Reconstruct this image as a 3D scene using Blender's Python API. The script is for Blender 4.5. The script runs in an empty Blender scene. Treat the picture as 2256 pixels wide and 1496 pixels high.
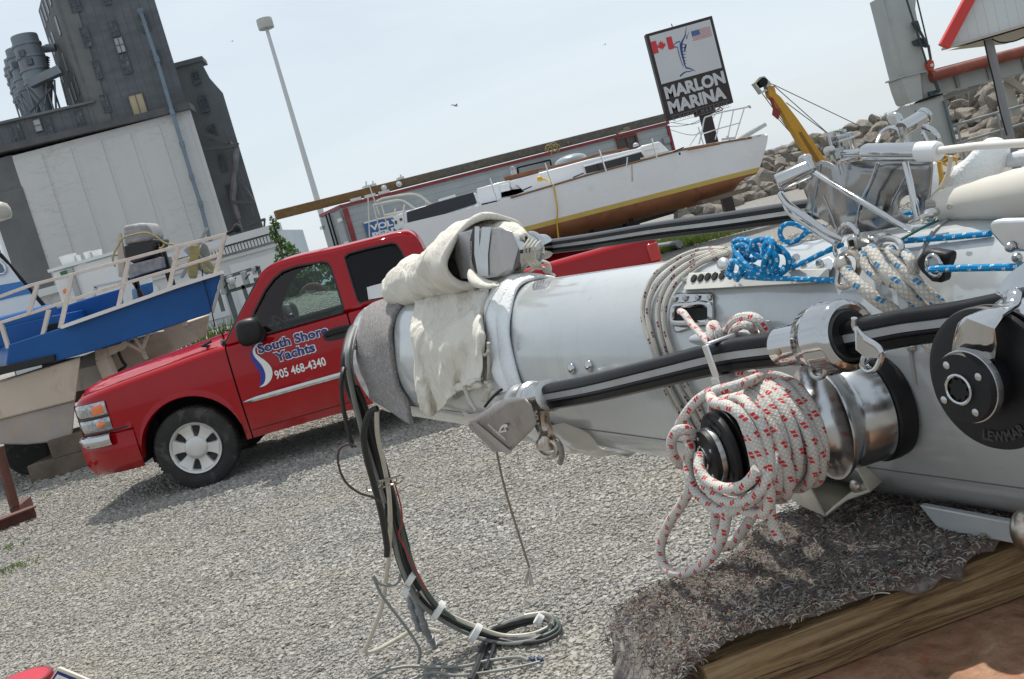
import bpy, bmesh, math, random
import numpy as np
from mathutils import Vector, Matrix
random.seed(7); NR = np.random.RandomState(7)
S = bpy.context.scene; COL = S.collection
V = Vector; PI = math.pi; rad = math.radians
# ------------------------------------------------------------------ camera
FPX, TH, CH = 2300.0, rad(15.6), 1.63
PT = math.atan((748 - (329 + 0.2806*(1688-1128)))*math.cos(TH)/FPX)
FW = V((0, math.cos(PT), -math.sin(PT))); R0 = V((1, 0, 0)); U0 = V((0, math.sin(PT), math.cos(PT)))
RC = math.cos(TH)*R0 - math.sin(TH)*U0; UC = math.sin(TH)*R0 + math.cos(TH)*U0
CAM = V((0, 0, CH)); Z = V((0, 0, 1))
cd = bpy.data.cameras.new('camera'); cam = bpy.data.objects.new('camera', cd); COL.objects.link(cam)
cd.sensor_fit = 'HORIZONTAL'; cd.sensor_width = 36; cd.lens = FPX/2256*36; cd.clip_start = .05; cd.clip_end = 20000
rm = Matrix((RC, UC, -FW)).transposed().to_4x4(); cam.matrix_world = Matrix.Translation(CAM) @ rm
S.camera = cam
def ray(x, y): return FW + (x-1128)/FPX*RC - (y-748)/FPX*UC
def P(x, y, Y):                       # a sight line cut by the upright plane Y metres ahead
    r = ray(x, y); return CAM + r*(Y/r.y)
def G(x, y, z=0.0):                   # ... by a level plane
    r = ray(x, y); return CAM + r*((z-CH)/r.z)
def PL(x, y, p0, n):                  # ... by any plane
    r = ray(x, y); return CAM + r*((p0-CAM).dot(n)/r.dot(n))
# ------------------------------------------------------------------ mesh builder
def frame(d, up=None):
    d = d.normalized(); u = up if up is not None else (Z if abs(d.z) < .95 else V((1, 0, 0)))
    a = d.cross(u)
    if a.length < 1e-6: a = d.cross(V((0, 1, 0)))
    a.normalize(); return a, a.cross(d).normalized()
def spline(pts, n=8, closed=False):
    p = [V(q) for q in pts]; m = len(p); out = []
    if m < 3: return p
    for i in range(m if closed else m-1):
        if closed: a, b, c, d = p[i-1], p[i], p[(i+1) % m], p[(i+2) % m]
        else: a, b, c, d = p[max(i-1, 0)], p[i], p[i+1], p[min(i+2, m-1)]
        for k in range(n):
            t = k/n
            out.append(.5*((2*b)+(c-a)*t+(2*a-5*b+4*c-d)*t*t+(3*b-a-3*c+d)*t**3))
    if not closed: out.append(p[-1])
    return out
class MB:
    def __init__(s): s.v = []; s.f = []; s.uv = {}; s.mi = []; s.m = 0
    def add(s, vs, fs, uvs=None):
        o = len(s.v); s.v += [V(q) for q in vs]
        for k, f in enumerate(fs):
            if uvs: s.uv[len(s.f)] = uvs[k]
            s.f.append([i+o for i in f]); s.mi.append(s.m)
        return s
    def box(s, c, d, X=None, Y=None, Zv=None):
        c = V(c); X = X or V((1, 0, 0)); Y = Y or V((0, 1, 0)); Zv = Zv or X.cross(Y)
        vs = [c+X*(i*d[0]/2)+Y*(j*d[1]/2)+Zv*(k*d[2]/2) for i in (-1, 1) for j in (-1, 1) for k in (-1, 1)]
        return s.add(vs, [(0, 1, 3, 2), (4, 6, 7, 5), (0, 4, 5, 1), (2, 3, 7, 6), (0, 2, 6, 4), (1, 5, 7, 3)])
    def bar(s, p0, p1, w, h, up=None):
        p0 = V(p0); p1 = V(p1); d = p1-p0; a, b = frame(d, up)
        return s.box((p0+p1)/2, (w, d.length, h), a, d.normalized(), b)
    def tube(s, pts, r, n=8, closed=False, caps=True, v0=0.0):
        p = [V(q) for q in pts]; m = len(p); rs = r if isinstance(r, (list, tuple)) else [r]*m
        tans = []
        for i in range(m):
            if closed: t = p[(i+1) % m]-p[i-1]
            else: t = p[min(i+1, m-1)]-p[max(i-1, 0)]
            tans.append(t.normalized() if t.length > 1e-9 else V((0, 0, 1)))
        a, b = frame(tans[0]); rings = []; vv = []; L = v0
        for i in range(m):
            a = (a-tans[i]*a.dot(tans[i])).normalized(); b = tans[i].cross(a)
            rings.append([p[i]+(a*math.cos(2*PI*k/n)+b*math.sin(2*PI*k/n))*rs[i] for k in range(n)])
            vv.append(L)
            if i < m-1: L += (p[i+1]-p[i]).length
        vs = [q for rg in rings for q in rg]; fs = []; uv = []
        M_ = m if closed else m-1
        for i in range(M_):
            j = (i+1) % m; e0 = vv[i]; e1 = vv[j] if j else vv[i]+(p[0]-p[-1]).length
            for k in range(n):
                k2 = (k+1) % n
                fs.append((i*n+k, i*n+k2, j*n+k2, j*n+k)); uv.append(((k/n, e0), ((k+1)/n, e0), ((k+1)/n, e1), (k/n, e1)))
        if caps and not closed:
            fs.append(tuple(range(n-1, -1, -1))); uv.append([(0, vv[0])]*n)
            fs.append(tuple((m-1)*n+k for k in range(n))); uv.append([(0, vv[-1])]*n)
        return s.add(vs, fs, uv)
    def lathe(s, o, ax, prof, n=28, up=None, a0=0, a1=2*PI):
        o = V(o); ax = V(ax).normalized(); a, b = frame(ax, up); full = abs(a1-a0-2*PI) < 1e-6
        vs = []; N = n if full else n+1
        for (t, r) in prof:
            for k in range(N):
                th = a0+(a1-a0)*k/n; vs.append(o+ax*t+(a*math.cos(th)+b*math.sin(th))*r)
        fs = [(i*N+k, i*N+(k+1) % N, (i+1)*N+(k+1) % N, (i+1)*N+k) for i in range(len(prof)-1) for k in range(N if full else N-1)]
        s.add(vs, fs)
        if full:
            for i, sg in ((0, -1), (len(prof)-1, 1)):
                if prof[i][1] > 1e-4:
                    q = len(s.v)-len(vs)+i*N; ids = list(range(q, q+N)); s.f.append(ids if sg > 0 else ids[::-1]); s.mi.append(s.m)
        return s
    def prism(s, poly, vec, caps=True):
        p = [V(q) for q in poly]; vec = V(vec); n = len(p)
        fs = [(i, (i+1) % n, n+(i+1) % n, n+i) for i in range(n)]
        if caps: fs += [tuple(range(n-1, -1, -1)), tuple(range(n, 2*n))]
        return s.add(p+[q+vec for q in p], fs)
    def loft(s, rings, closed=True, caps=False):
        n = len(rings[0]); vs = [q for r in rings for q in r]; K = n if closed else n-1
        fs = [(i*n+k, i*n+(k+1) % n, (i+1)*n+(k+1) % n, (i+1)*n+k) for i in range(len(rings)-1) for k in range(K)]
        if caps: fs += [tuple(range(n-1, -1, -1)), tuple((len(rings)-1)*n+k for k in range(n))]
        m = len(rings); uv = [((k/K, i/(m-1)), ((k+1)/K, i/(m-1)), ((k+1)/K, (i+1)/(m-1)), (k/K, (i+1)/(m-1))) for i in range(m-1) for k in range(K)]
        if caps: uv += [[(0, 0)]*n]*2
        return s.add(vs, fs, uv)
    def ball(s, c, r, nu=16, nv=10, X=None, Y=None):
        c = V(c); r = (r, r, r) if isinstance(r, (int, float)) else r; X = X or V((1, 0, 0)); Y = Y or V((0, 1, 0)); Zv = X.cross(Y)
        rings = []
        for j in range(nv+1):
            ph = PI*j/nv; q = max(math.sin(ph), .002)
            rings.append([c+X*(r[0]*q*math.cos(2*PI*k/nu))+Y*(r[1]*q*math.sin(2*PI*k/nu))-Zv*(r[2]*math.cos(ph)) for k in range(nu)])
        return s.loft(rings, True, True)
    def build(s, name, mats, parent=None, smooth=35, bevel=0, bseg=2, weld=0, solid=0, sub=0, recalc=True):
        off = V((0, 0, 0)); q = parent
        while q is not None: off += q.location; q = q.parent
        me = bpy.data.meshes.new(name)
        if parent is None and s.v:
            lo = V([min(q[i] for q in s.v) for i in range(3)]); hi = V([max(q[i] for q in s.v) for i in range(3)])
            off = V(((lo.x+hi.x)/2, (lo.y+hi.y)/2, lo.z))
        me.from_pydata([tuple(q-off) for q in s.v], [], s.f)
        if s.uv:
            ul = me.uv_layers.new(name='UVMap')
            for pi, pl in enumerate(me.polygons):
                u = s.uv.get(pi)
                if u:
                    for li, c in zip(pl.loop_indices, u): ul.data[li].uv = c
        if not isinstance(mats, (list, tuple)): mats = [mats]
        for m in mats: me.materials.append(m)
        if len(mats) > 1:
            for pl, mi in zip(me.polygons, s.mi): pl.material_index = mi
        if weld or recalc:
            bm = bmesh.new(); bm.from_mesh(me)
            if weld: bmesh.ops.remove_doubles(bm, verts=bm.verts, dist=weld)
            if recalc: bmesh.ops.recalc_face_normals(bm, faces=bm.faces)
            bm.to_mesh(me); bm.free()
        if smooth:
            for pl in me.polygons: pl.use_smooth = True
            me.set_sharp_from_angle(angle=rad(smooth))
        o = bpy.data.objects.new(name, me); COL.objects.link(o)
        if parent is None: o.location = off
        else: o.parent = parent
        if sub:
            d = o.modifiers.new('sub', 'SUBSURF'); d.levels = d.render_levels = sub
        if solid:
            d = o.modifiers.new('solid', 'SOLIDIFY'); d.thickness = solid; d.offset = 0
        if bevel:
            d = o.modifiers.new('bevel', 'BEVEL'); d.width = bevel; d.segments = bseg; d.limit_method = 'ANGLE'; d.angle_limit = rad(40); d.harden_normals = False
        return o
def each(b, name, mats, parent=None, **kw):
    """one object for every connected piece"""
    par = list(range(len(b.v)))
    def find(i):
        while par[i] != i: par[i] = par[par[i]]; i = par[i]
        return i
    for f in b.f:
        for q in f[1:]: par[find(q)] = find(f[0])
    gr = {}
    for k, f in enumerate(b.f): gr.setdefault(find(f[0]), []).append(k)
    out = []
    for ks in gr.values():
        m = MB(); ix = {}
        for k in ks:
            for q in b.f[k]:
                if q not in ix: ix[q] = len(m.v); m.v.append(b.v[q])
            if k in b.uv: m.uv[len(m.f)] = b.uv[k]
            m.f.append([ix[q] for q in b.f[k]]); m.mi.append(b.mi[k])
        out.append(m.build(name, mats, parent, **kw))
    return out
def tag(o, label, cat, group=None, kind=None):
    if kind: o['kind'] = kind
    if label: o['label'] = label
    if cat: o['category'] = cat
    if group: o['group'] = group
    return o
def thing(name, loc, label, cat, group=None):
    o = bpy.data.objects.new(name, None); o.empty_display_size = .1; COL.objects.link(o); o.location = V(loc)
    return tag(o, label, cat, group)
def dup(o, parent=None):
    c = o.copy(); COL.objects.link(c)
    if parent is not None: c.parent = parent
    for ch in list(o.children): dup(ch, c)
    return c
def text(body, name, mat, parent, o, xd, yd, h, w=None, ext=.002, off=0.0, lift=0.0, align=None, spacing=1.0, bend=None):
    cu = bpy.data.curves.new('t', 'FONT'); cu.body = body; cu.offset = off; cu.space_character = spacing; cu.resolution_u = 3
    ob = bpy.data.objects.new('t', cu); COL.objects.link(ob); bpy.context.view_layer.update()
    me = bpy.data.meshes.new_from_object(ob.evaluated_get(bpy.context.evaluated_depsgraph_get()))
    vs = [v.co.copy() for v in me.vertices]; fs = [list(p.vertices) for p in me.polygons]
    bpy.data.objects.remove(ob); bpy.data.curves.remove(cu); bpy.data.meshes.remove(me)
    x0 = min(v.x for v in vs); x1 = max(v.x for v in vs); y0 = min(v.y for v in vs); y1 = max(v.y for v in vs)
    sy = h/(y1-y0); sx = w/(x1-x0) if w else sy
    xd = V(xd).normalized(); yd = V(yd).normalized(); n = xd.cross(yd); o = V(o)
    if bend: mp = lambda v: bend((v.x-x0)*sx, (v.y-y0)*sy)
    else: mp = lambda v: o+xd*((v.x-x0)*sx)+yd*((v.y-y0)*sy)+n*lift
    b = MB(); b.add([mp(v) for v in vs], fs)
    ob = b.build(name, mat, parent, smooth=0, recalc=False)
    return ob
# ------------------------------------------------------------------ materials
def nd(nt, t, **kw):
    n = nt.nodes.new(t)
    for k, v in kw.items():
        if k.startswith('i_'):
            key = k[2:]; key = int(key) if key.isdigit() else key.replace('_', ' ')
            n.inputs[key].default_value = v
        else: setattr(n, k, v)
    return n
def base(name):
    m = bpy.data.materials.new(name); m.use_nodes = True; nt = m.node_tree
    return m, nt, nt.nodes['Principled BSDF'], nt.links
def c4(c): return (c[0], c[1], c[2], 1)
def mixc(nt, fac, a, b, mode='MIX'):
    n = nd(nt, 'ShaderNodeMix', data_type='RGBA', blend_type=mode)
    for i, q in ((0, fac), (6, a), (7, b)):
        if hasattr(q, 'is_output') or isinstance(q, bpy.types.NodeSocket): nt.links.new(q, n.inputs[i])
        else: n.inputs[i].default_value = q if i == 0 else c4(q)
    return n.outputs[2]
def noise(nt, scale, detail=4, rough=.55, vec=None, dist=0):
    n = nd(nt, 'ShaderNodeTexNoise', i_Scale=scale, i_Detail=detail, i_Roughness=rough, i_Distortion=dist)
    if vec is not None: nt.links.new(vec, n.inputs['Vector'])
    return n.outputs[0]
def objc(nt, sc=None):
    tc = nd(nt, 'ShaderNodeTexCoord').outputs['Object']
    if sc is None: return tc
    mp = nd(nt, 'ShaderNodeMapping'); mp.inputs['Scale'].default_value = sc; nt.links.new(tc, mp.inputs[0]); return mp.outputs[0]
def ramp(nt, fac, stops, interp='LINEAR'):
    r = nd(nt, 'ShaderNodeValToRGB'); r.color_ramp.interpolation = interp; el = r.color_ramp.elements
    while len(el) < len(stops): el.new(.5)
    for e, (p, c) in zip(el, stops): e.position = p; e.color = c4(c) if len(c) == 3 else c
    nt.links.new(fac, r.inputs[0]); return r.outputs[0]
def mathn(nt, op, a, b=None, c=None):
    n = nd(nt, 'ShaderNodeMath', operation=op)
    for i, q in enumerate((a, b, c)):
        if q is None: continue
        if isinstance(q, bpy.types.NodeSocket): nt.links.new(q, n.inputs[i])
        else: n.inputs[i].default_value = q
    return n.outputs[0]
def M(name, col, rough=.5, metal=0, var=.12, vs=4, bump=0, bs=60, coat=0, dirt=None, ds=3, da=.5, stretch=None, rvar=.1, spec=.5, sheen=0):
    m, nt, b, L = base(name); v = objc(nt, stretch)
    n1 = noise(nt, vs, 6, .6, v)
    lo = [max(0, q*(1-var)) for q in col]; hi = [min(1, q*(1+var)) for q in col]
    c = ramp(nt, n1, [(.3, lo), (.7, hi)])
    if dirt:
        n2 = noise(nt, ds, 8, .65, v, .6); k = ramp(nt, n2, [(max(0, .72-da*.5), (0, 0, 0)), (min(1, .86-da*.3), (1, 1, 1))])
        c = mixc(nt, k, c, dirt)
    L.new(c, b.inputs['Base Color'])
    r = nd(nt, 'ShaderNodeMapRange', i_3=max(.02, rough-rvar), i_4=min(1, rough+rvar)); L.new(n1, r.inputs[0]); L.new(r.outputs[0], b.inputs['Roughness'])
    b.inputs['Metallic'].default_value = metal; b.inputs['Coat Weight'].default_value = coat; b.inputs['Coat Roughness'].default_value = .06
    b.inputs['Specular IOR Level'].default_value = spec; b.inputs['Sheen Weight'].default_value = sheen
    if bump:
        bn = nd(nt, 'ShaderNodeBump', i_Strength=bump, i_Distance=.01); L.new(noise(nt, bs, 8, .6, v), bn.inputs['Height']); L.new(bn.outputs[0], b.inputs['Normal'])
    return m
def rope_mat(name, col, fleck, dia, fl=.06, dens=.4, dirt=.25, fl2=None):
    """braided cover: UV u runs round the rope, v along it in metres"""
    m, nt, b, L = base(name)
    uv = nd(nt, 'ShaderNodeUVMap'); sp = nd(nt, 'ShaderNodeSeparateXYZ'); L.new(uv.outputs[0], sp.inputs[0]); u, v = sp.outputs[0], sp.outputs[1]
    k = 1/(dia*.55)
    vv = mathn(nt, 'MULTIPLY', v, k)
    a = mathn(nt, 'FRACT', mathn(nt, 'ADD', mathn(nt, 'MULTIPLY', u, 6.0), vv))
    d = mathn(nt, 'FRACT', mathn(nt, 'SUBTRACT', mathn(nt, 'MULTIPLY', u, 6.0), vv))
    ha = mathn(nt, 'ABSOLUTE', mathn(nt, 'SUBTRACT', a, .5)); hd = mathn(nt, 'ABSOLUTE', mathn(nt, 'SUBTRACT', d, .5))
    h = mathn(nt, 'SUBTRACT', 1.0, mathn(nt, 'MAXIMUM', ha, hd))
    # flecks: pairs of coloured strands spiralling round
    row = mathn(nt, 'FRACT', mathn(nt, 'MULTIPLY', v, 1/fl)); 
    cellrow = mathn(nt, 'FLOOR', mathn(nt, 'MULTIPLY', v, 1/fl))
    uu = mathn(nt, 'FRACT', mathn(nt, 'ADD', mathn(nt, 'MULTIPLY', u, 3.0), mathn(nt, 'ADD', mathn(nt, 'MULTIPLY', row, .5), mathn(nt, 'MULTIPLY', cellrow, .37))))
    f = mathn(nt, 'MULTIPLY', mathn(nt, 'LESS_THAN', uu, .42), mathn(nt, 'LESS_THAN', row, dens))
    chk = mathn(nt, 'GREATER_THAN', mathn(nt, 'FRACT', mathn(nt, 'ADD', mathn(nt, 'MULTIPLY', row, 2/dens), mathn(nt, 'FLOOR', mathn(nt, 'MULTIPLY', uu, 4.76)))), .24)
    f = mathn(nt, 'MULTIPLY', f, chk)
    tc = objc(nt); n = noise(nt, 14, 6, .65, tc)
    c0 = mixc(nt, ramp(nt, n, [(.35, (0, 0, 0)), (.75, (dirt, dirt, dirt))]), col, [q*.45 for q in col])
    c = mixc(nt, f, c0, fleck)
    c = mixc(nt, ramp(nt, h, [(.5, (.45, .45, .45)), (.75, (0, 0, 0))]), c, [q*.3 for q in col])
    L.new(c, b.inputs['Base Color']); b.inputs['Roughness'].default_value = .8; b.inputs['Specular IOR Level'].default_value = .25
    bn = nd(nt, 'ShaderNodeBump', i_Strength=.7, i_Distance=dia*.12); L.new(h, bn.inputs['Height']); L.new(bn.outputs[0], b.inputs['Normal'])
    return m
chrome = M('polished_steel', (.50, .50, .50), .07, 1, .06, 9, rvar=.05, bump=.02, bs=30)
satin = M('satin_steel', (.48, .48, .47), .28, 1, .12, 14, rvar=.1, dirt=(.30, .25, .2), ds=20, da=.15)
rusty_steel = M('stained_steel', (.50, .47, .43), .32, 1, .25, 30, dirt=(.28, .13, .05), ds=40, da=.45)
alu = M('brushed_aluminium', (.66, .67, .68), .36, 1, .1, 10)
black_plastic = M('black_plastic', (.010, .010, .011), .45, 0, .3, 20, bump=.1, bs=200, spec=.3)
black_rubber = M('black_rubber', (.018, .018, .018), .75, 0, .3, 12, bump=.2, bs=60)
sunlit_white = M('sunlit_white', (.72, .73, .72), .4, 0, .05, 2, dirt=(.45, .42, .36), ds=1.5, da=.2)
dark = M('dark_void', (.01, .01, .01), .9, 0, .2)
# ------------------------------------------------------------------ world and sun
SUN_EL, SUN_AZ = rad(65), rad(3)      # azimuth measured from straight ahead towards the right
w = bpy.data.worlds.new('World'); S.world = w; w.use_nodes = True; nt = w.node_tree; L = nt.links
bg = nt.nodes['Background']; bg.inputs[1].default_value = .1
sk = nd(nt, 'ShaderNodeTexSky', sky_type='NISHITA'); sk.sun_disc = False; sk.sun_elevation = SUN_EL; sk.sun_rotation = SUN_AZ
sk.air_density = 1.2; sk.dust_density = 1.2; sk.ozone_density = 1.0; sk.altitude = 80
tc = nd(nt, 'ShaderNodeTexCoord'); mp = nd(nt, 'ShaderNodeMapping'); mp.inputs['Scale'].default_value = (1.2, 1.2, 5.5); mp.inputs['Rotation'].default_value = (0, .12, .4)
L.new(tc.outputs['Generated'], mp.inputs[0])
n1 = noise(nt, 1.3, 9, .6, mp.outputs[0], .7)
cl = ramp(nt, n1, [(.34, (.68, .68, .68)), (.68, (.94, .94, .94))])
L.new(mixc(nt, cl, sk.outputs[0], (7.9, 8.75, 9.45)), bg.inputs[0])
sl = bpy.data.lights.new('sun', 'SUN'); sl.energy = 4.6; sl.angle = rad(.55); sl.color = (1, .95, .87)
so = bpy.data.objects.new('sun', sl); COL.objects.link(so); so.location = (0, 0, 50)
sd = V((math.sin(SUN_AZ)*math.cos(SUN_EL), math.cos(SUN_AZ)*math.cos(SUN_EL), math.sin(SUN_EL)))
so.rotation_euler = (-sd).to_track_quat('-Z', 'Y').to_euler()
S.view_settings.view_transform = 'Standard'; S.view_settings.look = 'None'; S.view_settings.exposure = 0; S.view_settings.gamma = 1
# ------------------------------------------------------------------ ground: one sheet out to the shore, water to the horizon
m, nt, b, L = base('gravel_bed'); v = objc(nt)
vor = nd(nt, 'ShaderNodeTexVoronoi', i_Scale=34, i_Randomness=1.0); L.new(v, vor.inputs['Vector'])
vor2 = nd(nt, 'ShaderNodeTexVoronoi', i_Scale=75, i_Randomness=1.0); L.new(v, vor2.inputs['Vector'])
g1 = ramp(nt, vor.outputs['Color'], [(.1, (.18, .173, .16)), (.55, (.29, .28, .26)), (.95, (.40, .388, .36))])
g2 = ramp(nt, vor2.outputs['Color'], [(.1, (.14, .135, .13)), (.9, (.42, .41, .39))])
c = mixc(nt, .45, g1, g2)
pn = noise(nt, .45, 6, .6, v); c = mixc(nt, ramp(nt, pn, [(.35, (0, 0, 0)), (.75, (.35, .35, .35))]), c, (.30, .26, .20))
L.new(c, b.inputs['Base Color']); b.inputs['Roughness'].default_value = .9
hh = mathn(nt, 'ADD', mathn(nt, 'MULTIPLY', vor.outputs['Distance'], -1.0), mathn(nt, 'MULTIPLY', vor2.outputs['Distance'], -.4))
bn = nd(nt, 'ShaderNodeBump', i_Strength=1.0, i_Distance=.03); L.new(hh, bn.inputs['Height']); L.new(bn.outputs[0], b.inputs['Normal'])
GRAVEL_BED = m
g = MB(); g.prism([(-300, -60, -1.2), (70, -60, -1.2), (70, 25, -1.2), (30, 34, -1.2), (19, 38.5, -1.2), (12, 43, -1.2), (4, 55, -1.2), (-14, 85, -1.2), (-40, 230, -1.2), (-300, 230, -1.2)], (0, 0, 1.2)); g.build('ground', GRAVEL_BED, smooth=0)['kind'] = 'structure'
m, nt, b, L = base('lake_water'); v = objc(nt, (.25, 1, 1))
L.new(ramp(nt, noise(nt, .3, 6, .6, v), [(.3, (.05, .11, .16)), (.7, (.08, .16, .22))]), b.inputs['Base Color']); b.inputs['Roughness'].default_value = .3
bn = nd(nt, 'ShaderNodeBump', i_Strength=.4, i_Distance=.3); L.new(noise(nt, 2, 6, .6, v), bn.inputs['Height']); L.new(bn.outputs[0], b.inputs['Normal'])
g = MB(); g.box((0, 4000, -1.6), (16000, 9000, .2)); g.build('water', m, smooth=0)['kind'] = 'structure'
# loose crushed stone lying on the bed, denser and finer close by
m, nt, b, L = base('crushed_stone'); ge = nd(nt, 'ShaderNodeNewGeometry')
c = ramp(nt, ge.outputs['Random Per Island'], [(0, (.17, .164, .152)), (.06, (.23, .222, .206)), (.45, (.295, .285, .264)), (.8, (.345, .334, .31)), (.97, (.42, .408, .38)), (.99, (.30, .245, .18))])
c = mixc(nt, ramp(nt, noise(nt, .5, 5, .6, objc(nt)), [(.42, (0, 0, 0)), (.68, (.55, .55, .55))]), c, (.33, .29, .225))
c = mixc(nt, ramp(nt, noise(nt, 1.0, 5, .55, objc(nt, (.22, 1.5, 1))), [(.45, (0, 0, 0)), (.62, (.30, .30, .30))]), c, (.20, .19, .17)); L.new(c, b.inputs['Base Color']); b.inputs['Roughness'].default_value = .85; b.inputs['Specular IOR Level'].default_value = .3
def stones(y0, y1, dens, s0, s1):
    Y = NR.uniform(y0, y1, int((y1-y0)*(y1*1.27)*dens)); X = (NR.uniform(-.70, .62, len(Y)))*Y
    return X, Y, NR.uniform(s0, s1, len(Y))*NR.choice([.7, 1, 1, 1.35], len(Y))
parts = [stones(3.0, 5.5, 5600, .004, .0115), stones(5.5, 8.5, 3600, .005, .0135), stones(8.5, 13, 1600, .007, .017), stones(13, 19, 260, .015, .03)]
X = np.concatenate([q[0] for q in parts]); Y = np.concatenate([q[1] for q in parts]); SZ = np.concatenate([q[2] for q in parts]); N = len(X)
cb = np.array([[i, j, k] for k in (-1, 1) for (i, j) in ((-1, -1), (1, -1), (1, 1), (-1, 1))], float)
vs = cb[None]*NR.uniform(.55, 1.0, (N, 8, 3)); vs[:, 4:, :2] *= NR.uniform(.45, .9, (N, 1, 1)); vs[:, :, 2] *= .48; vs[:, :, 0] *= NR.uniform(.8, 1.5, (N, 1))
th = NR.uniform(0, 6.283, N); tl = NR.normal(0, .35, N); ca, sa, cl_, sl_ = np.cos(th), np.sin(th), np.cos(tl), np.sin(tl)
x, y, z = vs[..., 0], vs[..., 1], vs[..., 2]
y, z = y*cl_[:, None]-z*sl_[:, None], y*sl_[:, None]+z*cl_[:, None]
x, y = x*ca[:, None]-y*sa[:, None], x*sa[:, None]+y*ca[:, None]
W = np.stack([x*SZ[:, None]+X[:, None], y*SZ[:, None]+Y[:, None], z*SZ[:, None]+(SZ*NR.uniform(.05, .5, N))[:, None]], -1).reshape(-1, 3)
qf = np.array([[0, 3, 2, 1], [4, 5, 6, 7], [0, 1, 5, 4], [1, 2, 6, 5], [2, 3, 7, 6], [3, 0, 4, 7]])
FI = (np.arange(N)[:, None, None]*8+qf[None]).reshape(-1, 4)
def bulk(name, W, FI, mat):
    me = bpy.data.meshes.new(name); me.vertices.add(len(W)); me.vertices.foreach_set('co', W.astype(np.float32).ravel())
    k = FI.shape[1]; me.loops.add(FI.size); me.loops.foreach_set('vertex_index', FI.astype(np.int32).ravel())
    me.polygons.add(len(FI)); me.polygons.foreach_set('loop_start', np.arange(0, FI.size, k, dtype=np.int32)); me.polygons.foreach_set('loop_total', np.full(len(FI), k, np.int32))
    me.polygons.foreach_set('use_smooth', np.zeros(len(FI), bool)); me.update(calc_edges=True); me.validate(); me.materials.append(mat)
    o = bpy.data.objects.new(name, me); COL.objects.link(o); return o
o = bulk('gravel', W, FI, m); tag(o, 'loose grey crushed stone covering the boat yard', 'gravel', kind='stuff')
# ------------------------------------------------------------------ red pickup
yw = rad(2); TX = V((math.cos(yw), math.sin(yw), 0)); TY = V((-math.sin(yw), math.cos(yw), 0)); TO = G(456, 1075)
def T(x, y, z): return TO+TX*x+TY*y+Z*z
def TS(px, py, ty=0.0):               # pixel -> (tx, z) on the near flank
    q = PL(px, py, TO+TY*ty, TY)-TO; return q.dot(TX), q.z
WT = 1.98
def flank(z): return .012+.05*abs((z-.80)/.55)**2.2       # how far the skin falls away above and below the waist
def red_mat():
    m, nt, b, L = base('red_car_paint'); v = objc(nt)
    n = noise(nt, 1.2, 5, .6, v)
    c = ramp(nt, n, [(.3, (.29, .002, .006)), (.7, (.35, .003, .009))])
    sp = nd(nt, 'ShaderNodeSeparateXYZ'); L.new(v, sp.inputs[0])
    dz = nd(nt, 'ShaderNodeMapRange', i_1=.62, i_2=.25, i_3=0.0, i_4=.30); L.new(sp.outputs[2], dz.inputs[0])
    k = mathn(nt, 'MULTIPLY', dz.outputs[0], noise(nt, 6, 6, .7, v)); c = mixc(nt, k, c, (.30, .25, .20))
    L.new(c, b.inputs['Base Color']); b.inputs['Roughness'].default_value = .32; b.inputs['Coat Weight'].default_value = .75; b.inputs['Coat Roughness'].default_value = .04
    b.inputs['Specular IOR Level'].default_value = .0
    return m
RED = red_mat()
def glass_mat(name, tint, refl=.9):
    m = bpy.data.materials.new(name); m.use_nodes = True; nt = m.node_tree; L = nt.links; nt.nodes.remove(nt.nodes['Principled BSDF'])
    o = nt.nodes['Material Output']; t = nd(nt, 'ShaderNodeBsdfTransparent'); t.inputs[0].default_value = c4(tint)
    g = nd(nt, 'ShaderNodeBsdfGlossy'); g.inputs[1].default_value = .02; g.inputs[0].default_value = (refl, refl, refl, 1)
    f = nd(nt, 'ShaderNodeFresnel', i_IOR=1.5); x = nd(nt, 'ShaderNodeMixShader'); L.new(f.outputs[0], x.inputs[0]); L.new(t.outputs[0], x.inputs[1]); L.new(g.outputs[0], x.inputs[2]); L.new(x.outputs[0], o.inputs[0]); return m
GLASS = glass_mat('window_glass', (.62, .72, .68)); TINT = M('tinted_glass', (.006, .006, .007), .04, 0, .1, rvar=.01, spec=.2)
TRIM = M('black_trim', (.015, .015, .016), .5, 0, .2, 20)
truck = thing('pickup_truck', T(1.8, 1, 0), 'red extended cab pickup truck with blue and white lettering on its door', 'pickup truck')
def ztop(x):
    P_ = [(-1.06, 1.045), (-1.0, 1.10), (-.92, 1.125), (-.7, 1.15), (-.35, 1.18), (0, 1.207), (.4, 1.235), (2.62, 1.235)]
    for (a, b), (c, d) in zip(P_, P_[1:]):
        if x <= c: return b+(d-b)*(x-a)/(c-a)
    return 1.235
def inset(x): return .0 if x > -.55 else .30*((-.55-x)/.5)**2.4
def arch(x, xc):
    r = .485
    return .40+math.sqrt(max(0, r*r-(x-xc)**2)) if abs(x-xc) < r else None
def zbot(x):
    if x < -.55: return .74
    for xc in (0, 3.64):
        a = arch(x, xc)
        if a and abs(x-xc) < .484: return a
    if x < -.45: return .74
    return .33
def side_cols(xa, xb, step=.07):
    xs = set([xa, xb]); x = xa
    while x < xb: xs.add(round(x, 4)); x += step
    for xc in (0, 3.64):
        for k in range(1, 20):
            q = xc-.484*math.cos(PI*k/20)
            if xa < q < xb: xs.add(round(q, 4))
        for e in (-.4845, .4845, -.4835, .4835):
            if xa < xc+e < xb: xs.add(round(xc+e, 4))
    return sorted(xs)
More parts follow.
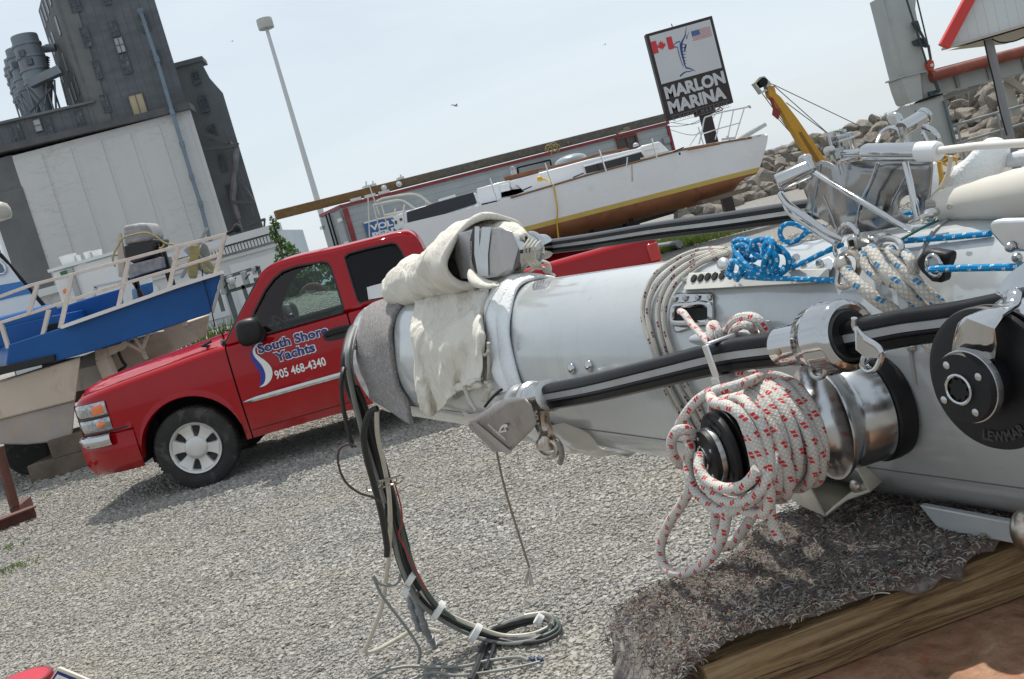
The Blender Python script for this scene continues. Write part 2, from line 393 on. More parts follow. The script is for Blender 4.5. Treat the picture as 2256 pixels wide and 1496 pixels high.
def panel(b, xa, xb, hood, top=None):
    rings = []
    for x in side_cols(xa, xb):
        zt = top if top else ztop(x); zb = zbot(x); i0 = inset(x); rg = []
        if .48 < x < 3.1 or x > 4.15: zb = .33
        zs = zt-.07
        rg.append(T(x, i0+.16, zb+.005)); rg.append(T(x, i0+flank(zb)+.02, zb-.012 if zb > .34 else zb))
        for k in range(11):
            z = zb+(zs-zb)*k/10
            lip = .012 if (abs(x) < .55 or abs(x-3.64) < .55) and k < 1 else 0
            rg.append(T(x, i0+flank(z)-lip, z))
        f0 = flank(zs)
        for k in range(1, 6):
            a = PI/2*k/5; rg.append(T(x, i0+f0+.10*(1-math.cos(a)), zs+.07*math.sin(a)))
        if hood:
            wid = WT/2-i0-f0-.10
            for k in range(1, 7):
                s_ = k/6; cr = .085*(1-(1-s_)**2)+(.015*math.exp(-((s_-.35)/.12)**2))
                rg.append(T(x, i0+f0+.10+wid*s_, zt+cr))
        else: rg.append(T(x, i0+f0+.16, zt-.002))
        rings.append(rg)
    b.loft(rings, closed=False); return b
def mirror(b):
    n = len(b.v); vs = [TO+TX*((q-TO).dot(TX))+TY*(WT-(q-TO).dot(TY))+Z*(q-TO).z for q in b.v]
    fs = [f[::-1] for f in b.f]; b.f += [[i+n for i in f] for f in fs]; b.v += vs; b.mi += list(b.mi); return b
b = MB(); panel(b, -1.05, .53, True); mirror(b)
# front panel between the lamps, cowl
b.loft([[T(-1.05+.05*((k-5)/5)**2*0, .30+(WT-.6)*k/10, z) for k in range(11)] for z in (.66, .8, 1.05)], closed=False)
b.build('front_body', RED, truck, smooth=40, weld=.0008)
b = MB(); panel(b, .545, 1.70, False); mirror(b)
each(b, 'door_panel', RED, truck, smooth=40, weld=.0008)
b = MB(); panel(b, 1.715, 2.62, False); mirror(b); each(b, 'cab_side', RED, truck, smooth=40, weld=.0008)
b = MB(); panel(b, 2.66, 4.67, False, top=1.16); mirror(b)
b.box(T(4.65, WT/2, .82), (.05, WT-.12, .62), TX, TY); b.box(T(2.69, WT/2, .85), (.05, WT-.3, .6), TX, TY)
b.build('cargo_bed', RED, truck, smooth=40, weld=.0008)
# seams: dark backing just inside the panel gaps, underbody and wheel wells
b = MB(); b.box(T(1.55, WT/2, .78), (2.1, WT-.34, .72), TX, TY); b.box(T(3.6, WT/2, .62), (2.2, WT-.5, .3), TX, TY); b.box(T(-.62, WT/2, .72), (.5, WT-.8, .34), TX, TY)
for xs in (.5375, 1.7075, 2.64):
    for ty in (.10, WT-.10): b.box(T(xs, ty, .77), (.05, .11, .84), TX, TY)
b.box(T(1.9, WT/2, .36), (5.0, .7, .16), TX, TY); b.box(T(-.62, WT/2, .54), (.16, WT-.16, .36), TX, TY)
b.build('underbody', dark, truck, smooth=0)
b = MB()
for xc in (0, 3.64):
    for t0, t1 in ((.03, .55), (WT-.55, WT-.03)):
        rg = [[T(xc+.50*math.cos(a), t, .40+.50*math.sin(a)) for t in (t0, t1)] for a in [rad(-2+184*k/20) for k in range(21)]]
        b.loft(rg, closed=False); ti = t1 if t0 < .5 else t0; nb_ = len(b.v)-2*len(rg); b.f.append([nb_+2*k+(1 if t0 < .5 else 0) for k in range(21)]); b.mi.append(0)
each(b, 'wheel_well', dark, truck)
# ---- greenhouse: sloping side frames with window holes
GN = (TY*math.cos(rad(17))-Z*math.sin(rad(17))).normalized(); G0 = T(0, .085, 1.235)
def GS(px, py):
    q = PL(px, py, G0, GN)-TO; return q.dot(TX), q.dot(TY), q.z
def z3(x, y): return 140+x/2.338, 480+y/2.338
out_px = [z3(838, 650), z3(925, 472), z3(1008, 320), z3(1040, 276), z3(1100, 243), z3(1230, 205), z3(1390, 172), z3(1560, 130), z3(1740, 86), z3(1790, 92), z3(1825, 125), z3(1850, 175)]
outl = [GS(*q) for q in out_px]; ty0 = lambda z: .085+(z-1.235)*math.tan(rad(17))
outl += [(2.60, ty0(1.225), 1.225), (outl[0][0]+.02, ty0(1.225), 1.225)]
win1 = [GS(*z3(*q)) for q in [(975, 575), (968, 530), (985, 480), (1040, 372), (1085, 312), (1130, 275), (1200, 250), (1330, 228), (1362, 232), (1378, 255), (1412, 360), (1446, 470), (1440, 486), (1010, 606)]]
win2 = [GS(*z3(*q)) for q in [(1448, 205), (1470, 185), (1560, 160), (1690, 131), (1715, 136), (1740, 170), (1765, 225), (1800, 350), (1790, 372), (1530, 440), (1515, 425), (1470, 280)]]
def holed(outer, holes, th=.03, mir=False):
    bm = bmesh.new(); es = []
    mp = (lambda q: T(q[0], WT-q[1], q[2])) if mir else (lambda q: T(*q))
    for loop in [outer]+holes:
        vs = [bm.verts.new(mp(q)) for q in loop]
        es += [bm.edges.new((vs[i], vs[(i+1) % len(vs)])) for i in range(len(vs))]
    bmesh.ops.triangle_fill(bm, edges=es, use_beauty=True)
    bm.verts.index_update(); b = MB(); b.add([v.co.copy() for v in bm.verts], [[v.index for v in f.verts] for f in bm.faces]); bm.free(); return b
for mir_ in (False, True):
  b = holed(outl, [win1, win2], mir=mir_); o = b.build('cab_frame', RED, truck, smooth=30, solid=.05); o.modifiers['solid'].offset = 0
  bv = o.modifiers.new('bevel', 'BEVEL'); bv.width = .012; bv.segments = 2; bv.limit_method = 'ANGLE'; bv.angle_limit = rad(50)
# roof, rising from the gutter line
tops = spline([V(q) for q in outl[2:12]], 4)
b = MB(); rings = []
for k in range(len(tops)):
    x, y, z = tops[k]; rg = []; cr = .036*min(1, k/10)*min(1, (len(tops)-1-k)/6+.15)
    for j in range(17):
        u = -1+2*j/16; su = 1-abs(u)**3.2
        yy = WT/2+(WT/2-y)*math.copysign(abs(u)**.85, u)
        rg.append(T(x-.10*(1-u*u)*max(0, 1-k/10), yy, z+.003+cr*su))
    rings.append(rg)
b.loft(rings, closed=False); b.build('roof', RED, truck, smooth=60, solid=.03)
# windscreen and its black border
A0, A1 = outl[0], outl[2]
def ws(inset_, lift):
    rings = []
    for s_ in (0, .25, .5, .75, 1):
        x = A0[0]+(A1[0]-A0[0])*s_; y = A0[1]+(A1[1]-A0[1])*s_+inset_; z = A0[2]+(A1[2]-A0[2])*s_
        rings.append([T(x-(.16-.04*s_)*(1-u*u)-lift, WT/2+(WT/2-y)*u, z+.01*(1-u*u)+lift) for u in [-1+k/6 for k in range(13)]])
    return rings
b = MB(); b.loft(ws(.03, .0), closed=False); b.build('windscreen', GLASS, truck, smooth=60)
b = MB()
for u0 in (0, 12):
    pts = [r[u0] for r in ws(.01, .004)]; b.tube(pts, .022, 6)
b.tube(ws(.02, .01)[0], .03, 6); b.build('windscreen_seal', TRIM, truck)
b = MB()
for c0, c1 in ((.15, .62), (.55, .9)):
    p0 = ws(.03, .0)[0]; a = p0[2]+Z*.02; b.tube([p0[3 if c0 < .3 else 7]+Z*.02-TX*.06, p0[5 if c0 < .3 else 9]+Z*.06-TX*.02, p0[1 if c0 < .3 else 5]+Z*.10], .012, 6)
b.box(T(.33, WT/2, 1.235), (.16, 1.5, .02), TX, TY); b.tube([T(.36, .30, 1.25), T(.30, .20, 1.28), T(.40, .17, 1.30)], .014, 6)
b.build('wiper', TRIM, truck)
b = MB(); b.box(T(.78, .42, 1.30), (.004, .10, .13), V((.65, 0, .76)), TY); b.build('windscreen_sticker', M('green_sticker', (.18, .5, .25), .5), truck)
for mir in (False, True):
    mm = (lambda q: T(q[0], WT-q[1]-.004, q[2])) if mir else (lambda q: T(q[0], q[1]+.004, q[2]))
    b = MB(); b.add([mm(q) for q in win1], [list(range(len(win1)))]); b.build('door_window', GLASS, truck, smooth=0)
    b = MB(); b.add([mm(q) for q in win2], [list(range(len(win2)))]); b.build('rear_side_window', TINT, truck, smooth=0)
    m2 = (lambda q: T(q[0], WT-q[1]+.018, q[2])) if mir else (lambda q: T(q[0], q[1]-.018, q[2]))
    b = MB(); b.tube([m2(q) for q in win1], .011, 6, closed=True); b.tube([m2(q) for q in win2], .010, 6, closed=True); b.build('window_seal', TRIM, truck)
b = MB(); b.add([T(2.52, .26, 1.68), T(2.52, WT-.26, 1.68), T(2.61, WT-.14, 1.2), T(2.61, .14, 1.2)], [(0, 1, 2, 3)]); b.build('back_window', TINT, truck, smooth=0)
b = MB(); b.box(T(1.3, WT-.13, 1.235), (1.3, .05, .03), TX, TY); b.build('sunlit_far_sill', sunlit_white, truck, smooth=0)  # sunlight on the far door sill, put in as a white strip
# cabin
GREY = M('grey_upholstery', (.06, .065, .07), .85, 0, .2, 12)
b = MB()
for ty in (.45, 1.5):
    b.box(T(1.66, ty, .96), (.16, .5, .62), V((.97, 0, .2)).normalized(), TY); b.box(T(1.35, ty, .80), (.5, .5, .16), TX, TY)
each(b, 'seat', GREY, truck, bevel=.04)
b = MB(); b.box(T(.66, WT/2, 1.06), (.40, 1.66, .20), TX, TY); b.build('dashboard', M('dark_dash', (.02, .022, .022), .8), truck, bevel=.05)
b = MB(); ax = V((.85, 0, .5)).normalized(); c0 = T(1.05, .5, 1.19); a_, b_ = frame(ax)
b.tube([c0+(a_*math.cos(t)+b_*math.sin(t))*.19 for t in [2*PI*k/28 for k in range(28)]], .016, 6, closed=True); b.bar(c0-a_*.19, c0+a_*.19, .05, .03); b.bar(c0, c0-ax*.2, .06, .06); b.build('steering_wheel', TRIM, truck)
b = MB()
for x0, x1 in ((.55, 1.695),): b.tube([T(x0+(x1-x0)*k/8, flank(.405)-.001, .405) for k in range(9)], .0035, 5)
b.tube([T(x, inset(x)+flank(ztop(x)-.07)+.085, ztop(x)+.001) for x in [-.9+1.36*k/14 for k in range(15)]], .0035, 5)
b.tube([T(q[0], q[1]-.016, q[2]) for q in (GS(*z3(1496, 440)), GS(*z3(1470, 380)), GS(*z3(1430, 270)), GS(*z3(1408, 205)), GS(*z3(1396, 176)))], .0035, 5)
each(b, 'panel_seam', dark, truck)
# door handle
hx, hz = TS(748, 733, .03); b = MB()
hp = [(hx-.16+.32*k/10, math.sin(PI*k/10)**.4) for k in range(11)]
ring0 = [T(hx+.155*math.cos(t), .012, hz+.058*math.copysign(abs(math.sin(t))**.6, math.sin(t))) for t in [2*PI*k/24 for k in range(24)]]
b.prism(ring0, TY*.02); b.build('handle_recess', TRIM, truck, bevel=.004)
b = MB(); b.tube(spline([T(hx-.12, .015, hz+.005), T(hx-.08, -.012, hz+.012), T(hx+.08, -.012, hz+.012), T(hx+.12, .015, hz+.005)], 5), .018, 8); b.build('door_handle', black_plastic, truck)
# mirrors
for sgn in (0, 1):
    mf = (lambda x, y, z: T(x, WT-y, z)) if sgn else T
    b = MB(); rings = []
    for k, (y, sx, sz, ox) in enumerate([(.045, .045, .05, .05), (.0, .06, .07, .035), (-.03, .095, .10, .0), (-.10, .12, .125, -.01), (-.19, .12, .125, -.01), (-.24, .10, .11, -.005), (-.262, .05, .06, .0)]):
        rings.append([mf(.845+ox+sx*math.copysign(abs(math.cos(t))**.7, math.cos(t)), y, 1.30+(.0 if k > 1 else -.06)+sz*math.copysign(abs(math.sin(t))**.7, math.sin(t))) for t in [2*PI*q/20 for q in range(20)]])
    b.loft(rings, True, True); b.build('wing_mirror', black_plastic, truck, smooth=60)
# chrome side moulding
b = MB(); zc = .68
for y0, mir in ((0, 0), (WT, 1)):
    rings = []
    for x, h in ((.56, .004), (.60, .018), (.68, .03), (.85, .034), (1.685, .034)):
        f = flank(zc); q = (lambda dy: y0+(f-dy if not mir else -f+dy))
        rings.append([T(x, q(-.01), zc-h), T(x, q(.012), zc-h*.7), T(x, q(.018), zc), T(x, q(.012), zc+h*.7), T(x, q(-.01), zc+h)])
    b.loft(rings, closed=False, caps=False)
each(b, 'side_moulding', chrome, truck, smooth=20)
# lettering on the door
NAVY = M('navy_vinyl', (.012, .025, .16), .4, 0, .05); WVIN = M('white_vinyl', (.74, .74, .72), .4, 0, .04); BLUEV = M('blue_vinyl', (.02, .03, .28), .4, 0, .05)
def doortext(body, x0, y0, x1, y1, off, mat, lift, name, hh=None, ww=None, ox=0, oz=0):
    a = TS(x0, y0); c = TS(x1, y1); h = hh or (c[1]-a[1]); w_ = ww or (c[0]-a[0])
    return text(body, name, mat, truck, (0, 0, 0), TX, Z, h+2*oz, w_+2*ox, off=off, bend=lambda u, v: T(a[0]-ox+u, flank(a[1]-oz+v)-lift, a[1]-oz+v))
def z4(x, y): return 520+x/7.48, 680+y/7.48
A, B = z4(374, 750), z4(1500, 345)
doortext('South Shore', *A, *B, .07, WVIN, .0035, 'door_lettering', hh=.090, ox=.010, oz=.008); doortext('South Shore', *A, *B, .036, NAVY, .006, 'door_lettering', hh=.090)
A, B = z4(660, 890), z4(1290, 628)
doortext('Yachts', *A, *B, .07, WVIN, .0035, 'door_lettering', hh=.090, ox=.010, oz=.008); doortext('Yachts', *A, *B, .036, NAVY, .006, 'door_lettering', hh=.090)
A, B = z4(660, 1172), z4(1470, 855); doortext('905 468-4340', *A, *B, .02, WVIN, .004, 'phone_number', hh=.085)
bl = [(345, 575), (300, 600), (270, 640), (240, 720), (240, 800), (280, 890), (350, 990), (395, 1100), (400, 1200), (380, 1295)]
md = [(380, 1295), (460, 1230), (485, 1120), (460, 1010), (400, 910), (310, 810), (268, 720), (288, 640), (345, 575)]
wh = [(345, 575), (310, 660), (320, 740), (390, 800), (490, 870), (570, 960), (600, 1060), (580, 1160), (520, 1240), (440, 1285), (380, 1295)]
def strip(la, lb, mat, name, lift):
    A_ = spline([V((x, y, 0)) for x, y in la], 5); B_ = spline([V((x, y, 0)) for x, y in lb], 5); n = 36
    def at(Pp, s_): 
        q = s_*(len(Pp)-1); i = min(int(q), len(Pp)-2); return Pp[i].lerp(Pp[i+1], q-i)
    def mp(q):
        tx, tz = TS(*z4(q.x, q.y)); return T(tx, flank(tz)-lift, tz)
    b = MB(); b.loft([[mp(at(A_, k/n)), mp(at(B_, k/n))] for k in range(n+1)], closed=False); b.build(name, mat, truck, smooth=0)
strip(bl, md[::-1], BLUEV, 'door_emblem', .004); strip(wh, md[::-1], WVIN, 'door_emblem', .0052)
# lamps, bumper, grille
AMB = M('amber_lens', (.75, .16, .02), .12, 0, .1, 30, coat=1); CLR = M('clear_lens', (.30, .32, .34), .10, .7, .7, 22, coat=1)
def wrap(b, z0, z1, x_end, lift, n=10, far=.62, x_in=None):
    """a band bent round the front corner"""
    prof = []
    for k in range(n+1):
        s_ = k/n; x = x_end+(-1.05-x_end)*min(1, s_*1.45) if s_ < .69 else -1.05
        y = inset(x)+flank((z0+z1)/2) if s_ < .69 else inset(-1.05)+flank((z0+z1)/2)+(far-.3)*(s_-.69)/.31
        prof.append((x, y))
    rings = []
    for z, l in ((z0, lift*.2), (z0+.012, lift*.8), (z0+(z1-z0)*.3, lift), (z0+(z1-z0)*.65, lift*1.02), (z1-.014, lift*.85), (z1, lift*.3)):
        rings.append([T(x-l*(.2+.8*min(1, max(0, (-.7-x)*3))), y-l*(1 if x > -1.0 else .3), z) for x, y in prof])
    b.loft(rings, closed=False); return b
for sgn in (0, 1):
    q = []
    b = MB(); wrap(b, .915, 1.045, -.66, .012); q.append((b, 'headlight', CLR))
    b = MB(); wrap(b, .775, .895, -.66, .010); q.append((b, 'lower_lamp', CLR))
    b = MB(); b.loft([[T(-.675-.17*k/6, inset(-.675-.17*k/6)+flank(.98)-(.005 if k in (0, 6) or j in (0, 5) else .017), .93+.105*j/5-.012*(k/6)) for j in range(6)] for k in range(7)], closed=False); q.append((b, 'turn_signal', AMB))
    b = MB(); b.ball(T(-.77, .055, .835), (.06, .03, .033), X=(TX*.8+TY*-.55).normalized(), Y=(TX*.55+TY*.8).normalized()); q.append((b, 'side_marker', AMB))
    b = MB(); wrap(b, .896, .912, -.66, .014); wrap(b, .752, .77, -.53, .008); q.append((b, 'lamp_gap', TRIM))
    b = MB(); wrap(b, .625, .748, -.69, .06, far=.98); q.append((b, 'bumper', chrome))
    for b, nm, mt in q:
        if sgn: b.v = [TO+TX*((p-TO).dot(TX))+TY*(WT-(p-TO).dot(TY))+Z*(p-TO).z for p in b.v]; b.f = [f[::-1] for f in b.f]
        b.build(nm, mt, truck, smooth=45)
b = MB(); rings = []
for k in range(25):
    s_ = k/24; x = -.492-.588*min(1, s_*2); y = inset(x)*.9+.03 if s_ < .5 else inset(-1.05)*.9+.03+(WT/2-.33)*(s_-.5)*2
    rings.append([T(x, y+.02, .74), T(x-.015*(x < -.7), y-.012, .68), T(x-.02*(x < -.7), y-.016, .52), T(x, y+.0, .42), T(x+.03*(x < -.6), y+.03, .355), T(x+.08*(x < -.6), y+.10, .35)])
b.loft(rings, closed=False); mirror(b); b.build('bumper_skirt', RED, truck, smooth=60, weld=.001)
b = MB(); b.box(T(-1.055, WT/2, .90), (.03, .9, .26), TX, TY)
for k in range(5): b.box(T(-1.075, WT/2, .80+.045*k), (.02, .9, .015), TX, TY)
b.build('grille', chrome, truck, bevel=.003)
# tail lights
TAIL = M('red_lens', (.45, .01, .012), .12, 0, .1, 30, coat=1)
for y in (.06, WT-.06):
    b = MB(); b.box(T(4.63, y, .99), (.11, .13, .17), TX, TY); b.build('tail_light', TAIL, truck, bevel=.01)
    b = MB(); b.box(T(4.63, y, .85), (.112, .132, .09), TX, TY); b.build('rear_indicator', AMB, truck, bevel=.008)
# wheels
TYRE = M('tyre_rubber', (.022, .021, .020), .82, 0, .35, 8, bump=.25, bs=70, dirt=(.12, .11, .10), ds=6, da=.35)
ALLOY = M('silver_alloy', (.60, .59, .57), .36, .35, .07, 12, dirt=(.35, .30, .24), ds=8, da=.2)
def wheel(xc, yc, out):
    ax = -TY*out; o = T(xc, yc, .385)
    root = MB()
    prof = [(-.10, .24), (-.105, .30), (-.10, .355), (-.085, .378), (-.06, .387), (.06, .387), (.085, .378), (.10, .352), (.108, .31), (.098, .265), (.085, .238), (.05, .232)]
    root.lathe(o, ax, prof, 56); a_, b_ = frame(ax)
    for k in range(64):                                # tread lugs
        t = 2*PI*k/64
        for off, sk_ in ((-.062, 0), (.0, .03), (.062, 0)):
            d_ = a_*math.cos(t+sk_)+b_*math.sin(t+sk_); tg = -a_*math.sin(t+sk_)+b_*math.cos(t+sk_)
            root.box(o+d_*.386+ax*off, (.045, .024, .006), ax, tg, d_)
    ty_ = root.build('tyre', TYRE, truck, smooth=35)
    b = MB(); b.lathe(o, ax, [(-.02, .05), (-.02, .20), (.02, .215)], 40); b.build('dark_backing_disc', dark, ty_)  # shade in the spoke openings, put in as a near-black disc
    b = MB(); b.lathe(o, ax, [(.03, .205), (.075, .212), (.098, .228), (.104, .240), (.092, .244), (.06, .236), (.0, .232)], 56)
    b.lathe(o, ax, [(.02, .09), (.062, .112), (.074, .108), (.084, .096), (.089, .07), (.091, .02), (.0915, .0)], 40)
    for k in range(6):
        t = 2*PI*k/6+.26; d_ = a_*math.cos(t)+b_*math.sin(t); tg = -a_*math.sin(t)+b_*math.cos(t)
        st = []
        for r, w_, z0, z1 in ((.085, .050, .03, .076), (.13, .055, .028, .068), (.18, .070, .03, .074), (.215, .096, .035, .086)):
            st.append([o+d_*r+tg*w_+ax*z0, o+d_*r+tg*(w_*.78)+ax*z1, o+d_*r-tg*(w_*.78)+ax*z1, o+d_*r-tg*w_+ax*z0])
        b.loft(st, True, True)
    rm_ = b.build('rim', ALLOY, ty_, smooth=40)
    b = MB(); b.tube([o+(a_*math.cos(t)+b_*math.sin(t))*.116+ax*.064 for t in [2*PI*k/40 for k in range(40)]], .004, 6, closed=True); b.build('hub_groove', dark, ty_)
for xc in (0, 3.64):
    wheel(xc, .14, 1); wheel(xc, WT-.14, -1)
# ------------------------------------------------------------------ helpers for the far things
def z1(x, y): return x/2.671, y/2.671
def z2(x, y): return x/3.2516, 400+y/3.2516
def z4b(x, y): return 560+x/2.6717, y/2.6717
def z5(x, y): return 1100+x/2.672, y/2.672
def z6(x, y): return 1660+x/3.117, y/3.117
def z7(x, y): return 690+x/7.05, 380+y/7.05
def slab(b, px, Y, d, zf=None, sx=0):
    pts = [P(*(zf(*q) if zf else q), Y) for q in px]; b.prism(pts, V((sx, d, 0))); return b
def line_mat(name, col, axis, pitch, w=.03, dk=.5, var=.1, rough=.6, dirt=None, da=.3, ds=1.0, bump=.3, metal=0):
    m, nt, b, L = base(name); v = objc(nt); sp = nd(nt, 'ShaderNodeSeparateXYZ'); L.new(v, sp.inputs[0])
    f = mathn(nt, 'FRACT', mathn(nt, 'MULTIPLY', sp.outputs[axis], 1/pitch)); ln = mathn(nt, 'LESS_THAN', f, w/pitch)
    cell = nd(nt, 'ShaderNodeTexWhiteNoise', noise_dimensions='1D'); L.new(mathn(nt, 'FLOOR', mathn(nt, 'MULTIPLY', sp.outputs[axis], 1/pitch)), cell.inputs['W'])
    n = noise(nt, 1.5, 7, .65, objc(nt, tuple(.25 if i == axis and axis == 0 else 1 for i in range(3))))
    c = ramp(nt, n, [(.3, [q*(1-var) for q in col]), (.7, [min(1, q*(1+var)) for q in col])])
    c = mixc(nt, mathn(nt, 'MULTIPLY', cell.outputs[0], .12), c, [q*.5 for q in col])
    if dirt: c = mixc(nt, ramp(nt, noise(nt, ds, 8, .7, v, .5), [(.45, (0, 0, 0)), (.8, (da, da, da))]), c, dirt)
    c = mixc(nt, ln, c, [q*dk for q in col]); L.new(c, b.inputs['Base Color']); b.inputs['Roughness'].default_value = rough; b.inputs['Metallic'].default_value = metal
    bn = nd(nt, 'ShaderNodeBump', i_Strength=bump, i_Distance=.02); L.new(mathn(nt, 'SUBTRACT', 1.0, ln), bn.inputs['Height']); L.new(bn.outputs[0], b.inputs['Normal'])
    return m
def leaf_mat(name, c0, c1):
    m, nt, b, L = base(name); ge = nd(nt, 'ShaderNodeNewGeometry')
    c = ramp(nt, ge.outputs['Random Per Island'], [(0, c0), (1, c1)]); L.new(c, b.inputs['Base Color']); b.inputs['Roughness'].default_value = .55
    tr = nd(nt, 'ShaderNodeBsdfTranslucent'); L.new(c, tr.inputs[0]); mx = nd(nt, 'ShaderNodeMixShader', i_0=.35)
    L.new(b.outputs[0], mx.inputs[1]); L.new(tr.outputs[0], mx.inputs[2]); L.new(mx.outputs[0], nt.nodes['Material Output'].inputs[0]); return m
LEAF = leaf_mat('leaf_green', (.035, .085, .015), (.10, .19, .04)); GRASSM = leaf_mat('grass_blade', (.08, .14, .025), (.20, .26, .07))
def leaves(name, blobs, n, size, mat, parent=None, asp=.5):
    """leaf-sized faces spread through a set of (centre, radii) clumps"""
    w = np.array([b[1][0]*b[1][1]*b[1][2] for b in blobs])**.67; w /= w.sum(); ix = NR.choice(len(blobs), n, p=w)
    C = np.array([tuple(b[0]) for b in blobs])[ix]; R = np.array([b[1] for b in blobs])[ix]
    d = NR.normal(0, 1, (n, 3)); d /= np.linalg.norm(d, axis=1)[:, None]; c = C+d*R*(NR.uniform(.25, 1, (n, 1))**.5)
    a = NR.normal(0, 1, (n, 3)); a /= np.linalg.norm(a, axis=1)[:, None]; u = np.cross(a, d+NR.normal(0, .6, (n, 3))); u /= np.linalg.norm(u, axis=1)[:, None]
    s = size*NR.uniform(.6, 1.3, (n, 1)); A = a*s; U = u*s*asp
    W = np.stack([c-A, c+U, c+A, c-U], 1).reshape(-1, 3); FI = np.arange(n*4).reshape(-1, 4)
    off = np.array(tuple(parent.location)) if parent else np.zeros(3); o = bulk(name, W-off, FI, mat); o.parent = parent; return o
def blades(name, pts, h, w, mat, n_each=1, kind='stuff', label=None, cat='grass', lean=.35):
    pts = np.repeat(np.array(pts, float), n_each, 0); n = len(pts); hh = h*NR.uniform(.5, 1.2, (n, 1)); t = NR.uniform(0, 6.28, n)
    d = np.stack([np.cos(t), np.sin(t), 0*t], 1); e = np.stack([-np.sin(t), np.cos(t), 0*t], 1)
    top = pts+d*hh*lean*NR.uniform(.2, 1.4, (n, 1))+np.array([0, 0, 1])*hh; mid = (pts+top)/2+np.array([0, 0, .12])*hh
    W = np.stack([pts-e*w, pts+e*w, mid+e*w*.7, top, mid-e*w*.7], 1).reshape(-1, 3); FI = np.arange(n*5).reshape(-1, 5)
    o = bulk(name, W, FI, mat); tag(o, label, cat, kind=kind); return o
# ------------------------------------------------------------------ grain elevator
BA = rad(5); BN = V((math.sin(BA), -math.cos(BA), 0)); BX = V((math.cos(BA), math.sin(BA), 0)); B0 = P(250, 300, 110); BD = -BN
def B(px, py, d=0.0): return PL(px, py, B0+BD*d, BN)
CONC = line_mat('grey_corrugated_sheet', (.112, .120, .130), 0, .9, .10, .74, .22, .8, (.05, .05, .052), .6, .12)
CONC2 = M('dark_concrete', (.135, .137, .138), .85, 0, .22, .25, dirt=(.17, .17, .165), ds=.5, da=.2, bump=.3, bs=3)
m, nt, b_, L = base('whitewashed_concrete'); v = objc(nt)
c = ramp(nt, noise(nt, .12, 8, .6, objc(nt, (1.6, 1, .5))), [(.3, (.50, .49, .475)), (.7, (.56, .55, .53))])
cr = nd(nt, 'ShaderNodeTexNoise', i_Scale=.55, i_Detail=8, i_Roughness=.62, i_Distortion=.9); mpn = nd(nt, 'ShaderNodeMapping'); mpn.inputs['Scale'].default_value = (.35, 1, 1.8); L.new(v, mpn.inputs[0]); L.new(mpn.outputs[0], cr.inputs[0])
k = ramp(nt, cr.outputs[0], [(.482, (0, 0, 0)), (.497, (1, 1, 1)), (.503, (1, 1, 1)), (.518, (0, 0, 0))])
k2 = ramp(nt, noise(nt, .10, 3, .5, v), [(.42, (0, 0, 0)), (.66, (.34, .34, .34))])
c = mixc(nt, mathn(nt, 'MULTIPLY', k, k2), c, (.19, .185, .175)); L.new(c, b_.inputs['Base Color']); b_.inputs['Roughness'].default_value = .9
WCONC = m
PANE = M('grimy_pane', (.035, .042, .05), .3, 0, .5, 1.5, dirt=(.16, .18, .2), ds=1.2, da=.5)
elev = thing('grain_elevator', (B0.x, B0.y, 0), 'tall dark grey grain elevator with a pale panelled lower wall', 'grain elevator')
def up(b, px, d, depth, z_bot=None, name=None):
    pts = [B(*z1(*q), d) for q in px]
    b.prism(pts, BD*depth); return b
def wallbox(b, a, c, d, depth, z_bot=0.0):
    """a block whose top edge runs between two pixels and which stands on the ground"""
    p = B(*z1(*a), d); q = B(*z1(*c), d); zt = (p.z+q.z)/2
    b.prism([V((p.x, p.y, z_bot)), V((q.x, q.y, z_bot)), V((q.x, q.y, zt)), V((p.x, p.y, zt))], (BD-BX*.4)*depth); return p, q, zt
b = MB(); pw, qw, zw = wallbox(b, (66, 906), (1122, 655), 0, 16); 
wl = b.build('lower_wall', WCONC, elev, smooth=0)
b = MB(); tops_ = [(72, 238), (256, 408), (432, 588), (612, 760), (790, 932), (962, 1100)]
for x0, x1 in tops_:
    p = B(*z1(x0, 905-(x0-66)*.2375+22), 0); q = B(*z1(x1, 905-(x1-66)*.2375+22), 0); zt = (p.z+q.z)/2-.35
    b.prism([V((p.x, p.y, .5))+BN*.002, V((q.x, q.y, .5))+BN*.002, V((q.x, q.y, zt))+BN*.002, V((p.x, p.y, zt))+BN*.002], BN*.07)
b.build('wall_panel', WCONC, elev, smooth=0)
b = MB(); pz = B(*z1(-330, 950), 0); b.prism([V((pz.x, pz.y, 0)), V((pw.x, pw.y, 0))-BX*.01, V((pw.x, pw.y, zw+.1))-BX*.01, V((pz.x, pz.y, zw+.1))], BD*16); 
for x0 in (-200, -60): 
    q = B(*z1(x0+60, 1000), 0); b.box(V((q.x, q.y, zw*.45))+BN*.1, (3.2, .2, zw*.8), BX, BD)
b.build('side_wall', CONC2, elev, smooth=0)
b = MB(); up(b, [(-330, 972), (1122, 638), (1112, 600), (-330, 935)], -.7, 3); b.build('cornice', M('stained_cornice', (.09, .09, .092), .8, 0, .3, .5), elev, smooth=0)
b = MB(); up(b, [(-330, 945), (600, 728), (552, 592), (-330, 795)], .3, 12); ga = b.build('gallery', CONC, elev, smooth=0)
b = MB(); up(b, [(-330, 806), (556, 601), (552, 588), (-330, 790)], -.1, 12.5); b.build('gallery_coping', CONC2, elev, smooth=0)
b = MB(); pt, qt, _ = B(*z1(520, 600), .25), B(*z1(1094, 600), .25), 0
top_z = B(*z1(340, -160), .25).z; zb = zw+.6
tl = V((B(*z1(340, 0), .25).x, 0, 0)).x
b.prism([V((pt.x, pt.y, zb)), V((qt.x, qt.y, zb)), V((qt.x, qt.y, top_z)), V((pt.x, pt.y, top_z))], (BD-BX*.4)*6); b.build('tower', CONC, elev, smooth=0)
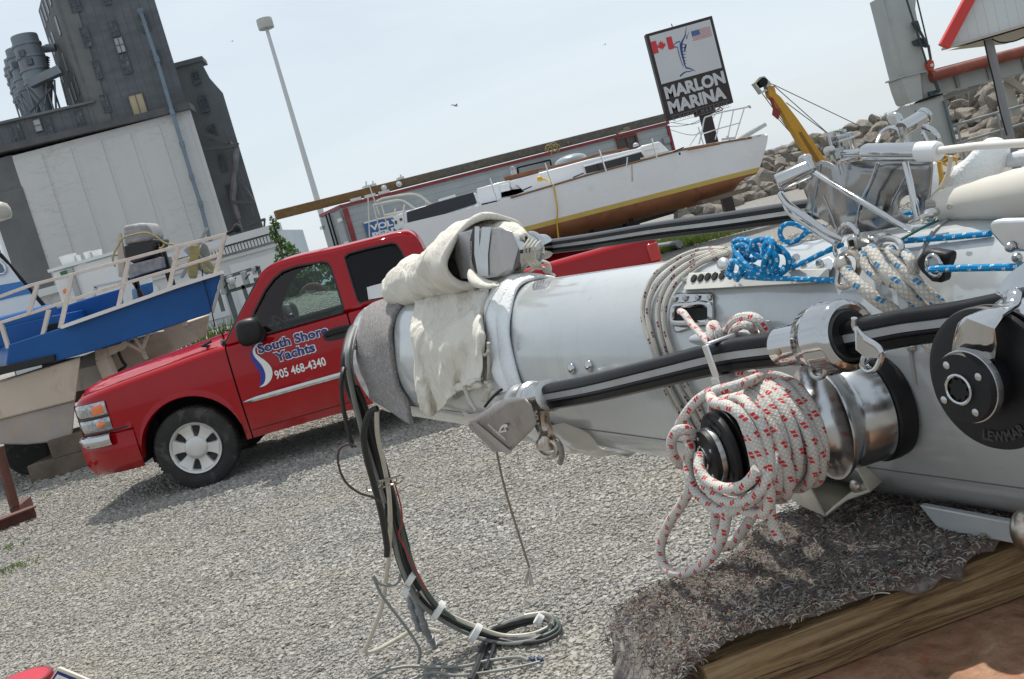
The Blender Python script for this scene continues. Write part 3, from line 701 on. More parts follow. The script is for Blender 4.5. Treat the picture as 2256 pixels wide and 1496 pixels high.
# the receding left face of the tower
b = MB(); lf = [B(*z1(508, 610), .3), B(*z1(405, 625), 11)]
b.add([V((lf[0].x+.05, lf[0].y, zb)), V((lf[1].x, lf[1].y, zb)), V((lf[1].x, lf[1].y, top_z)), V((lf[0].x+.05, lf[0].y, top_z)),
       V((lf[0].x+2, lf[0].y, zb)), V((lf[1].x+4, lf[1].y, zb)), V((lf[1].x+4, lf[1].y, top_z)), V((lf[0].x+2, lf[0].y, top_z))],
      [(0, 1, 2, 3), (4, 5, 6, 7), (0, 3, 7, 4), (1, 5, 6, 2), (3, 2, 6, 7)])
b.build('tower_side', CONC2, elev, smooth=0)
sd_ = (lf[1]-lf[0]); sd_.z = 0; sn = V((-abs(sd_.y), sd_.x if sd_.x < 0 else -sd_.x, 0)).normalized()
for k in range(9):
    for c_, w_ in ((.18, 1.0), (.42, 1.0), (.64, 1.0), (.84, .9)):
        if (k*7+int(c_*10)) % 5 == 0: continue
        z0 = zb+2+k*3.1; q = lf[0]+sd_*c_; b = MB(); dd = sd_.normalized()
        b.box(V((q.x, q.y, z0))+sn*.0, (w_, .1, 1.9), dd, sn); b.build('window', PANE, elev, smooth=0)
FRM = M('window_frame_grey', (.085, .095, .11), .7, 0, .2, 2)
def window(px, d=.0, fill=None, bars=(2, 3), par=None):
    (x0, y0), (x1, y1) = px; w_ = x1-x0
    a = B(*z1(x0, y0+w_*.0), d); c_ = B(*z1(x1, y1), d); a2 = B(*z1(x0+(y1-y0)*.26, y1), d); wd = (c_-a2).dot(BX); zt = B(*z1(x0, y0+.0), d).z; zb_ = c_.z+.0
    ctr = a2+BX*wd/2; ctr.z = (zt+zb_)/2; h = max(.8, zt-zb_)
    b = MB(); b.box(ctr+BN*.06, (wd, .12, h), BX, BD); o = b.build('window', fill or PANE, elev, smooth=0)
    b = MB()
    for i in range(bars[0]+1): b.box(ctr+BN*.13+BX*(wd*(i/bars[0]-.5)), (.07, .1, h+.1), BX, BD)
    for j in range(bars[1]+1): b.box(ctr+BN*.135+Z*(h*(j/bars[1]-.5)), (wd+.1, .1, .07), BX, BD)
    b.build('frame', FRM, o, smooth=0)
LITE = M('pale_boarding', (.36, .37, .37), .8, 0, .2, 1); TAN = M('tan_plywood', (.40, .33, .21), .8, 0, .12, .6, dirt=(.28, .22, .13), ds=1, da=.3)
for q in [((400, -30), (482, 62)), ((472, 168), (545, 270)), ((545, 362), (606, 460)), ((590, 562), (655, 655)), ((640, 132), (706, 208)), ((705, 328), (780, 425)), ((600, -40), (655, 22)), ((815, 90), (885, 180)), ((890, 300), (950, 375))]: window(q, .22)
window(((672, 228), (745, 304)), .22, LITE, (2, 2)); 
for q in [((72, 738), (152, 845)), ((258, 698), (326, 800)), ((438, 652), (510, 756))]: window(q, .28)
window(((195, 708), (257, 768)), .28, LITE, (1, 2))
window(((760, 566), (882, 692)), .20, TAN, (2, 1))
PIPE = M('blue_grey_pipe', (.16, .20, .24), .5, .3, .2, .4, dirt=(.2, .12, .08), ds=.4, da=.3)
b = MB(); pp = [B(*z1(*q), -.9) for q in ((828, 70), (922, 350), (1014, 660), (1072, 850), (1128, 1040), (1180, 1200), (1232, 1400))]
for p, q in zip(pp, pp[1:]): b.tube([p, q], .2, 10)
for p in pp[1:-1]: b.lathe(p-Z*.3, Z, [(0, .27), (.6, .27)], 12)
b.lathe(pp[0]-Z*.2, Z, [(0, .2), (.3, .32), (.5, .32)], 12); b.tube([pp[-1], pp[-1]-Z*14+BX*1.5], .2, 10); b.build('downpipe', PIPE, elev)
STEEL = M('weathered_steel_sheet', (.19, .215, .24), .55, .3, .2, .4, dirt=(.20, .11, .09), ds=.6, da=.35)
# dust collectors: steel drums with hopper bottoms on a frame
for i, (cx, cy, sc, d) in enumerate([(140, 212, 1.0, 4), (100, 288, .92, 9), (84, 345, .86, 14), (76, 395, .80, 19)]):
    c_ = B(*z1(cx, cy), d); r = 1.36*sc; h = 4.9*sc; b = MB()
    b.lathe(c_, -Z, [(0, .1), (.01, r*.98), (.15, r)]+[(h*f+e, r+o_) for f in (.18, .45, .72, .98) for e, o_ in ((0, 0), (.0, .12), (.25, .12), (.25, 0))]+[(h*1.0+.3, r), (h*1.0+3.4*sc, r*.25), (h+3.5*sc, .05)], 26)
    for a in (0, 1, 2, 3):
        t = rad(45+90*a); b.bar(c_-Z*(h*.95)+V((math.cos(t), math.sin(t), 0))*r, V((c_.x, c_.y, 0))+V((math.cos(t), math.sin(t), 0))*r+Z*(zw+.2), .16, .16)
    b.bar(c_-Z*(h+.4)+V((r, -r, 0)), V((c_.x-r, c_.y-r, zw+.5)),   .12, .12)
    o = b.build('dust_collector', STEEL, elev)
    for k in range(2):
        b = MB(); b.box(c_+V((-.2+k*.5, -r-.02, -h*(.42+.2*k))), (.6, .5, .6)); b.build('hatch', FRM, o, smooth=0)
b = MB(); a = B(*z1(235, 290), 6); b.tube([a, a+BX*1.6-Z*.2], .45, 12); b.box(B(*z1(268, 452), 2.0), (3.5, 1.2, .85), (BX+Z*.18).normalized(), BD); each(b, 'duct', STEEL, elev)
b = MB()
for k in range(5): q = B(*z1(250, 345+k*14), 7); b.box(q, (1.3, 1, .12), BX, BD)
for q0, q1 in (((170, 520), (300, 660)), ((300, 520), (180, 660)), ((320, 470), (330, 640)), ((360, 470), (400, 620))): b.bar(B(*z1(*q0), 1.2), B(*z1(*q1), 1.2), .16, .16)
each(b, 'collector_frame', M('dark_frame_steel', (.07, .07, .075), .7), elev, smooth=0)
# right-hand wing
b = MB(); pts = [B(*z1(*q), 9) for q in ((1030, 412), (1212, 352), (1250, 512), (1312, 548))]
r_ = [V((pts[0].x-6, pts[0].y, 0)), V((B(*z1(1535, 1290), 9).x, pts[3].y, 0)), V((pts[3].x, pts[3].y, pts[3].z)), V((pts[2].x, pts[2].y, pts[2].z+1)), V((pts[2].x-.4, pts[2].y, pts[1].z)), V((pts[0].x-6, pts[0].y, pts[1].z))]
b.prism(r_, (BD-BX*.4)*14); wing = b.build('wing', CONC2, elev, smooth=0)
b = MB(); b.prism([q+BN*.15 for q in (r_[4]-BX*8, r_[4]+BX*.3, r_[4]+BX*.3+Z*.5, r_[4]-BX*8+Z*.5)], BD*3); b.build('wing_coping', CONC2, elev, smooth=0)
for q in [((1130, 430), (1186, 488)), ((1172, 570), (1238, 652)), ((1228, 740), (1282, 800)), ((1284, 915), (1342, 998)), ((1330, 1090), (1388, 1165))]: window(q, 8.95, None, (2, 2))
b = MB(); RUSTP = M('rusty_spout', (.17, .145, .145), .6, .2, .3, .5, dirt=(.25, .27, .28), ds=.7, da=.4)
sp_ = [B(*z1(*q), 7.6) for q in ((1345, 835), (1392, 870), (1382, 1010), (1368, 1165), (1384, 1230), (1402, 1290), (1432, 1380))]
for (p, q), r0 in zip(zip(sp_, sp_[1:]), (.2, .36, .38, .36, .34, .2)): b.tube([p, q], r0, 8)
b.build('grain_spout', RUSTP, elev)
b = MB()
for q0, q1, w_ in (((1158, 775), (1345, 838), .5), ((1190, 885), (1395, 855), .4), ((1395, 865), (1398, 840), .3), ((1400, 1040), (1495, 1190), .3), ((1370, 1190), (1500, 1190), .35), ((1390, 1010), (1470, 1270), .18), ((1408, 1000), (1490, 1270), .18), ((1320, 770), (1375, 890), .25), ((1440, 1330), (1560, 1290), .3), ((1500, 1345), (1505, 1300), .2), ((1530, 1340), (1530, 1290), .2), ((1555, 1335), (1558, 1285), .2)):
    b.bar(B(*z1(*q0), 7.4), B(*z1(*q1), 7.4), w_, w_)
b.build('catwalk', M('dark_iron', (.09, .09, .09), .7), elev, smooth=0)
# low white annex with a dentilled cornice
YA = 72; ann = thing('white_annex', P(560, 560, YA)*1, 'low white building with a dentilled cornice below the grain elevator', 'building'); ann.location.z = 0
WANX = M('white_render', (.55, .56, .565), .8, 0, .06, .3, dirt=(.4, .4, .38), ds=.4, da=.25)
b = MB(); p = P(*z2(1380, 520), YA); q = P(*z2(1990, 345), YA); b.prism([V((p.x-14, YA, 0)), V((q.x, YA, 0)), V((q.x, YA, q.z)), V((p.x-14, YA, q.z))], V((0, 10, 0))); b.build('wall', WANX, ann, smooth=0)
b = MB(); b.box(V(((p.x-14+q.x)/2, YA-.3, q.z+.15)), (q.x-p.x+14.6, .8, .5)); n = 40
for k in range(n): b.box(V((p.x-3+k*(q.x-p.x+3)/n, YA-.25, q.z-.45)), (.28, .5, .45))
b.box(V(((p.x-14+q.x)/2, YA-.12, q.z-.95)), (q.x-p.x+14.2, .24, .22)); b.build('cornice', WANX, ann, smooth=0)
b = MB()
for k in range(3): b.box(V((q.x-2.2-k*4.2, YA-.06, q.z*.42)), (3.3, .12, q.z*.62))
b.build('wall_panel', M('white_render_panel', (.60, .61, .61), .8, 0, .05, .4), ann, smooth=0)
# ------------------------------------------------------------------ lamp post
YL = 46; lp0 = P(585, 55, YL); lx = lp0.x
lamp = thing('lamp_post', (lx, YL, 0), 'tall white lamp post with a drum shaped head against the sky', 'lamp post')
b = MB(); b.lathe((lx, YL, 0), Z, [(0, .16), (lp0.z-.1, .075)], 14); b.build('pole', M('white_pole', (.55, .56, .57), .5, 0, .05, 1), lamp)
b = MB(); b.lathe((lx, YL, lp0.z-.16), Z, [(0, .2), (.0, .33), (.03, .34), (.40, .34), (.43, .32), (.44, .05)], 24); b.lathe((lx, YL, lp0.z+.05), Z, [(0, .345), (.02, .345)], 24); b.build('lamp_head', M('grey_white_enamel', (.42, .43, .40), .5, 0, .08, 3), lamp)
b = MB(); b.lathe((lx, YL, lp0.z-.17), Z, [(0, .30), (.01, .30)], 20); b.build('lens', M('lamp_lens', (.25, .25, .24), .3), lamp)
# ------------------------------------------------------------------ gulls
FEA = M('gull_plumage', (.30, .29, .26), .8, 0, .25, 8)
def gull(c, sc, rot, lab):
    t = thing('gull', c, lab, 'bird', 'gulls in flight'); R_ = Matrix.Rotation(rot, 3, 'Y') @ Matrix.Rotation(.5, 3, 'Z')
    b = MB(); f = lambda x, y, z: V(c)+R_ @ V((x, y, z))*sc
    b.loft([[f(x, r*math.cos(a), r*.9*math.sin(a)) for a in [2*PI*k/10 for k in range(10)]] for x, r in ((-.32, .012), (-.22, .03), (-.08, .065), (.08, .07), (.17, .045), (.22, .042), (.26, .035), (.28, .012), (.33, .006))], True, True)
    b.add([f(-.2, -.03, 0), f(-.2, .03, 0), f(-.36, .07, .0), f(-.38, 0, 0), f(-.36, -.07, 0)], [(0, 1, 2, 3, 4)])
    b.build('body', FEA, t, smooth=60)
    for s_ in (-1, 1):
        b = MB(); prof = [(.05, .10, .02), (.28, .12, .16), (.48, .085, .14), (.68, .012, .02)]
        b.loft([[f(.06+w_*.5-y*.22*max(0, y-.25)*3, s_*y, z), f(.06-w_*.1-y*.22*max(0, y-.25)*3, s_*y, z+.012), f(.06-w_-y*.22*max(0, y-.25)*3, s_*y, z-.004)] for y, w_, z in prof], True, True)
        b.build('wing', FEA, t, smooth=60)
gull(P(1003, 233, 60), .62, rad(20), 'large brown-grey gull gliding in the middle of the sky'); gull(P(1333, 98, 110), .5, rad(-15), 'tiny distant gull in the sky left of the marina sign'); gull(P(512, 91, 120), .45, rad(10), 'tiny distant gull in the sky left of the lamp post')
# ------------------------------------------------------------------ trees, shrubs, heap seen past the truck
BARK = M('bark', (.09, .07, .05), .9, 0, .3, 8)
def tree(px, py_top, Y, h, w_, n, size, lab, cat='tree', nm='young_tree', group=None, nb=14, base_z=0, taper=1.0):
    tp = P(px, py_top, Y); x = tp.x; zt = tp.z; t = thing(nm, (x, Y, base_z), lab, cat, group)
    b = MB(); b.lathe((x, Y, base_z), Z, [(0, .09*h/3), ((zt-base_z)*.55, .05*h/3), ((zt-base_z)*.95, .015)], 8)
    bl = []
    for k in range(nb):
        f = k/(nb-1); zz = zt-h+h*f; rr = w_*(1-f*taper*.85)*.75*random.uniform(.6, 1.1); a = random.uniform(0, 6.28)
        c_ = V((x+math.cos(a)*rr*.75, Y+math.sin(a)*rr*.75, zz)); bl.append((c_, (w_*.34*(1.15-f*taper*.7), w_*.34*(1.15-f*taper*.7), h/nb*1.5)))
        b.tube([V((x, Y, max(base_z+.1, zz-.4))), c_], [.03*h/3, .008], 5)
    b.build('trunk', BARK, t); leaves('crown', bl, n, size, LEAF, t)
tree(600, 487, 44, 3.4, 1.0, 1500, .085, 'slender young tree beside the end of the white annex', nb=18)
tree(640, 545, 42, 1.9, 1.0, 800, .085, 'short bushy tree just right of the slender young tree', nb=9)
for i, (px, py, Y, h, w_, lab) in enumerate([(628, 600, 24, 1.5, 1.0, 'dense green shrub seen through the left of the truck window'), (690, 578, 25, 2.0, 1.3, 'tall green shrub behind the middle of the truck window'), (745, 566, 26, 2.0, 1.2, 'green shrub behind the rear of the truck window'), (585, 640, 22, 1.1, .7, 'low shrub behind the truck windscreen')]):
    tree(px, py, Y, h, w_, 2600, .075, lab, 'shrub', 'shrub', 'shrubs behind the truck', nb=16, taper=.35)
hp = G(690, 815); hx_, hy_ = P(690, 700, 17).x, 17.0; b = MB(); rg = []
for j in range(14):
    r = 3.0*j/13; rg.append([V((hx_+r*math.cos(2*PI*k/48)*1.15, hy_+r*.8*math.sin(2*PI*k/48), max(-.05, 1.36*(1-(r/3.0)**1.6)+random.gauss(0, .03)))) for k in range(48)])
b.loft(rg); tag(b.build('gravel_heap', GRAVEL_BED, smooth=60), 'heap of grey crushed stone seen through the truck door window', 'gravel heap')
c_ = P(692, 655, 19.5); b = MB(); b.tube([c_-V((.0, 0, 0))+V((math.cos(a), 0, math.sin(a)))*.21 for a in [2*PI*k/20 for k in range(20)]], .07, 8, closed=True); b.bar(V((c_.x-.2, 19.5, 0)), c_-Z*.25, .1, .1); b.bar(V((c_.x+.2, 19.5, 0)), c_-Z*.25, .1, .1)
tag(b.build('rusty_hoop', M('brown_rust', (.10, .055, .035), .85, 0, .3, 6)), 'rusty round hoop standing behind the gravel heap', 'hoop')
# ------------------------------------------------------------------ electric meters on a rack
YM = 22; rk = thing('meter_rack', V((P(500, 640, YM).x, YM, 0)), 'rack of grey electric boxes and a round meter behind the blue boat', 'meter rack')
GBOX = M('grey_box_enamel', (.33, .35, .36), .5, .1, .08, 3, dirt=(.25, .2, .15), ds=3, da=.2); b = MB()
for q0, q1 in (((1575, 700), (1850, 612)), ((1590, 800), (1860, 725)), ((1555, 770), (1600, 930)), ((1848, 612), (1868, 680)), ((1640, 800), (1690, 960)), ((1740, 740), (1800, 930))): b.bar(P(*z2(*q0), YM), P(*z2(*q1), YM), .07, .07)
for x in (1600, 1830): q = P(*z2(x, 690), YM+.06); b.bar(V((q.x, YM+.06, 0)), q, .08, .08)
b.build('frame', M('rack_rail', (.13, .15, .16), .6, .2), rk, smooth=0)
for (x0, y0, x1, y1) in ((1572, 700, 1640, 808), (1628, 668, 1700, 768), (1726, 640, 1800, 738), (1806, 612, 1848, 664)):
    p = P(*z2(x0, y0), YM-.05); q = P(*z2(x1, y1), YM-.05); b = MB(); b.box(((p.x+q.x)/2, YM-.14, (p.z+q.z)/2), (abs(q.x-p.x)*.85, .16, abs(p.z-q.z)*.85)); o = b.build('electric_box', GBOX, rk, bevel=.01)
    b = MB(); b.bar(V((p.x+.08, YM-.235, (p.z+q.z)/2-.03)), V((p.x+.2, YM-.235, (p.z+q.z)/2+.06)), .03, .02); b.build('lever', dark, o, smooth=0)
q = P(*z2(1662, 712), YM-.24); b = MB(); b.lathe(q, V((0, -1, 0)), [(0, .075), (.04, .075), (.07, .05), (.085, 0.001)], 16); b.build('meter', M('meter_glass', (.5, .52, .5), .15), rk)
# ------------------------------------------------------------------ white site cabin behind the boat
YW = 21; cab = thing('storage_cabin', V((P(180, 640, YW).x, YW, 0)), 'white storage cabin with lidded tubs on its roof behind the blue boat', 'cabin')
WC = M('white_panel', (.66, .67, .67), .5, 0, .05, 1, dirt=(.5, .48, .44), ds=2, da=.2)
p = P(*z2(372, 655), YW); q = P(*z2(798, 520), YW); zt = (p.z+q.z)/2; b = MB(); b.prism([V((p.x, YW, .3)), V((q.x, YW, .3)), V((q.x, YW, zt)), V((p.x, YW, zt))], V((0, 2, 0))); b.build('body', WC, cab, bevel=.03)
b = MB(); b.box(((p.x+q.x)/2, YW+1, zt+.03), (q.x-p.x+.1, 2.1, .06)); b.build('roof', WC, cab, smooth=0)
b = MB(); r0 = P(*z2(545, 760), YW-.02); b.box((r0.x, YW-.03, r0.z-.25), (.11, .06, 1.3)); b.build('pipe_cover', GBOX, cab, smooth=0)
for (x, y, w_, h, nm) in ((492, 560, .32, .18, 'tub'), (635, 535, .16, .14, 'tub'), (695, 515, .2, .12, 'tub'), (565, 560, .10, .12, 'tub')):
    t = P(*z2(x, y), YW+.4); b = MB(); b.lathe((t.x, YW+.4, zt+.06), Z, [(0, w_*.42), (h, w_*.5), (h, w_*.54), (h+.025, w_*.54), (h+.03, .02)], 16); b.build(nm, WC, cab)
g0 = P(*z2(468, 655), YW-.01); b = MB(); b.box((g0.x, YW-.03, g0.z), (.17, .04, .09)); b.build('sign_plate', M('green_plate', (.02, .12, .05), .5), cab, smooth=0)
g0 = P(*z2(466, 785), YW-.05); b = MB(); b.ball((g0.x, YW-.05, g0.z), .05); b.build('orange_lamp', AMB, cab)
# ------------------------------------------------------------------ blue work boat on blocks behind the truck
YB = 13.6; BLUE = M('royal_blue_paint', (.010, .085, .28), .4, 0, .14, 1.2, coat=.0, spec=.25, dirt=(.015, .10, .30), ds=1.4, da=.35, bump=.12, bs=2)
CREAM = M('cream_paint', (.55, .46, .37), .6, 0, .1, 1.0, dirt=(.34, .25, .18), ds=2, da=.4, bump=.1, bs=20)
RAILP = M('cream_rail_paint', (.62, .55, .48), .5, 0, .08, 6, dirt=(.28, .12, .06), ds=7, da=.25)
boat = thing('work_boat', V((P(250, 800, YB).x, YB, .4)), 'blue steel work boat with cream rails and cream twin hulls propped on blocks', 'boat')
def q2(x, y, dy=0): return P(*z2(x, y), YB+dy)
b = MB(); slab(b, [(1590, 652), (1512, 942), (1150, 1062), (700, 1205), (390, 1292), (45, 1322), (62, 1168), (300, 1092), (450, 1045), (940, 872)], YB, 3.0, z2, -2.4); b.build('bulwark', BLUE, boat, bevel=.015)
b = MB(); ed = [q2(*q, -.03) for q in ((452, 1040), (700, 952), (940, 868), (1270, 752), (1592, 650))]
for p, q in zip(ed, ed[1:]): b.bar(p, q, .14, .045, Z)
b.build('gunwale', M('white_gunwale', (.72, .70, .66), .5, 0, .06, 3), boat, smooth=0)
b = MB(); slab(b, [(1512, 935), (1590, 655), (1600, 660), (1525, 945)], YB-.01, .06, z2); b.build('bow_plate', M('grey_bow_plate', (.35, .35, .36), .5, 0, .1, 3), boat, smooth=0)
b = MB(); slab(b, [(20, 1320), (385, 1240), (388, 1290), (0, 1385), (-100, 1420), (-100, 1340)], YB-.06, .3, z2); b.build('fender_strake', black_rubber, boat, bevel=.01)
# near and far hulls
def z8(x, y): return x/2.033, 760+y/2.033
b = MB(); slab(b, [(-260, 270), (0, 165), (190, 105), (362, 52), (338, 250), (0, 335), (-260, 390)], YB+.1, .95, z8, -.5); h1 = b.build('near_hull', CREAM, boat, bevel=.02)
b = MB(); slab(b, [(-260, 385), (0, 332), (338, 248), (325, 412), (268, 432), (120, 447), (-260, 440)], YB+.14, .87, z8, -.45); b.build('bare_bottom', M('grey_primer', (.34, .30, .28), .8, 0, .15, 2, dirt=(.42, .33, .25), ds=3, da=.5), h1, bevel=.02)
b = MB(); slab(b, [(880, 1175), (1060, 1105), (1508, 948), (1482, 1105), (1050, 1310), (760, 1470), (760, 1300)], YB+1.6, 1.1, z2, -1); b.build('far_hull', CREAM, boat, bevel=.02)
b = MB(); slab(b, [(575, 1255), (760, 1190), (1100, 1085), (1100, 1300), (760, 1500), (300, 1680), (300, 1300)], YB+2.75, .1, z2); b.build('tunnel_shade_sheet', M('shadowed_ply', (.10, .075, .055), .9), boat, smooth=0)  # deep shade of the tunnel between the hulls, put in as a dark sheet
b = MB()
for q0, q1, w_ in (((880, 1140), (1020, 1215), .05), ((1020, 1210), (1050, 1275), .05), ((965, 1115), (1025, 1205), .045), ((1065, 1085), (1015, 1210), .045), ((735, 1190), (740, 1280), .16), ((740, 1270), (810, 1440), .17)): b.bar(q2(*q0, .5), q2(*q1, .5), w_, w_)
each(b, 'strut', CREAM, boat, bevel=.008)
b = MB(); slab(b, [(690, 1210), (780, 1180), (860, 1160), (830, 1220), (760, 1260), (700, 1245)], YB+.45, .4, z2); b.build('bracket', CREAM, boat, bevel=.01)
b = MB(); b.tube(spline([q2(*q, .7) for q in ((860, 1165), (850, 1220), (880, 1290), (900, 1320), (860, 1350), (850, 1370))], 5), .022, 6); b.build('hose', black_rubber, boat)
b = MB(); b.box(q2(1190, 1040, .4), (.5, .3, .06)); b.box(q2(1255, 1030, .4), (.25, .25, .08)); each(b, 'step', CREAM, boat, smooth=0)
# deck house, engine cover
b = MB(); slab(b, [(395, 912), (640, 832), (880, 760), (890, 960), (640, 1040), (395, 1070)], YB+1.4, 1.2, z2, -.6); b.build('deck_box', BLUE, boat, bevel=.02)
b = MB(); slab(b, [(1000, 740), (1095, 712), (1102, 790), (1010, 840)], YB+1.9, .8, z2, -.4); b.build('deck_locker', M('pale_blue_paint', (.03, .13, .30), .5, 0, .1, 2), boat, bevel=.02)
b = MB(); b.tube([q2(-160, 1085, .5), q2(395, 940, .5)], .135, 14); slab(b, [(-160, 1090), (390, 960), (425, 1065), (300, 1098), (60, 1170), (-160, 1230)], YB+.35, 1.4, z2); b.build('engine_cover', BLUE, boat, bevel=.01)
b = MB(); slab(b, [(340, 1030), (420, 1010), (425, 1060), (335, 1085)], YB+.30, .06, z2); b.build('vent_grille', dark, boat, smooth=0)
# rails
b = MB(); b2 = MB(); RR = .040
top = [(-60, 842), (0, 825), (225, 742), (560, 655), (920, 558), (1270, 464), (1625, 378)]; mid = [(-60, 1030), (0, 1012), (215, 945), (475, 860), (865, 738), (1245, 628), (1585, 520)]
for ln_ in (top, mid):
    pp = [q2(*q, .03) for q in ln_]
    for p, q in zip(pp, pp[1:]): b.bar(p, q, RR, RR, Z)
b.build('rail', RAILP, boat, bevel=.004)
for q0, q1 in (((270, 735), (205, 950)), ((520, 660), (432, 1050)), ((922, 560), (850, 895)), ((1275, 468), (1212, 770)), ((1612, 384), (1545, 655)), ((350, 920), (308, 1098)), ((5, 1010), (62, 1195))):
    b = MB(); b.bar(q2(*q0, .03), q2(*q1, .03), .05, .05, V((0, 1, 0))); b.build('stanchion', RAILP, boat, bevel=.004)
b = MB(); pp = [q2(*q, 2.7) for q in ((675, 755), (880, 712), (1200, 595), (1590, 470))]
for p, q in zip(pp, pp[1:]): b.bar(p, q, RR, RR, Z)
pp = [q2(*q, 2.7) for q in ((1230, 600), (1400, 560), (1590, 525))]
for p, q in zip(pp, pp[1:]): b.bar(p, q, RR, RR, Z)
for x in (690, 1000, 1400): b.bar(q2(x, 755-(x-690)*.3, 2.7), q2(x-40, 900-(x-690)*.3, 2.7), .04, .04)
b.build('rail', RAILP, boat, smooth=0)
b = MB(); p = q2(1625, 376, .03); b.lathe(p, (q2(1690, 340, .03)-p), [(0, .02), (.10, .02), (.105, .035), (.13, .055), (.18, .06), (.20, .03)], 14); b.build('bow_light', black_plastic, boat)
b = MB(); b.tube(spline([q2(*q, -.05) for q in ((1450, 630), (1455, 700), (1490, 820), (1515, 920), (1540, 1040))], 5), .008, 5); b.build('dangling_line', dark, boat)
# helm seat on its stand
GV = M('grey_vinyl', (.27, .265, .27), .6, 0, .2, 9, dirt=(.55, .54, .54), ds=7, da=.35, bump=.1, bs=15)
seat = thing('helm_seat', q2(1030, 830, .9), 'black and grey padded helm seat on a black stand aboard the blue boat', 'boat seat')
b = MB(); slab(b, [(876, 318), (1000, 296), (1045, 300), (1078, 345), (1095, 405), (1070, 430), (960, 445), (890, 460)], YB+.6, .55, z2); b.build('backrest', GV, seat, bevel=.04)
b = MB(); slab(b, [(885, 462), (960, 446), (1070, 432), (1098, 410), (1112, 425), (1095, 500), (1080, 540), (960, 590), (900, 560)], YB+.57, .65, z2); b.build('seat', M('black_vinyl', (.015, .015, .017), .5, 0, .2, 9), seat, bevel=.03)
b = MB(); slab(b, [(905, 600), (1150, 540), (1165, 620), (1000, 670), (925, 700)], YB+.55, .5, z2); b.build('seat_base', M('scuffed_plate', (.23, .23, .24), .5, .3, .3, 14), seat, bevel=.01)
b = MB()
for q0, q1 in (((940, 690), (1030, 832)), ((975, 690), (1005, 832)), ((1118, 430), (1225, 742)), ((1155, 430), (1245, 742)), ((920, 700), (1170, 640)), ((1080, 350), (1110, 480))): b.bar(q2(*q0, .75), q2(*q1, .75), .045, .045)
b.build('stand', black_plastic, seat, smooth=0)
b = MB(); slab(b, [(850, 370), (862, 368), (895, 560), (880, 690), (850, 680), (838, 420)], YB+.8, .05, z2); slab(b, [(1048, 305), (1092, 295), (1108, 365), (1085, 375)], YB+1.0, .05, z2); each(b, 'board', M('pale_wood', (.5, .42, .33), .7, 0, .15, 6), seat, smooth=0)
YROPE = rope_mat('yellow_rope', (.40, .36, .17), (.25, .22, .12), .03, .05)
b = MB(); b.tube(spline([q2(*q, .45) for q in ((825, 610), (808, 560), (820, 510), (850, 455), (880, 405), (960, 380), (1045, 366), (1110, 390), (1180, 438), (1240, 452), (1310, 462))], 6), .013, 7); b.tube(spline([q2(*q, .45) for q in ((1180, 438), (1165, 470), (1140, 480))], 4), .013, 7)
tag(b.build('mooring_rope', YROPE), 'yellow rope looped over the helm seat of the blue boat', 'rope')
# anchor
GALV = M('galvanised', (.27, .29, .30), .5, .5, .2, 6); an = thing('anchor', q2(1440, 640, .5), 'grey galvanised anchor lashed inside the bow rail', 'anchor')
b = MB()
slab(b, [(1312, 492), (1350, 458), (1420, 520), (1480, 570), (1470, 610), (1400, 580)], YB+.35, .04, z2); slab(b, [(1400, 560), (1450, 430), (1485, 460), (1505, 520), (1440, 600)], YB+.42, .04, z2); slab(b, [(1420, 560), (1520, 580), (1540, 640), (1475, 668), (1410, 625)], YB+.3, .04, z2)
each(b, 'fluke', GALV, an, bevel=.008); b = MB(); b.bar(q2(1484, 335, .32), q2(1300, 690, .32), .035, .035); b.build('shank', GALV, an)
b = MB()
for k in range(5):
    dx = 8*k; b.tube(spline([q2(*q, .22) for q in ((1360+dx, 470), (1375+dx, 462), (1395+dx, 480), (1385+dx*.8, 560), (1380+dx, 640), (1365+dx, 690), (1352+dx, 620), (1368+dx, 540), (1360+dx, 470))], 5), .014, 6)
for k in range(3): b.tube(spline([q2(*q, .18) for q in ((1440+10*k, 590), (1480+8*k, 570), (1530, 610+8*k), (1520, 650), (1470, 620+10*k), (1440+10*k, 590))], 5), .018, 6)
tag(b.build('yellow_rope_coil', YROPE), 'yellow rope coil hung on the anchor at the bow of the blue boat', 'rope')
# blocks under the hulls, trailer wheel
WOODD = M('old_timber', (.13, .10, .075), .85, 0, .3, 4, bump=.3, bs=20)
for i, (px, py, w_, h, dz, lab) in enumerate([(165, 1000, .5, .25, .24, 'upper timber block under the bow of the blue boat'), (150, 1035, .9, .24, 0, 'lower timber block under the bow of the blue boat')]):
    q = P(px, py, YB+.4); b = MB(); b.box((q.x+.1, YB+.5, dz+h/2), (w_, .9, h)); tag(b.build('timber_block', WOODD, bevel=.01), lab, 'timber block')
tw = thing('trailer_wheel', V((P(62, 990, YB+1.2).x, YB+1.2, 0)), 'black trailer wheel in the shade under the blue boat', 'wheel'); b = MB(); b.lathe((P(62, 990, YB+1.2).x, YB+1.1, .33), V((0, 1, 0)), [(0, .2), (0, .3), (.03, .33), (.17, .33), (.2, .3), (.2, .2)], 26); b.build('tyre', TYRE, tw); b = MB(); b.lathe((P(62, 990, YB+1.2).x, YB+1.13, .33), V((0, 1, 0)), [(0, .02), (0, .19), (.1, .2)], 20); b.build('rim', satin, tw)
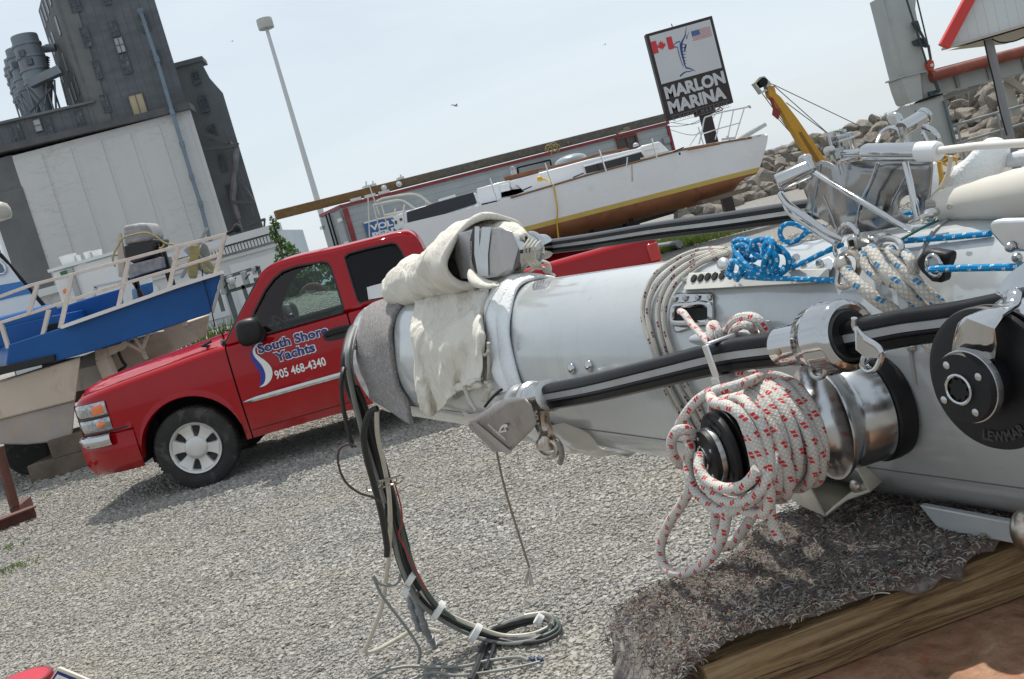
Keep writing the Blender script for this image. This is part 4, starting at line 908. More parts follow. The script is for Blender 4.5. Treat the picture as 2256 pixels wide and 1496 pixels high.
# ------------------------------------------------------------------ cabin cruiser at the left edge
YC = 17.2; cr = thing('cabin_cruiser', V((P(20, 640, YC).x, YC, .6)), 'white cabin cruiser with a blue stripe and a radar dome at the left edge', 'boat')
WGEL = M('white_gelcoat', (.68, .70, .70), .3, 0, .05, 1, coat=.3, dirt=(.5, .5, .48), ds=2, da=.15)
b = MB(); slab(b, [(-500, 500), (0, 522), (75, 590), (150, 690), (230, 790), (325, 905), (330, 1000), (-500, 1400)], YC, 2.4, z2, -1.6); b.build('cabin', WGEL, cr, bevel=.05)
b = MB(); slab(b, [(-500, 790), (0, 742), (152, 715), (222, 800), (100, 826), (0, 852), (-500, 930)], YC-.012, .03, z2); b.build('stripe', M('mid_blue_gelcoat', (.03, .17, .42), .3, 0, .08, 2), cr, smooth=0)
b = MB(); slab(b, [(-60, 585), (0, 575), (25, 600), (42, 635), (30, 655), (-60, 668)], YC-.02, .04, z2); w_ = b.build('window', M('blue_grey_pane', (.10, .14, .18), .1), cr, bevel=.01)
b = MB(); b.tube([P(*z2(*q), YC-.03) for q in ((-60, 585), (0, 573), (27, 598), (45, 637), (30, 660), (-60, 672))], .02, 6); b.build('frame', alu, w_)
b = MB(); b.bar(P(*z2(0, 520), YC+.02), P(*z2(330, 905), YC+.02), .03, .06); b.build('windscreen_edge', dark, cr, smooth=0)
q = P(-8, 462, YC+.8); b = MB(); b.lathe(V((q.x, YC+.8, q.z-.20)), Z, [(0, .05), (.02, .19), (.08, .22), (.18, .22), (.26, .19), (.31, .11), (.33, .01)], 24); b.build('radar_dome', M('cream_dome', (.40, .38, .32), .4), cr, smooth=60)
b = MB(); b.lathe(V((q.x-.1, YC+.8, P(0, 560, YC).z-.3)), Z, [(0, .05), (q.z-P(0, 560, YC).z+.15, .04)], 10); b.build('mast_post', WGEL, cr)
# ------------------------------------------------------------------ rust brown boat stand at the left edge
RUST = M('red_brown_rust', (.12, .045, .032), .75, 0, .3, 8, bump=.2, bs=50, dirt=(.06, .03, .025), ds=6, da=.4)
st = thing('boat_stand', G(38, 1140), 'rust brown steel boat stand at the left edge of the yard', 'boat stand'); g0 = G(40, 1138); b = MB(); 
b.tube([g0+Z*.12, P(-4, 985, g0.y)], .055, 8); b.build('post', RUST, st)
b = MB(); e1 = G(82, 1140); e0 = G(-110, 1215); dd = (e0-e1).normalized(); 
b.bar(e1+Z*.12, e0+Z*.12, .16, .015, Z); b.bar(e1+Z*.06-V((0, .0, 0)), e0+Z*.06, .015, .12, Z); b.bar(g0+Z*.06-V((.1, -.5, 0)), g0+Z*.06+V((.0, -.02, 0)), .10, .10); b.build('foot', RUST, st, smooth=0)
# ------------------------------------------------------------------ long grey van body used as a shed
SA, SB, SC = P(751, 455, 31), P(1470, 271, 35.4), P(706, 474.5, 33.0); SH = (SA.z+SB.z)/2
for q in (SA, SB, SC): q.z = 0
SD = SC+(SB-SA); SX = (SB-SA).normalized(); SN = V((SX.y, -SX.x, 0))
shed = thing('van_body', SA, 'long grey van body with red corner trim used as a shed', 'trailer')
SIDING = line_mat('pale_grey_siding', (.36, .395, .41), 2, .19, .012, .62, .10, .55, (.2, .2, .19), .35, .5)
b = MB(); b.prism([SA+Z*.9, SB+Z*.9, SD+Z*.9, SC+Z*.9], Z*(SH-.9)); b.build('body', SIDING, shed, smooth=0)
REDT = M('faded_red_trim', (.22, .02, .025), .5, 0, .2, 3, dirt=(.20, .10, .09), ds=3, da=.35)
b = MB(); b.bar(SA+SN*.02+Z*(SH+.0)-SX*.05, SB+SN*.02+Z*SH+SX*.05, .08, .09, Z); b.bar(SA+Z*SH+SN*.03, SC+Z*SH, .08, .10, Z); b.build('roof_trim', REDT, shed, smooth=0)
b = MB(); b.bar(SA+SN*.03+SX*.09, SA+SN*.03+SX*.09+Z*(SH-.09), .15, .08, SN); b.build('corner_trim', REDT, shed, smooth=0)
b = MB(); b.bar(SB+SN*.03-SX*.03, SB+SN*.03-SX*.03+Z*(SH-.09), .10, .06, SN); b.build('corner_trim', REDT, shed, smooth=0)
sl_ = (SC-SA).normalized(); so_ = V((sl_.y, -sl_.x, 0)); so_ = so_ if so_.x < 0 else -so_
DOORM = M('grey_door_sheet', (.28, .31, .325), .5, .1, .1, 2, dirt=(.17, .16, .15), ds=2, da=.3)
for k in (0, 1):
    a = SA+sl_*((SC-SA).length*(.03+.49*k)); c_ = SA+sl_*((SC-SA).length*(.48+.49*k)); b = MB(); b.prism([a+Z*.95+so_*.01, c_+Z*.95+so_*.01, c_+Z*(SH-.12)+so_*.01, a+Z*(SH-.12)+so_*.01], so_*.06); o = b.build('rear_door', DOORM, shed, smooth=0)
    b = MB(); e = a.lerp(c_, .88 if k == 0 else .12); b.tube([e+so_*.12+Z*1, e+so_*.12+Z*(SH-.05)], .03, 6); b.build('lock_rod', dark, o)
    for zz in (1.5, 2.3, 3.0):
        b = MB(); e = a.lerp(c_, .08 if k == 0 else .95); b.box(e+so_*.1+Z*zz, (.28, .06, .10), sl_, so_); b.build('hinge', satin, o, smooth=0)
q = PL(*z5(752, 848), SA, SN); b = MB(); b.box(q+SN*.03, (1.25*.55, .06, .42), SX, SN); w_ = b.build('window', PANE, shed, smooth=0)
BRN = M('brown_frame_paint', (.14, .045, .025), .6, 0, .2, 5); b = MB()
for dx in (-.36, .0, .36): b.box(q+SX*dx+SN*.07, (.07, .06, .52), SX, SN)
for dz in (-.24, .24): b.box(q+Z*dz+SN*.072, (.79, .06, .07), SX, SN)
b.build('frame', BRN, w_, smooth=0)
q = PL(*z5(978, 828), SA, SN); b = MB(); b.box(q+SN*.05, (.25, .1, .2), SX, SN); b.build('junction_box', DOORM, shed, bevel=.01)
b = MB()
for (q0, q1) in (((100, 990), (290, 945)), ((290, 945), (300, 985)), ((100, 990), (105, 1040))): b.bar(PL(*z5(*q0), SA-SN*-.1, SN)+SN*.1, PL(*z5(*q1), SA, SN)+SN*.1, .05, .05)
b.build('conduit', dark, shed, smooth=0)
b = MB(); b.box(SA.lerp(SD, .5)+Z*.6, ((SB-SA).length*.96, 2.0, .4), SX, SN); b.build('chassis', dark, shed, smooth=0)
for f in (.15, .3, .8): 
    b = MB(); b.lathe(SA.lerp(SB, f)-SN*.5+Z*.48, SN, [(0, .2), (0, .45), (.04, .48), (.24, .48), (.28, .45), (.28, .2)], 22); b.build('wheel', TYRE, shed)
# sign on its side
p0 = PL(*z7(785, 790), SA+SN*.05, SN); zt = p0.z; p1 = PL(*z7(848, 1030), SA+SN*.05, SN); hh_ = .85; wd = 1.45
sgn = thing('wall_sign', p0, 'blue and white enamel sign with two rows of letters on the grey van body', 'sign'); SBL = M('sign_blue', (.02, .09, .27), .35, 0, .08, 4, dirt=(.05, .1, .2), ds=4, da=.3); SW = M('sign_white', (.66, .68, .68), .4, 0, .05, 4)
b = MB(); b.prism([p0-Z*hh_, p0-Z*hh_+SX*wd, p0+SX*wd, p0], SN*.04); b.build('board', SBL, sgn, smooth=0)
b = MB(); b.prism([p0-Z*.02+SX*.0+SN*.001, p0-Z*.02+SX*wd+SN*.001, p0+Z*.03+SX*wd+SN*.001, p0+Z*.03+SN*.001], SN*.05); b.build('edge', SW, sgn, smooth=0)
for i, wtx in enumerate(('VOLVO', 'PENTA')):
    h = .18; text(wtx, 'sign_lettering', SW, sgn, p0+SX*.14-Z*(.10+h+i*.235)+SN*.045, SX, Z, h, 1.2, off=.04)
# old wooden spar lying along the roof and its fittings
m, nt, b_, L = base('weathered_spar'); v = objc(nt); sp = nd(nt, 'ShaderNodeSeparateXYZ'); L.new(v, sp.inputs[0])
g_ = noise(nt, 3, 8, .65, objc(nt, (.3, 6, 6))); c1 = ramp(nt, g_, [(.3, (.10, .055, .018)), (.7, (.22, .125, .04))]); c2 = ramp(nt, g_, [(.3, (.06, .055, .045)), (.7, (.16, .15, .125))])
mr = nd(nt, 'ShaderNodeMapRange', i_1=-3.2, i_2=-.8); L.new(mathn(nt, 'ADD', sp.outputs[0], mathn(nt, 'MULTIPLY', noise(nt, .8, 5, .6, v), 1.2)), mr.inputs[0]); L.new(mixc(nt, mr.outputs[0], c1, c2), b_.inputs['Base Color']); b_.inputs['Roughness'].default_value = .75
W0, W1 = P(608, 479, 30.4), P(1478, 266, 35.9); W0.z = W1.z = SH+.22; sx_ = (W1-W0).normalized(); spar = thing('wooden_spar', W0.lerp(W1, .5), 'long weathered wooden mast lying along the roof of the grey van body', 'wooden mast')
b = MB(); b.bar(W0, W1, .25, .26, Z); b.build('timber', m, spar, bevel=.02)
b = MB()
for f, dz in ((.205, .22), (.22, .18), (.285, .17)): q = W0.lerp(W1, f)+Z*.1; b.bar(q, q+Z*dz+sx_*.05, .04, .04); b.box(q+Z*.06, (.16, .3, .07), sx_, SN)
each(b, 'fitting', satin, spar, smooth=0); b = MB()
for f in (.24, .275): b.lathe(W0.lerp(W1, f)+SN*.13, SN, [(0, .09), (.03, .09), (.04, .05), (.1, .04)], 14)
each(b, 'sheave', WC, spar)
b = MB(); q = PL(*z5(300, 870), SA, SN)
for k in range(5): b.tube([q+SX*((.10+.02*(k%3))*math.cos(t)+.07*k-.1)+Z*(-.06+.05*(k%2)+(.15-.03*(k%3))*math.sin(t))+SN*(.04*math.cos(t)+.05) for t in [PI*2*j/12 for j in range(12)]], .018, 5, closed=True)
tag(b.build('straw_rope_coil', rope_mat('straw_rope', (.42, .33, .16), (.3, .2, .1), .03)), 'straw coloured rope coil hanging over the edge of the van body roof', 'rope')
for px, py, lab in ((395, 852, 'short pale timber offcut on the van body roof beside the rope coil'), (752, 770, 'brown scrap of wood on the van body roof near its right end')):
    q = PL(*z5(px, py), SA, SN)-SN*.25; q.z = SH+.12; b = MB(); b.box(q, (.5, .12, .06), (SX+Z*.12).normalized(), SN); b.box(q+SX*.1+Z*.07, (.2, .15, .05), SX, SN); tag(b.build('wood_scrap', M('scrap_wood', (.3, .24, .17), .8), smooth=0), lab, 'scrap wood')
b = MB(); q = W0.lerp(W1, .16)-Z*.12+SN*.1
for k in range(3): b.bar(q+SX*(k*.45)-Z*.01, q+SX*(.35+k*.45)-Z*.01, .10, .10, Z)
tag(b.build('white_batten', SW, smooth=0), 'short white battens lying on the left end of the van body roof', 'battens')
# ------------------------------------------------------------------ white sailing yacht on a cradle
YY = 22.0; BEAM = 1.35; ya = thing('sailing_yacht', V((P(1300, 430, YY+1.3).x, YY+BEAM, 0)), 'white sailing yacht with a brown bottom and yellow stripe propped on a cradle', 'yacht')
def lerpt(tab, x):
    for (a, bb), (c, d) in zip(tab, tab[1:]):
        if x <= c: return bb+(d-bb)*(x-a)/(c-a)
    return tab[-1][1]
sheer = [(820, 512), (885, 494), (1050, 455), (1100, 443), (1291, 386.5), (1400, 357), (1515, 326.5), (1620, 309), (1694, 297.5)]
bott = [(820, 640), (950, 598), (1100, 553), (1212, 524), (1330, 493), (1437, 463), (1549, 436), (1610, 408), (1650, 380), (1668, 362), (1694, 345)]
def half(x): f = min(1, max(0, (1700-x)/470)); s_ = min(1, (x-700)/500); return BEAM*(f**.62)*(.72+.28*s_)
HULLM = M('white_topsides', (.70, .71, .73), .28, 0, .04, .8, coat=.4, dirt=(.5, .49, .46), ds=1, da=.15); BROWN = M('brown_antifouling', (.22, .085, .036), .7, 0, .22, 2.5, dirt=(.09, .035, .02), ds=3, da=.35); YEL = M('yellow_stripe', (.50, .36, .09), .4, 0, .06, 3)
xs = [887+k*(1692-887)/44 for k in range(45)]
def hull_pts(x):
    hb = half(x); sh = P(x, lerpt(sheer, x), YY+BEAM-hb); wl = P(x+14, 497.8-.256*(x-1134)+4, YY+BEAM-hb*.95); bo = P(x+22, lerpt(bott, x)+6, YY+BEAM-hb*.35)
    wl.x = bo.x = sh.x
    stem = max(0, (x-1600)/92)
    f = lambda z: sh.x-stem*1.0*max(0, (sh.z-z))**1.25*.62
    rows = [V((sh.x, YY+BEAM-hb, sh.z))]
    for k in range(1, 6): u = k/6; z = sh.z+(wl.z-sh.z)*u; rows.append(V((f(z), YY+BEAM-hb*(1-.05*u*u), z)))
    z = wl.z; rows.append(V((f(z), YY+BEAM-hb*.95, z))); z = wl.z-.10; rows.append(V((f(z), YY+BEAM-hb*.93, z)))
    zb_ = min(bo.z, z-.02)
    for k in range(1, 6): u = k/5; zz = z+(zb_-z)*(1-(1-u)**1.0); rows.append(V((f(zz), YY+BEAM-hb*.93*math.sqrt(max(.0, 1-(u*.96)**2)), zz)))
    rows.append(V((f(zb_), YY+BEAM, zb_-.02))); return rows
R_ = [hull_pts(x) for x in xs]
def hullpart(i0, i1, name, mat):
    b = MB(); b.loft([r[i0:i1+1] for r in R_], closed=False); n = len(b.v); vs = [V((q.x, 2*(YY+BEAM)-q.y, q.z)) for q in b.v]; fs = [f[::-1] for f in b.f]; b.uv = {}
    b.f += [[i+n for i in f] for f in fs]; b.v += vs; b.mi = [0]*len(b.f); return b.build(name, mat, ya, smooth=60, weld=.002)
hullpart(0, 6, 'topsides', HULLM); hullpart(6, 7, 'boot_stripe', YEL); hullpart(7, 13, 'bottom', BROWN)
b = MB(); r0 = R_[0]; far = [V((q.x, 2*(YY+BEAM)-q.y, q.z)) for q in r0]; b.add(r0+far[::-1], [list(range(len(r0)*2))]); b.build('transom', HULLM, ya, smooth=0)
b = MB(); b.loft([[R_[k][0]-Z*.02, V((R_[k][0].x, YY+BEAM, R_[k][0].z+.05)), V((R_[k][0].x, 2*(YY+BEAM)-R_[k][0].y, R_[k][0].z-.02))] for k in range(45)], closed=False); b.build('deck', HULLM, ya)
b = MB(); b.tube([R_[k][0]+V((0, -.012, .0)) for k in range(13, 45) if k < 43], .022, 6); b.build('rubbing_strake', M('teak', (.16, .085, .04), .6, 0, .2, 6), ya)
b = MB(); b.bar(P(1391.5, 362, YY-.03), P(1393, 400, YY-.03), .10, .03); b.build('chainplate_strip', M('stained_strip', (.40, .36, .30), .6), ya, smooth=0)
TEAK = M('varnished_teak', (.22, .085, .03), .4, 0, .2, 6); CABM = HULLM; YK = YY+.55
def house(nm, pts, d, mat=CABM, y=YK, bev=.03): b = MB(); slab(b, pts, y, d); return b.build(nm, mat, ya, bevel=bev)
ch = house('coachroof', [(1100, 446), (1100, 404), (1150, 391), (1293, 352), (1412, 325), (1426, 352), (1426, 362), (1293, 394)], 1.6)
b = MB(); slab(b, [z5(*q) for q in ((500, 980), (660, 938), (830, 893), (868, 944), (690, 985), (515, 1026))], YK-.02, .03); wd_ = b.build('cabin_window', M('dark_acrylic', (.012, .013, .018), .12), ya, smooth=0)
b = MB(); pp = [P(*z5(*q), YK-.03) for q in ((498, 978), (660, 936), (832, 890), (871, 945), (690, 988), (513, 1029))]; b.tube(pp, .022, 5, closed=True); b.build('frame', HULLM, wd_)
house('aft_cabin', [(890, 505), (888, 470), (897, 464), (1048, 424), (1062, 450), (1060, 470)], 1.6)
b = MB(); slab(b, [z4b(*q) for q in ((897, 1250), (1080, 1190), (1290, 1132), (1312, 1198), (1150, 1250), (905, 1335))], YK-.02, .03); b.build('aft_window', M('dark_acrylic_aft', (.010, .011, .018), .15), ya, smooth=0)
b = MB(); b.bar(P(*z4b(1085, 1180), YK-.02), P(*z4b(1185, 1150), YK-.02), .05, .05); b.bar(P(*z4b(1040, 1300), YK-.12), P(*z4b(1280, 1225), YK-.12), .12, .05); b.bar(P(*z4b(1315, 1200), YK-.3), P(*z4b(1265, 1300), YK-.3), .05, .05); each(b, 'cabin_trim', WGEL, ya, smooth=0)
house('cockpit_coaming', [z4b(*q) for q in ((1318, 1205), (1310, 1110), (1440, 1075), (1500, 1060), (1560, 1090), (1600, 1130), (1520, 1160))], 1.5, bev=.02)
b = MB(); slab(b, [z4b(*q) for q in ((1448, 1090), (1500, 1075), (1508, 1120), (1452, 1132))], YK-.04, .1); b.build('locker_box', WGEL, ya, bevel=.01)
house('fore_cabin', [(1411, 362), (1411, 322), (1452, 311), (1462, 320), (1478, 336), (1516, 327), (1518, 334), (1440, 357)], 1.2, y=YK+.15)
b = MB()
for a, c_ in (((830, 935), (1000, 890)), ((855, 890), (930, 875))): b.bar(P(*z5(*a), YK-.02), P(*z5(*c_), YK-.02), .04, .03, Z)
each(b, 'deck_step', M('cream_nonslip', (.6, .56, .46), .7), ya, smooth=0)
b = MB(); b.tube([P(*z5(*q), YK+.1) for q in ((30, 1052), (200, 1005), (420, 960), (600, 905), (760, 875))], .03, 6); b.tube([P(*z5(*q), YK-.05) for q in ((1110, 880), (1300, 845))], .025, 6); b.bar(P(*z5(30, 1056), YK+.3), P(*z5(225, 1010), YK+.3), .5, .08, Z); b.tube([P(*z5(*q), YK-.1) for q in ((460, 1050), (660, 995))], .02, 6); each(b, 'wood_trim', TEAK, ya)
b = MB(); b.ball(P(*z5(420, 945), YK+.5), (.36, .3, .13)); b.build('roof_hatch', M('smoked_hatch', (.30, .34, .36), .2), ya)
b = MB(); q = P(*z5(90, 1035), YK+.3); b.lathe(q, Z, [(0, .07), (.1, .07), (.12, .05), (.2, .055), (.21, .02)], 14); q = P(*z5(740, 880), YK+.3); b.lathe(q-Z*.05, Z, [(0, .08), (.05, .08), (.08, .03)], 12); b.lathe(q+V((.25, 0, 0)), Z, [(0, .07), (.06, .06), (.08, .01)], 12); each(b, 'winch', satin, ya)
b = MB()
for q0 in ((165, 1128), (1060, 898), (470, 1050)): q = P(*z5(*q0), YK-.25); b.bar(q-V((.12, 0, -.05)), q+V((.12, 0, .08)), .025, .025); b.bar(q, q-Z*.05, .05, .03)
each(b, 'cleat', dark, ya, smooth=0)
b = MB(); b.box(P(*z4b(1415, 0), YK)*0+P(*z5(1450, 800), YY+1.2), (.9, .5, .08), (V((1, 0, .28))).normalized(), V((0, 1, 0))); b.bar(P(*z5(1310, 822), YY+1.1), P(*z5(1390, 812), YY+1.1), .05, .05); b.bar(P(*z5(1340, 800), YY+1.1), P(*z5(1360, 830), YY+1.1), .04, .04); b.build('anchor_roller', satin, ya, smooth=0)
SS = M('stainless_tube', (.6, .6, .6), .22, 1, .05); YP = YY+1.0
b = MB(); b.tube(spline([P(*z5(*q), YP) for q in ((1175, 850), (1192, 780), (1208, 700), (1230, 685), (1310, 660), (1400, 642), (1470, 628))], 5), .017, 7)
b.tube([P(*z5(*q), YP) for q in ((1190, 790), (1300, 755), (1420, 722))], .014, 6)
for q0, q1 in (((1312, 662), (1272, 820)), ((1378, 650), (1345, 810)), ((1442, 635), (1388, 812)), ((1172, 748), (1202, 850)), ((1172, 780), (1120, 860))): b.tube([P(*z5(*q0), YP), P(*z5(*q1), YP)], .014, 6)
b.tube([P(*z5(1470, 628), YP), P(*z5(1475, 624), YP)], .05, 8); b.build('pulpit', SS, ya)
for q0, q1 in (((897, 815), (930, 940)), ((588, 882), (628, 1008)), ((268, 960), (312, 1085)), ((755, 925), (750, 985))):
    b = MB(); b.tube([P(*z5(*q0), YY-.02), P(*z5(*q1), YY-.02)], .018, 6); b.build('stanchion', SS, ya)
b = MB(); q = P(*z4b(1387, 1050), YY); b.tube([q, P(*z4b(1437, 1190), YY)], .018, 6); b.build('stanchion', SS, ya)
YS = YY+.6; b = MB()
b.tube(spline([P(*z7(*q), YS) for q in ((985, 455), (1050, 415), (1120, 395), (1300, 362), (1480, 333), (1580, 338), (1660, 368), (1730, 415), (1800, 480), (1830, 485))], 5), .022, 7)
b.tube(spline([P(*z7(*q), YS) for q in ((930, 510), (1100, 470), (1280, 435), (1380, 440), (1450, 472), (1530, 530), (1580, 565))], 5), .022, 7)
b.tube([P(*z7(*q), YS) for q in ((1100, 668), (1440, 595))], .025, 6); b.tube([P(*z7(*q), YS) for q in ((980, 725), (1260, 690))], .02, 6)
for q0, q1 in (((875, 210), (1030, 660)), ((850, 340), (875, 1000)), ((940, 510), (985, 720)), ((985, 720), (1050, 970)), ((1050, 460), (1110, 680)), ((1110, 680), (1180, 960)), ((1275, 560), (1255, 660)), ((1420, 490), (1395, 590)), ((1730, 390), (1820, 750))): b.tube([P(*z7(*q0), YS), P(*z7(*q1), YS)], .013, 5)
b.build('pushpit', M('cream_tube', (.60, .57, .50), .35, .2), ya)
b = MB(); slab(b, [z7(*q) for q in ((1245, 690), (1390, 625), (1420, 860), (1290, 890), (1265, 880))], YS-.1, .06); o = b.build('horseshoe_board', WGEL, ya, bevel=.01)
b = MB(); slab(b, [z7(*q) for q in ((1265, 755), (1295, 745), (1305, 795), (1272, 805))], YS-.12, .03); slab(b, [z7(*q) for q in ((1340, 715), (1378, 705), (1385, 745), (1350, 755))], YS-.12, .03); each(b, 'cutout', BARK, o, smooth=0)
# cradle
b = MB(); b.bar(P(*z5(1180, 1195), YY+.6), P(*z5(1440, 1120), YY+.9), .25, .09, Z); tag(b.build('scaffold_plank', WOODD, smooth=0), 'long plank lying under the bow of the white yacht', 'plank')
cr_ = thing('yacht_cradle', V((P(1320, 480, YY+1.3).x, YY+BEAM, 0)), 'dark steel cradle holding up the white yacht', 'cradle'); b = MB()
for px in (900, 1100, 1290, 1380):
    x = P(px, 480, YY+BEAM).x
    for s_ in (-1, 1):
        zt_ = min(r[12].z for r in R_ if abs(r[0].x-x) < .4)+.05; b.bar(V((x, YY+BEAM+s_*.9, 0)), V((x, YY+BEAM+s_*.55, zt_+.12)), .09, .09)
    b.bar(V((x, YY+BEAM-1, .1)), V((x, YY+BEAM+1, .1)), .12, .12)
x0, x1 = P(880, 480, YY+BEAM).x, P(1400, 480, YY+BEAM).x
for s_ in (-1, 1): b.bar(V((x0, YY+BEAM+s_, .1)), V((x1, YY+BEAM+s_, .1)), .12, .12)
b.build('frame', dark, cr_, smooth=0)
kl = MB(); kl.prism([V((P(1000, 500, YY).x, YY+BEAM-.09, .25)), V((P(1230, 500, YY).x, YY+BEAM-.09, .25)), V((P(1290, 500, YY).x, YY+BEAM-.09, 1.5)), V((P(960, 500, YY).x, YY+BEAM-.09, 1.4))], V((0, .18, 0))); kl.build('keel', BROWN, ya, smooth=0)
b = MB(); b.tube(spline([P(*z5(*q), YY-.04+dy) for q, dy in (((235, 1052), .5), ((285, 1062), .3), ((318, 1092), -.0), ((330, 1150), 0), ((342, 1230), 0), ((340, 1320), 0.1), ((350, 1410), .2))], 6), .017, 6); b.ball(P(*z5(238, 1052), YY+.4), .06, 10, 8); tag(b.build('yellow_shore_cable', M('yellow_cable', (.55, .36, .03), .5)), 'thin yellow cable hanging down the side of the white yacht', 'cable')
# ------------------------------------------------------------------ marina sign
def zs(x, y): return 1400+x/5.754, 20+y/5.754
YG = 29.5; a = P(*zs(115, 335), YG); c_ = P(*zs(1265, 1165), YG); tr = P(*zs(945, 75), YG); bl_ = P(*zs(425, 1425), YG)
X0, X1, ZT, ZB = (a.x+bl_.x)/2, (c_.x+tr.x)/2, (a.z+tr.z)/2, (c_.z+bl_.z)/2; WS, HS = X1-X0, ZT-ZB
ms = thing('marina_sign', V(((X0+X1)/2, YG+.15, 0)), 'tall square marina sign with a leaping fish and two flags on a dark post', 'sign'); SBR = M('dark_brown_sign', (.022, .014, .014), .5, 0, .2, 2); SWH = M('sign_face_white', (.52, .53, .55), .45, 0, .03, 1)
b = MB(); b.box(((X0+X1)/2, YG+.15, (ZT+ZB)/2), (WS, .3, HS)); b.build('cabinet', SBR, ms, bevel=.015)
def su(x, y):          # zoomed pixel -> (u, v) on the sign face, metres from its lower left corner
    q = P(*zs(x, y), YG); return q.x-X0, q.z-ZB
def face(pts, lift, mat, nm, par=ms):
    b = MB(); b.add([V((X0+u, YG-lift, ZB+v)) for u, v in pts], [list(range(len(pts)))]); return b.build(nm, mat, par, smooth=0)
vb = (su(325, 970)[1]+su(1115, 722)[1])/2; mg = .045*WS
fc = face([(mg, vb), (WS-mg, vb), (WS-mg, HS-mg), (mg, HS-mg)], .008, SWH, 'sign_face')
NVB = M('sign_navy', (.02, .05, .17), .5, 0, .05); SRED = M('sign_red', (.50, .03, .04), .5, 0, .05); FB = M('flag_blue', (.05, .11, .25), .5); PINK = M('flag_stripe', (.48, .20, .20), .5)
def stroke(pts, w0, w1=None, nm='fish_drawing', lift=.013):
    q = spline([V((*su(*p), 0)) for p in pts], 5); n = len(q); b = MB(); L_, R2 = [], []
    for i in range(n):
        t = (q[min(i+1, n-1)]-q[max(i-1, 0)]).normalized(); nn = V((-t.y, t.x, 0)); f = i/(n-1); w_ = (w0+(w1-w0)*f if w1 is not None else w0*math.sin(PI*min(.97, max(.06, f)))) 
        L_.append(q[i]+nn*w_); R2.append(q[i]-nn*w_)
    b.loft([[V((X0+l.x, YG-lift, ZB+l.y)), V((X0+r.x, YG-lift, ZB+r.y))] for l, r in zip(L_, R2)], closed=False); return b
fb = MB()
for pts, w0, w1 in (([(643, 225), (636, 290), (622, 350), (600, 395), (580, 430)], .004, .028), ([(580, 430), (578, 490), (590, 570), (608, 640), (622, 700), (640, 745)], .045, .012), ([(640, 745), (690, 755), (730, 772), (760, 790)], .022, .004), ([(730, 772), (690, 790), (635, 798), (600, 820), (565, 852)], .008, .022), ([(640, 330), (650, 380), (662, 330), (678, 290)], .008, .004), ([(563, 412), (520, 425), (480, 462), (470, 470)], .018, .006), ([(478, 465), (505, 485), (530, 480), (540, 530)], .014, .010), ([(540, 530), (560, 600), (585, 680), (612, 738)], .014, .006), ([(640, 450), (630, 490), (622, 530)], .025, .02), ([(600, 440), (645, 460)], .01, .008), ([(596, 490), (640, 490)], .012, .01), ([(600, 535), (645, 538)], .012, .004), ([(605, 575), (645, 572)], .012, .004), ([(610, 615), (642, 612)], .012, .004), ([(618, 658), (642, 655)], .012, .004), ([(624, 695), (642, 690)], .012, .004)):
    b = stroke(pts, w0, w1); fb.add(b.v, b.f)
fb.build('fish_drawing', NVB, ms, smooth=0, recalc=False)
for a_, c2 in (((195, 452), (268, 562)), ((390, 390), (470, 505))): 
    u0, v1 = su(*a_); u1, v0 = su(*c2); face([(u0, v0+.0), (u0+.16, v0), (u0+.16, v0+.34), (u0, v0+.34)], .014, SRED, 'flag_bar')
uc, vc = su(330, 468); lf_ = [(0, .15), (.025, .09), (.07, .11), (.055, .04), (.12, .06), (.10, .02), (.13, .0), (.05, -.06), (.055, -.08), (.008, -.07), (.006, -.12)]
face([(uc+x, vc+y) for x, y in lf_]+[(uc-x, vc+y) for x, y in lf_[::-1]][:-1], .014, SRED, 'maple_leaf')
u0, v1 = su(702, 285); u1, _ = su(940, 215); v0 = su(742, 402)[1]; fw, fh = u1-u0, v1-v0
for k in range(7): face([(u0, v1-fh*(2*k+1)/13), (u0+fw, v1-fh*(2*k+1)/13), (u0+fw, v1-fh*2*k/13), (u0, v1-fh*2*k/13)], .013, PINK, 'flag_stripe')
face([(u0, v1-fh*.54), (u0+fw*.42, v1-fh*.54), (u0+fw*.42, v1), (u0, v1)], .016, FB, 'flag_canton')
LET = M('sign_letter_grey', (.50, .51, .53), .5, 0, .03)
mgx = WS*.06; h1 = HS*.145
text('MARLON', 'sign_lettering', LET, ms, (X0+mgx, YG-.012, vb+ZB-HS*.035-h1), (1, 0, 0), Z, h1, WS*.90, off=.05)
text('MARINA', 'sign_lettering', LET, ms, (X0+mgx, YG-.012, vb+ZB-HS*.058-2*h1), (1, 0, 0), Z, h1, WS*.86, off=.05)
DIM = M('sign_dim_letter', (.18, .16, .16), .5); h3 = HS*.045; zz = vb+ZB-HS*.10-2*h1-h3
text('& YACHT HARBOUR', 'sign_lettering', DIM, ms, (X0+mgx*1.3, YG-.012, zz), (1, 0, 0), Z, h3, WS*.84, spacing=1.5)
for dz in (h3+.03, -.04): face([(mgx, zz-ZB+dz), (WS-mgx, zz-ZB+dz), (WS-mgx, zz-ZB+dz+.012), (mgx, zz-ZB+dz+.012)], .012, DIM, 'sign_rule')
pc = P(1556, 262, YG+.15).x; b = MB(); b.box((pc, YG+.15, ZB/2-.05), (.30, .30, ZB)); b.build('post', SBR, ms, bevel=.02)
b = MB(); b.box((pc, YG+.15, ZB-.05), (.55, .32, .10)); b.tube(spline([V((X1-.4, YG+.1, ZB)), V((X1-.35, YG+.05, ZB-.12)), V((X1-.9, YG+.05, ZB-.1))], 4), .015, 5); b.build('bracket', SBR, ms, smooth=0)
b = MB(); b.tube([V((X0+WS*.42, YG+.15, ZT)), V((X0+WS*.42, YG+.15, ZT+.1))], .015, 5); b.build('lifting_eye', SBR, ms)
b = MB(); wp = P(*zs(1075, 1250), YG)
